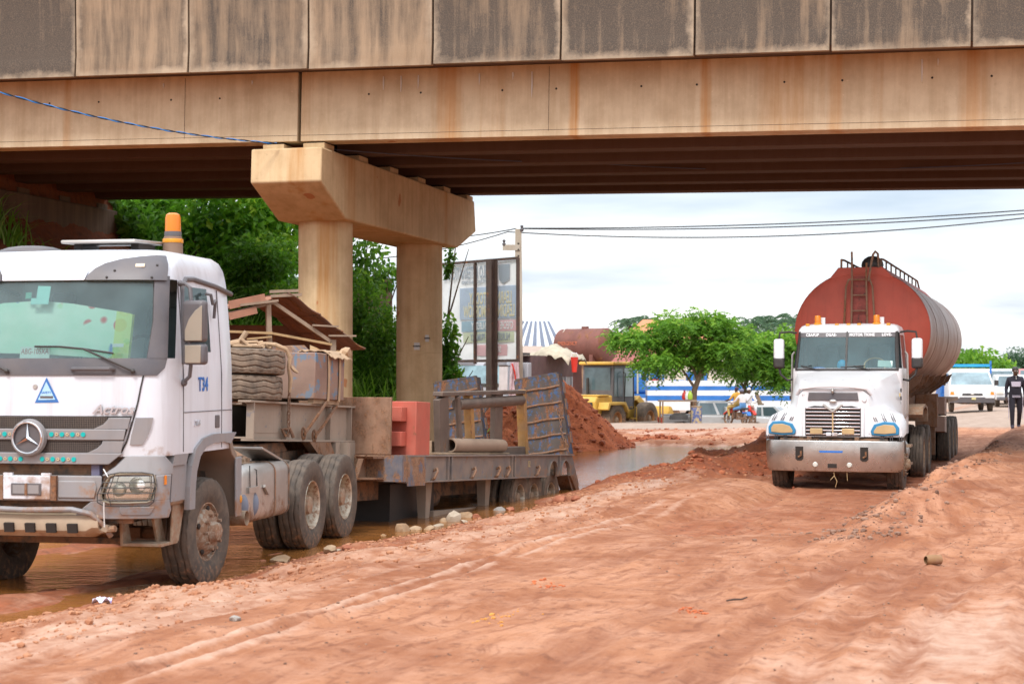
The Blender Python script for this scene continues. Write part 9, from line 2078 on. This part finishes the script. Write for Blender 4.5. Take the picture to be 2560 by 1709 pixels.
# ================================================================== STONES, CLODS AND LITTER
def rock_base(seed, sub=1):
    bm = bmesh.new(); bmesh.ops.create_icosphere(bm, subdivisions=sub, radius=1.0)
    rr = random.Random(seed)
    for v in bm.verts: v.co *= rr.uniform(0.72, 1.18)
    V = np.array([v.co[:] for v in bm.verts]); F = np.array([[v.index for v in f.verts] for f in bm.faces]); bm.free(); return V, F
_RB = [rock_base(k) for k in range(4)]
def scatter(name, X, Y, Z, S, seed, m_, label, cat, flat=0.7):
    rs = np.random.RandomState(seed); Vs = []; Fs = []; off = 0
    for k in range(4):
        sel = np.arange(len(X)) % 4 == k; n = sel.sum()
        if n == 0: continue
        V, F = _RB[k]; a = rs.random(n) * 2 * pi; ca, sa = np.cos(a), np.sin(a)
        sc = S[sel][:, None] * (0.7 + 0.6 * rs.random((n, 3))) * np.array([1, 1, flat])
        P = V[None] * sc[:, None, :]
        Q = np.stack([P[..., 0] * ca[:, None] - P[..., 1] * sa[:, None], P[..., 0] * sa[:, None] + P[..., 1] * ca[:, None], P[..., 2]], -1)
        Q = Q + np.stack([X[sel], Y[sel], Z[sel]], -1)[:, None, :]
        Vs.append(Q.reshape(-1, 3)); Fs.append((F[None] + (np.arange(n) * len(V))[:, None, None]).reshape(-1, 3) + off); off += n * len(V)
    me = np_mesh(name, np.concatenate(Vs), np.concatenate(Fs), False); me.materials.append(m_)
    o = bpy.data.objects.new(name, me); COL.objects.link(o); tag(o, label, cat, kind='stuff'); return o
def clod_mat(name, c1, c2):
    t = NT(name); g = t.pos(); n = t.noise(g, 5, 5); n2 = t.noise(g, 40, 4)
    c = t.mix(t.ramp(n, [(0.35, 0.0), (0.65, 1.0)]), c1, c2); c = t.mix(t.math('MULTIPLY', n2, 0.4), c, tuple(k * 0.5 for k in c1))
    return t.finish(t.pbsdf(**{'Base Color': c, 'Roughness': 0.85, 'Normal': t.bump(n2, 0.5, 0.02)}))
M_CLOD = clod_mat('mud_clod', (0.36, 0.14, 0.065), (0.54, 0.26, 0.14)); M_GRIT = clod_mat('grey_grit', (0.17, 0.085, 0.055), (0.38, 0.23, 0.16)); M_CLODR = clod_mat('red_clod', (0.28, 0.07, 0.03), (0.50, 0.16, 0.07))
rs = np.random.RandomState(21)
def road_xy(s, t): return s * SA + t * CA, s * CA - t * SA
n = 7000; s_a = 9 + 26 * rs.random(n) ** 1.2; t_a = -8.5 + np.abs(rs.normal(size=n)) * 1.0
X, Y = road_xy(s_a, t_a); Z = ground_z(X, Y); S = 0.006 + 0.034 * rs.random(n) ** 6; ok = Z > -0.02
scatter('mud_clods', X[ok], Y[ok], (Z + S * 0.2)[ok], S[ok], 1, M_CLOD, 'small lumps of mud strewn along the road shoulder', 'mud clods')
n = 14000; s_a = 8.5 + 28 * rs.random(n); t_a = rs.uniform(-7.5, 3.5, n); fb = fbm(t_a * 0.6, s_a * 0.25, 401, 3); X, Y = road_xy(s_a, t_a); ok = fb > -0.02
Z = ground_z(X, Y); S = 0.003 + 0.011 * rs.random(n) ** 4
scatter('road_grit', X[ok], Y[ok], (Z + S * 0.2)[ok], S[ok], 2, M_GRIT, 'dark grit and pebbles scattered over the dirt road', 'grit')
n = 3200; s_a = 17 + 20 * rs.random(n); t_a = -2.55 + 0.33 * rs.normal(size=n) + 0.2 * fbm(s_a * 0.8, s_a * 0, 61, 3); X, Y = road_xy(s_a, t_a); Z = ground_z(X, Y); S = 0.006 + 0.04 * rs.random(n) ** 6
scatter('broken_tarmac', X, Y, Z + S * 0.25, S, 3, M_GRIT, 'broken grey tarmac stones along the raised edge right of the tanker', 'broken tarmac')
n = 3600; X = rs.uniform(-3.5, 6, n); Y = rs.uniform(39.5, 50, n)
zi = np.clip(np.round((X + 5.5) / 13.0 * 189).astype(int), 0, 189); zj = np.clip(np.round((Y - 38.6) / 16.4 * 149).astype(int), 0, 149); Z = hz_[zj, zi]; S = 0.02 + 0.10 * rs.random(n) ** 5; ok = hh[zj, zi] > 0.12
scatter('earth_clods', X[ok], Y[ok], (Z + S * 0.3)[ok], S[ok], 4, M_CLODR, 'loose lumps of red earth on the dug heap', 'earth clods')
n = 1500; X = np.concatenate([rs.normal(3.4, 1.0, n // 3), rs.normal(5.0, 1.1, n // 3), rs.normal(5.6, 1.2, n - 2 * (n // 3))]); Y = np.concatenate([rs.normal(30.8, 0.8, n // 3), rs.normal(33, 0.9, n // 3), rs.normal(36, 1.4, n - 2 * (n // 3))]); Z = ground_z(X, Y); S = 0.012 + 0.055 * rs.random(n) ** 6; ok = Z > 0.03
scatter('berm_clods', X[ok], Y[ok], (Z + S * 0.2)[ok], S[ok], 5, M_CLODR, 'loose dark soil lumps on the low berm left of the tanker', 'soil clods')
n = 1300; X = rs.uniform(-2, 12, n); Y = rs.uniform(46.5, 58, n); Z = ground_z(X, Y); S = 0.015 + 0.07 * rs.random(n) ** 7; ok = Z > 0.02
scatter('bank_clods', X[ok], Y[ok], (Z + S * 0.2)[ok], S[ok], 6, M_CLODR, 'red soil lumps on the far bank of the pool', 'soil clods')
# the single stones one can pick out along the edge of the puddle
def rock_mesh(seed, m_):
    bm = bmesh.new(); bmesh.ops.create_icosphere(bm, subdivisions=2, radius=1.0); rr = random.Random(seed)
    ax = [Vector((rr.uniform(-1, 1), rr.uniform(-1, 1), rr.uniform(-1, 1))).normalized() for _ in range(7)]; ds = [rr.uniform(0.55, 0.85) for _ in ax]
    for v in bm.verts:
        for a, d in zip(ax, ds):
            e = v.co.dot(a)
            if e > d: v.co -= a * (e - d)
        v.co *= rr.uniform(0.96, 1.04)
    me = bpy.data.meshes.new('stone'); bm.to_mesh(me); bm.free(); me.materials.append(m_)
    for p in me.polygons: p.use_smooth = True
    me.set_sharp_from_angle(angle=R(28)); return me
M_ST1 = clod_mat('tan_stone', (0.36, 0.22, 0.12), (0.50, 0.36, 0.23)); M_ST2 = clod_mat('pale_stone', (0.40, 0.31, 0.22), (0.54, 0.45, 0.35)); M_ST3 = clod_mat('red_stone', (0.33, 0.10, 0.05), (0.48, 0.20, 0.11)); M_ST4 = clod_mat('grey_stone', (0.22, 0.19, 0.17), (0.42, 0.38, 0.34))
ROCKS = [(705, 1398, 0.17, 0.5, M_ST1, 'long flat tan stone in the mud before the first rear wheel'), (826, 1374, 0.105, 0.9, M_ST1, 'rounded tan stone against the second rear wheel'), (866, 1366, 0.09, 0.7, M_ST3, 'reddish stone right of the second rear wheel'), (846, 1374, 0.05, 0.6, M_ST2, 'small pale stone between two stones by the rear wheel'),
    (1007, 1322, 0.135, 1.0, M_ST1, 'upright tan stone leftmost of the row below the trailer'), (1039, 1322, 0.11, 0.6, M_ST1, 'flat tan stone second in the row below the trailer'), (1073, 1320, 0.10, 0.55, M_ST1, 'flat tan stone third in the row below the trailer'), (1094, 1314, 0.10, 0.6, M_ST2, 'pale stone in the middle of the row below the trailer'),
    (1112, 1302, 0.09, 0.7, M_ST1, 'small stone left of the tall white stone'), (1134, 1296, 0.155, 1.05, M_ST2, 'tall whitish stone below the trailer deck'), (1166, 1290, 0.14, 0.75, M_ST1, 'broad tan stone right of the tall white stone'), (1189, 1292, 0.10, 0.7, M_ST3, 'small reddish stone right of the broad tan stone'), (1160, 1303, 0.07, 0.6, M_ST2, 'little pale stone in front of the broad tan stone'),
    (1248, 1274, 0.14, 0.45, M_ST4, 'grey rubble lump below the trailer wheels'), (1277, 1274, 0.12, 0.6, M_ST3, 'red lump beside the grey rubble'), (1400, 1248, 0.17, 0.7, M_ST3, 'red lump just behind the trailer tail'), (1440, 1246, 0.13, 0.55, M_ST3, 'red lump at the pool edge right of the trailer tail'), (660, 1402, 0.06, 0.6, M_ST3, 'small red stone left of the flat tan stone'), (960, 1338, 0.07, 0.6, M_ST1, 'small tan stone left of the row below the trailer'), (590, 1545, 0.06, 0.7, M_ST4, 'dark stone stuck in the near pale mud')]
for i, (px, py, r, fl, m_, lab) in enumerate(ROCKS):
    Y = 2.05 * FPX / (py - HOR)
    for _ in range(4):
        x = (px - 1280) * Y / FPX; z = max(gz(x, Y), -0.02); Y = (CAMZ - z - r * fl * 0.3) * FPX / (py - HOR)
    x = (px - 1280) * Y / FPX; z = max(gz(x, Y), -0.02)
    o = link_mesh('stone', rock_mesh(500 + i, m_), None, None, (x, Y, z + r * fl * 0.28), (rnd.uniform(-0.3, 0.3), rnd.uniform(-0.3, 0.3), rnd.uniform(0, 6)), (r * 0.92, r * 0.8, r * fl * 0.8)); tag(o, lab, 'stone')
def ground_at(px, py):
    Y = 1.8 * FPX / (py - HOR)
    for _ in range(6): z = gz((px - 1280) * Y / FPX, Y); Y = (CAMZ - z) * FPX / (py - HOR)
    x = (px - 1280) * Y / FPX; return Vector((x, Y, gz(x, Y)))
p = ground_at(2330, 1408); cnn = thing('crushed_can', 'mud-coated crushed can lying on the pale mud at right', 'can', p, (0, 0, R(20)))
q = MB(); q.lathe([(0.035, -0.075), (0.045, -0.06), (0.046, 0.03), (0.04, 0.055), (0.046, 0.075), (0.036, 0.075), (0.03, -0.05), (0.0, -0.06)], 'x', 16, (0, 0, 0.04)); q.build('can_shell', mat('muddy_can', (0.30, 0.16, 0.07), 0.7, var=0.3, mud=0.4), cnn)
p = ground_at(1840, 1502); stk = thing('stick', 'short dark stick lying on the dirt road', 'stick', p, (0, 0, R(24)))
q = MB(); q.tube([(-0.09, 0, 0.015), (-0.02, 0.008, 0.02), (0.04, -0.004, 0.018), (0.10, 0.01, 0.03)], [0.007, 0.009, 0.008, 0.005], 6); q.build('stick_body', mat('dark_wood', (0.07, 0.04, 0.03), 0.8), stk)
p = ground_at(258, 1506); lt = thing('plastic_sachet', 'crumpled white and violet plastic sachet at the edge of the near puddle', 'litter', p, (0, 0, R(10)))
q = MB(); rows = [[(-0.085 + 0.17 * j / 8, -0.05 + 0.1 * i / 5, 0.02 + 0.028 * math.sin(j * 1.3 + i) * math.cos(i * 1.7) + 0.02 * math.cos((j - 4) * 0.35)) for j in range(9)] for i in range(6)]
q.slab(rows, (0, 0, -0.006)); q.build('sachet_film', mat('white_violet_film', (0.70, 0.66, 0.78), 0.35, chips=(0.25, 0.18, 0.5), chip_amt=0.1, scale=8), lt)
for i, (px, py, sp, m_, lab) in enumerate(((1245, 1538, 0.20, clod_mat('yellow_clay', (0.62, 0.24, 0.04), (0.70, 0.34, 0.08)), 'patch of orange-yellow clay crumbs on the near road'), (1372, 1462, 0.13, clod_mat('brick_red_clay', (0.50, 0.12, 0.04), (0.60, 0.18, 0.06)), 'patch of brick-red clay crumbs on the road'), (1728, 1527, 0.10, clod_mat('brick_red_clay2', (0.50, 0.12, 0.04), (0.60, 0.18, 0.06)), 'small red clay crumbs near the stick'))):
    p = ground_at(px, py); m = 34; X = p.x + rs.normal(size=m) * sp * 0.6; Y = p.y + rs.normal(size=m) * sp; Z = ground_z(X, Y); S = 0.006 + 0.02 * rs.random(m) ** 2
    scatter('clay_crumbs', X, Y, Z + S * 0.2, S, 30 + i, m_, lab, 'clay crumbs', 0.6)
# stickers and scrawls on the far column
for px, py, w, h_, lab in ((1072, 865, 0.26, 0.17, 'NOEMPIRE'), (1100, 845, 0.18, 0.16, 'BEMPIRE')):
    a = R(-90 + (px - 1055) * 0.9 - 3); cx, cy = 0.0, 6.1
    q = MB(); rows = []
    for i in range(2):
        rows.append([(0.555 * math.cos(a + (j - 3) * w / 3 / 1.1 * 0.5), cy + 0.555 * math.sin(a + (j - 3) * w / 3 / 1.1 * 0.5), (at(px, py, 38.6).z - h_ / 2) + h_ * i) for j in range(7)])
    q.slab(rows, (0.004 * math.cos(a), 0.004 * math.sin(a), 0)); so = q.build('poster', mat('pale_poster', (0.62, 0.60, 0.58), 0.8), pr)
    me = text_mesh(lab, 0.05, depth=0.003, sx=0.8, bold=0.002); link_mesh('lettering', me, M_BLACK, so, (0.566 * math.cos(a), cy + 0.566 * math.sin(a), at(px, py, 38.6).z), (0, 0, a + R(90)))
# construction joints round the columns
for vc in (0.0, 6.1):
    q = MB(); q.lathe([(0.551, 0), (0.5535, 0.004), (0.5535, 0.016), (0.551, 0.02)], 'z', 48, (0, vc, 2.55)); q.build('pour_joint', M_PIER, pr)
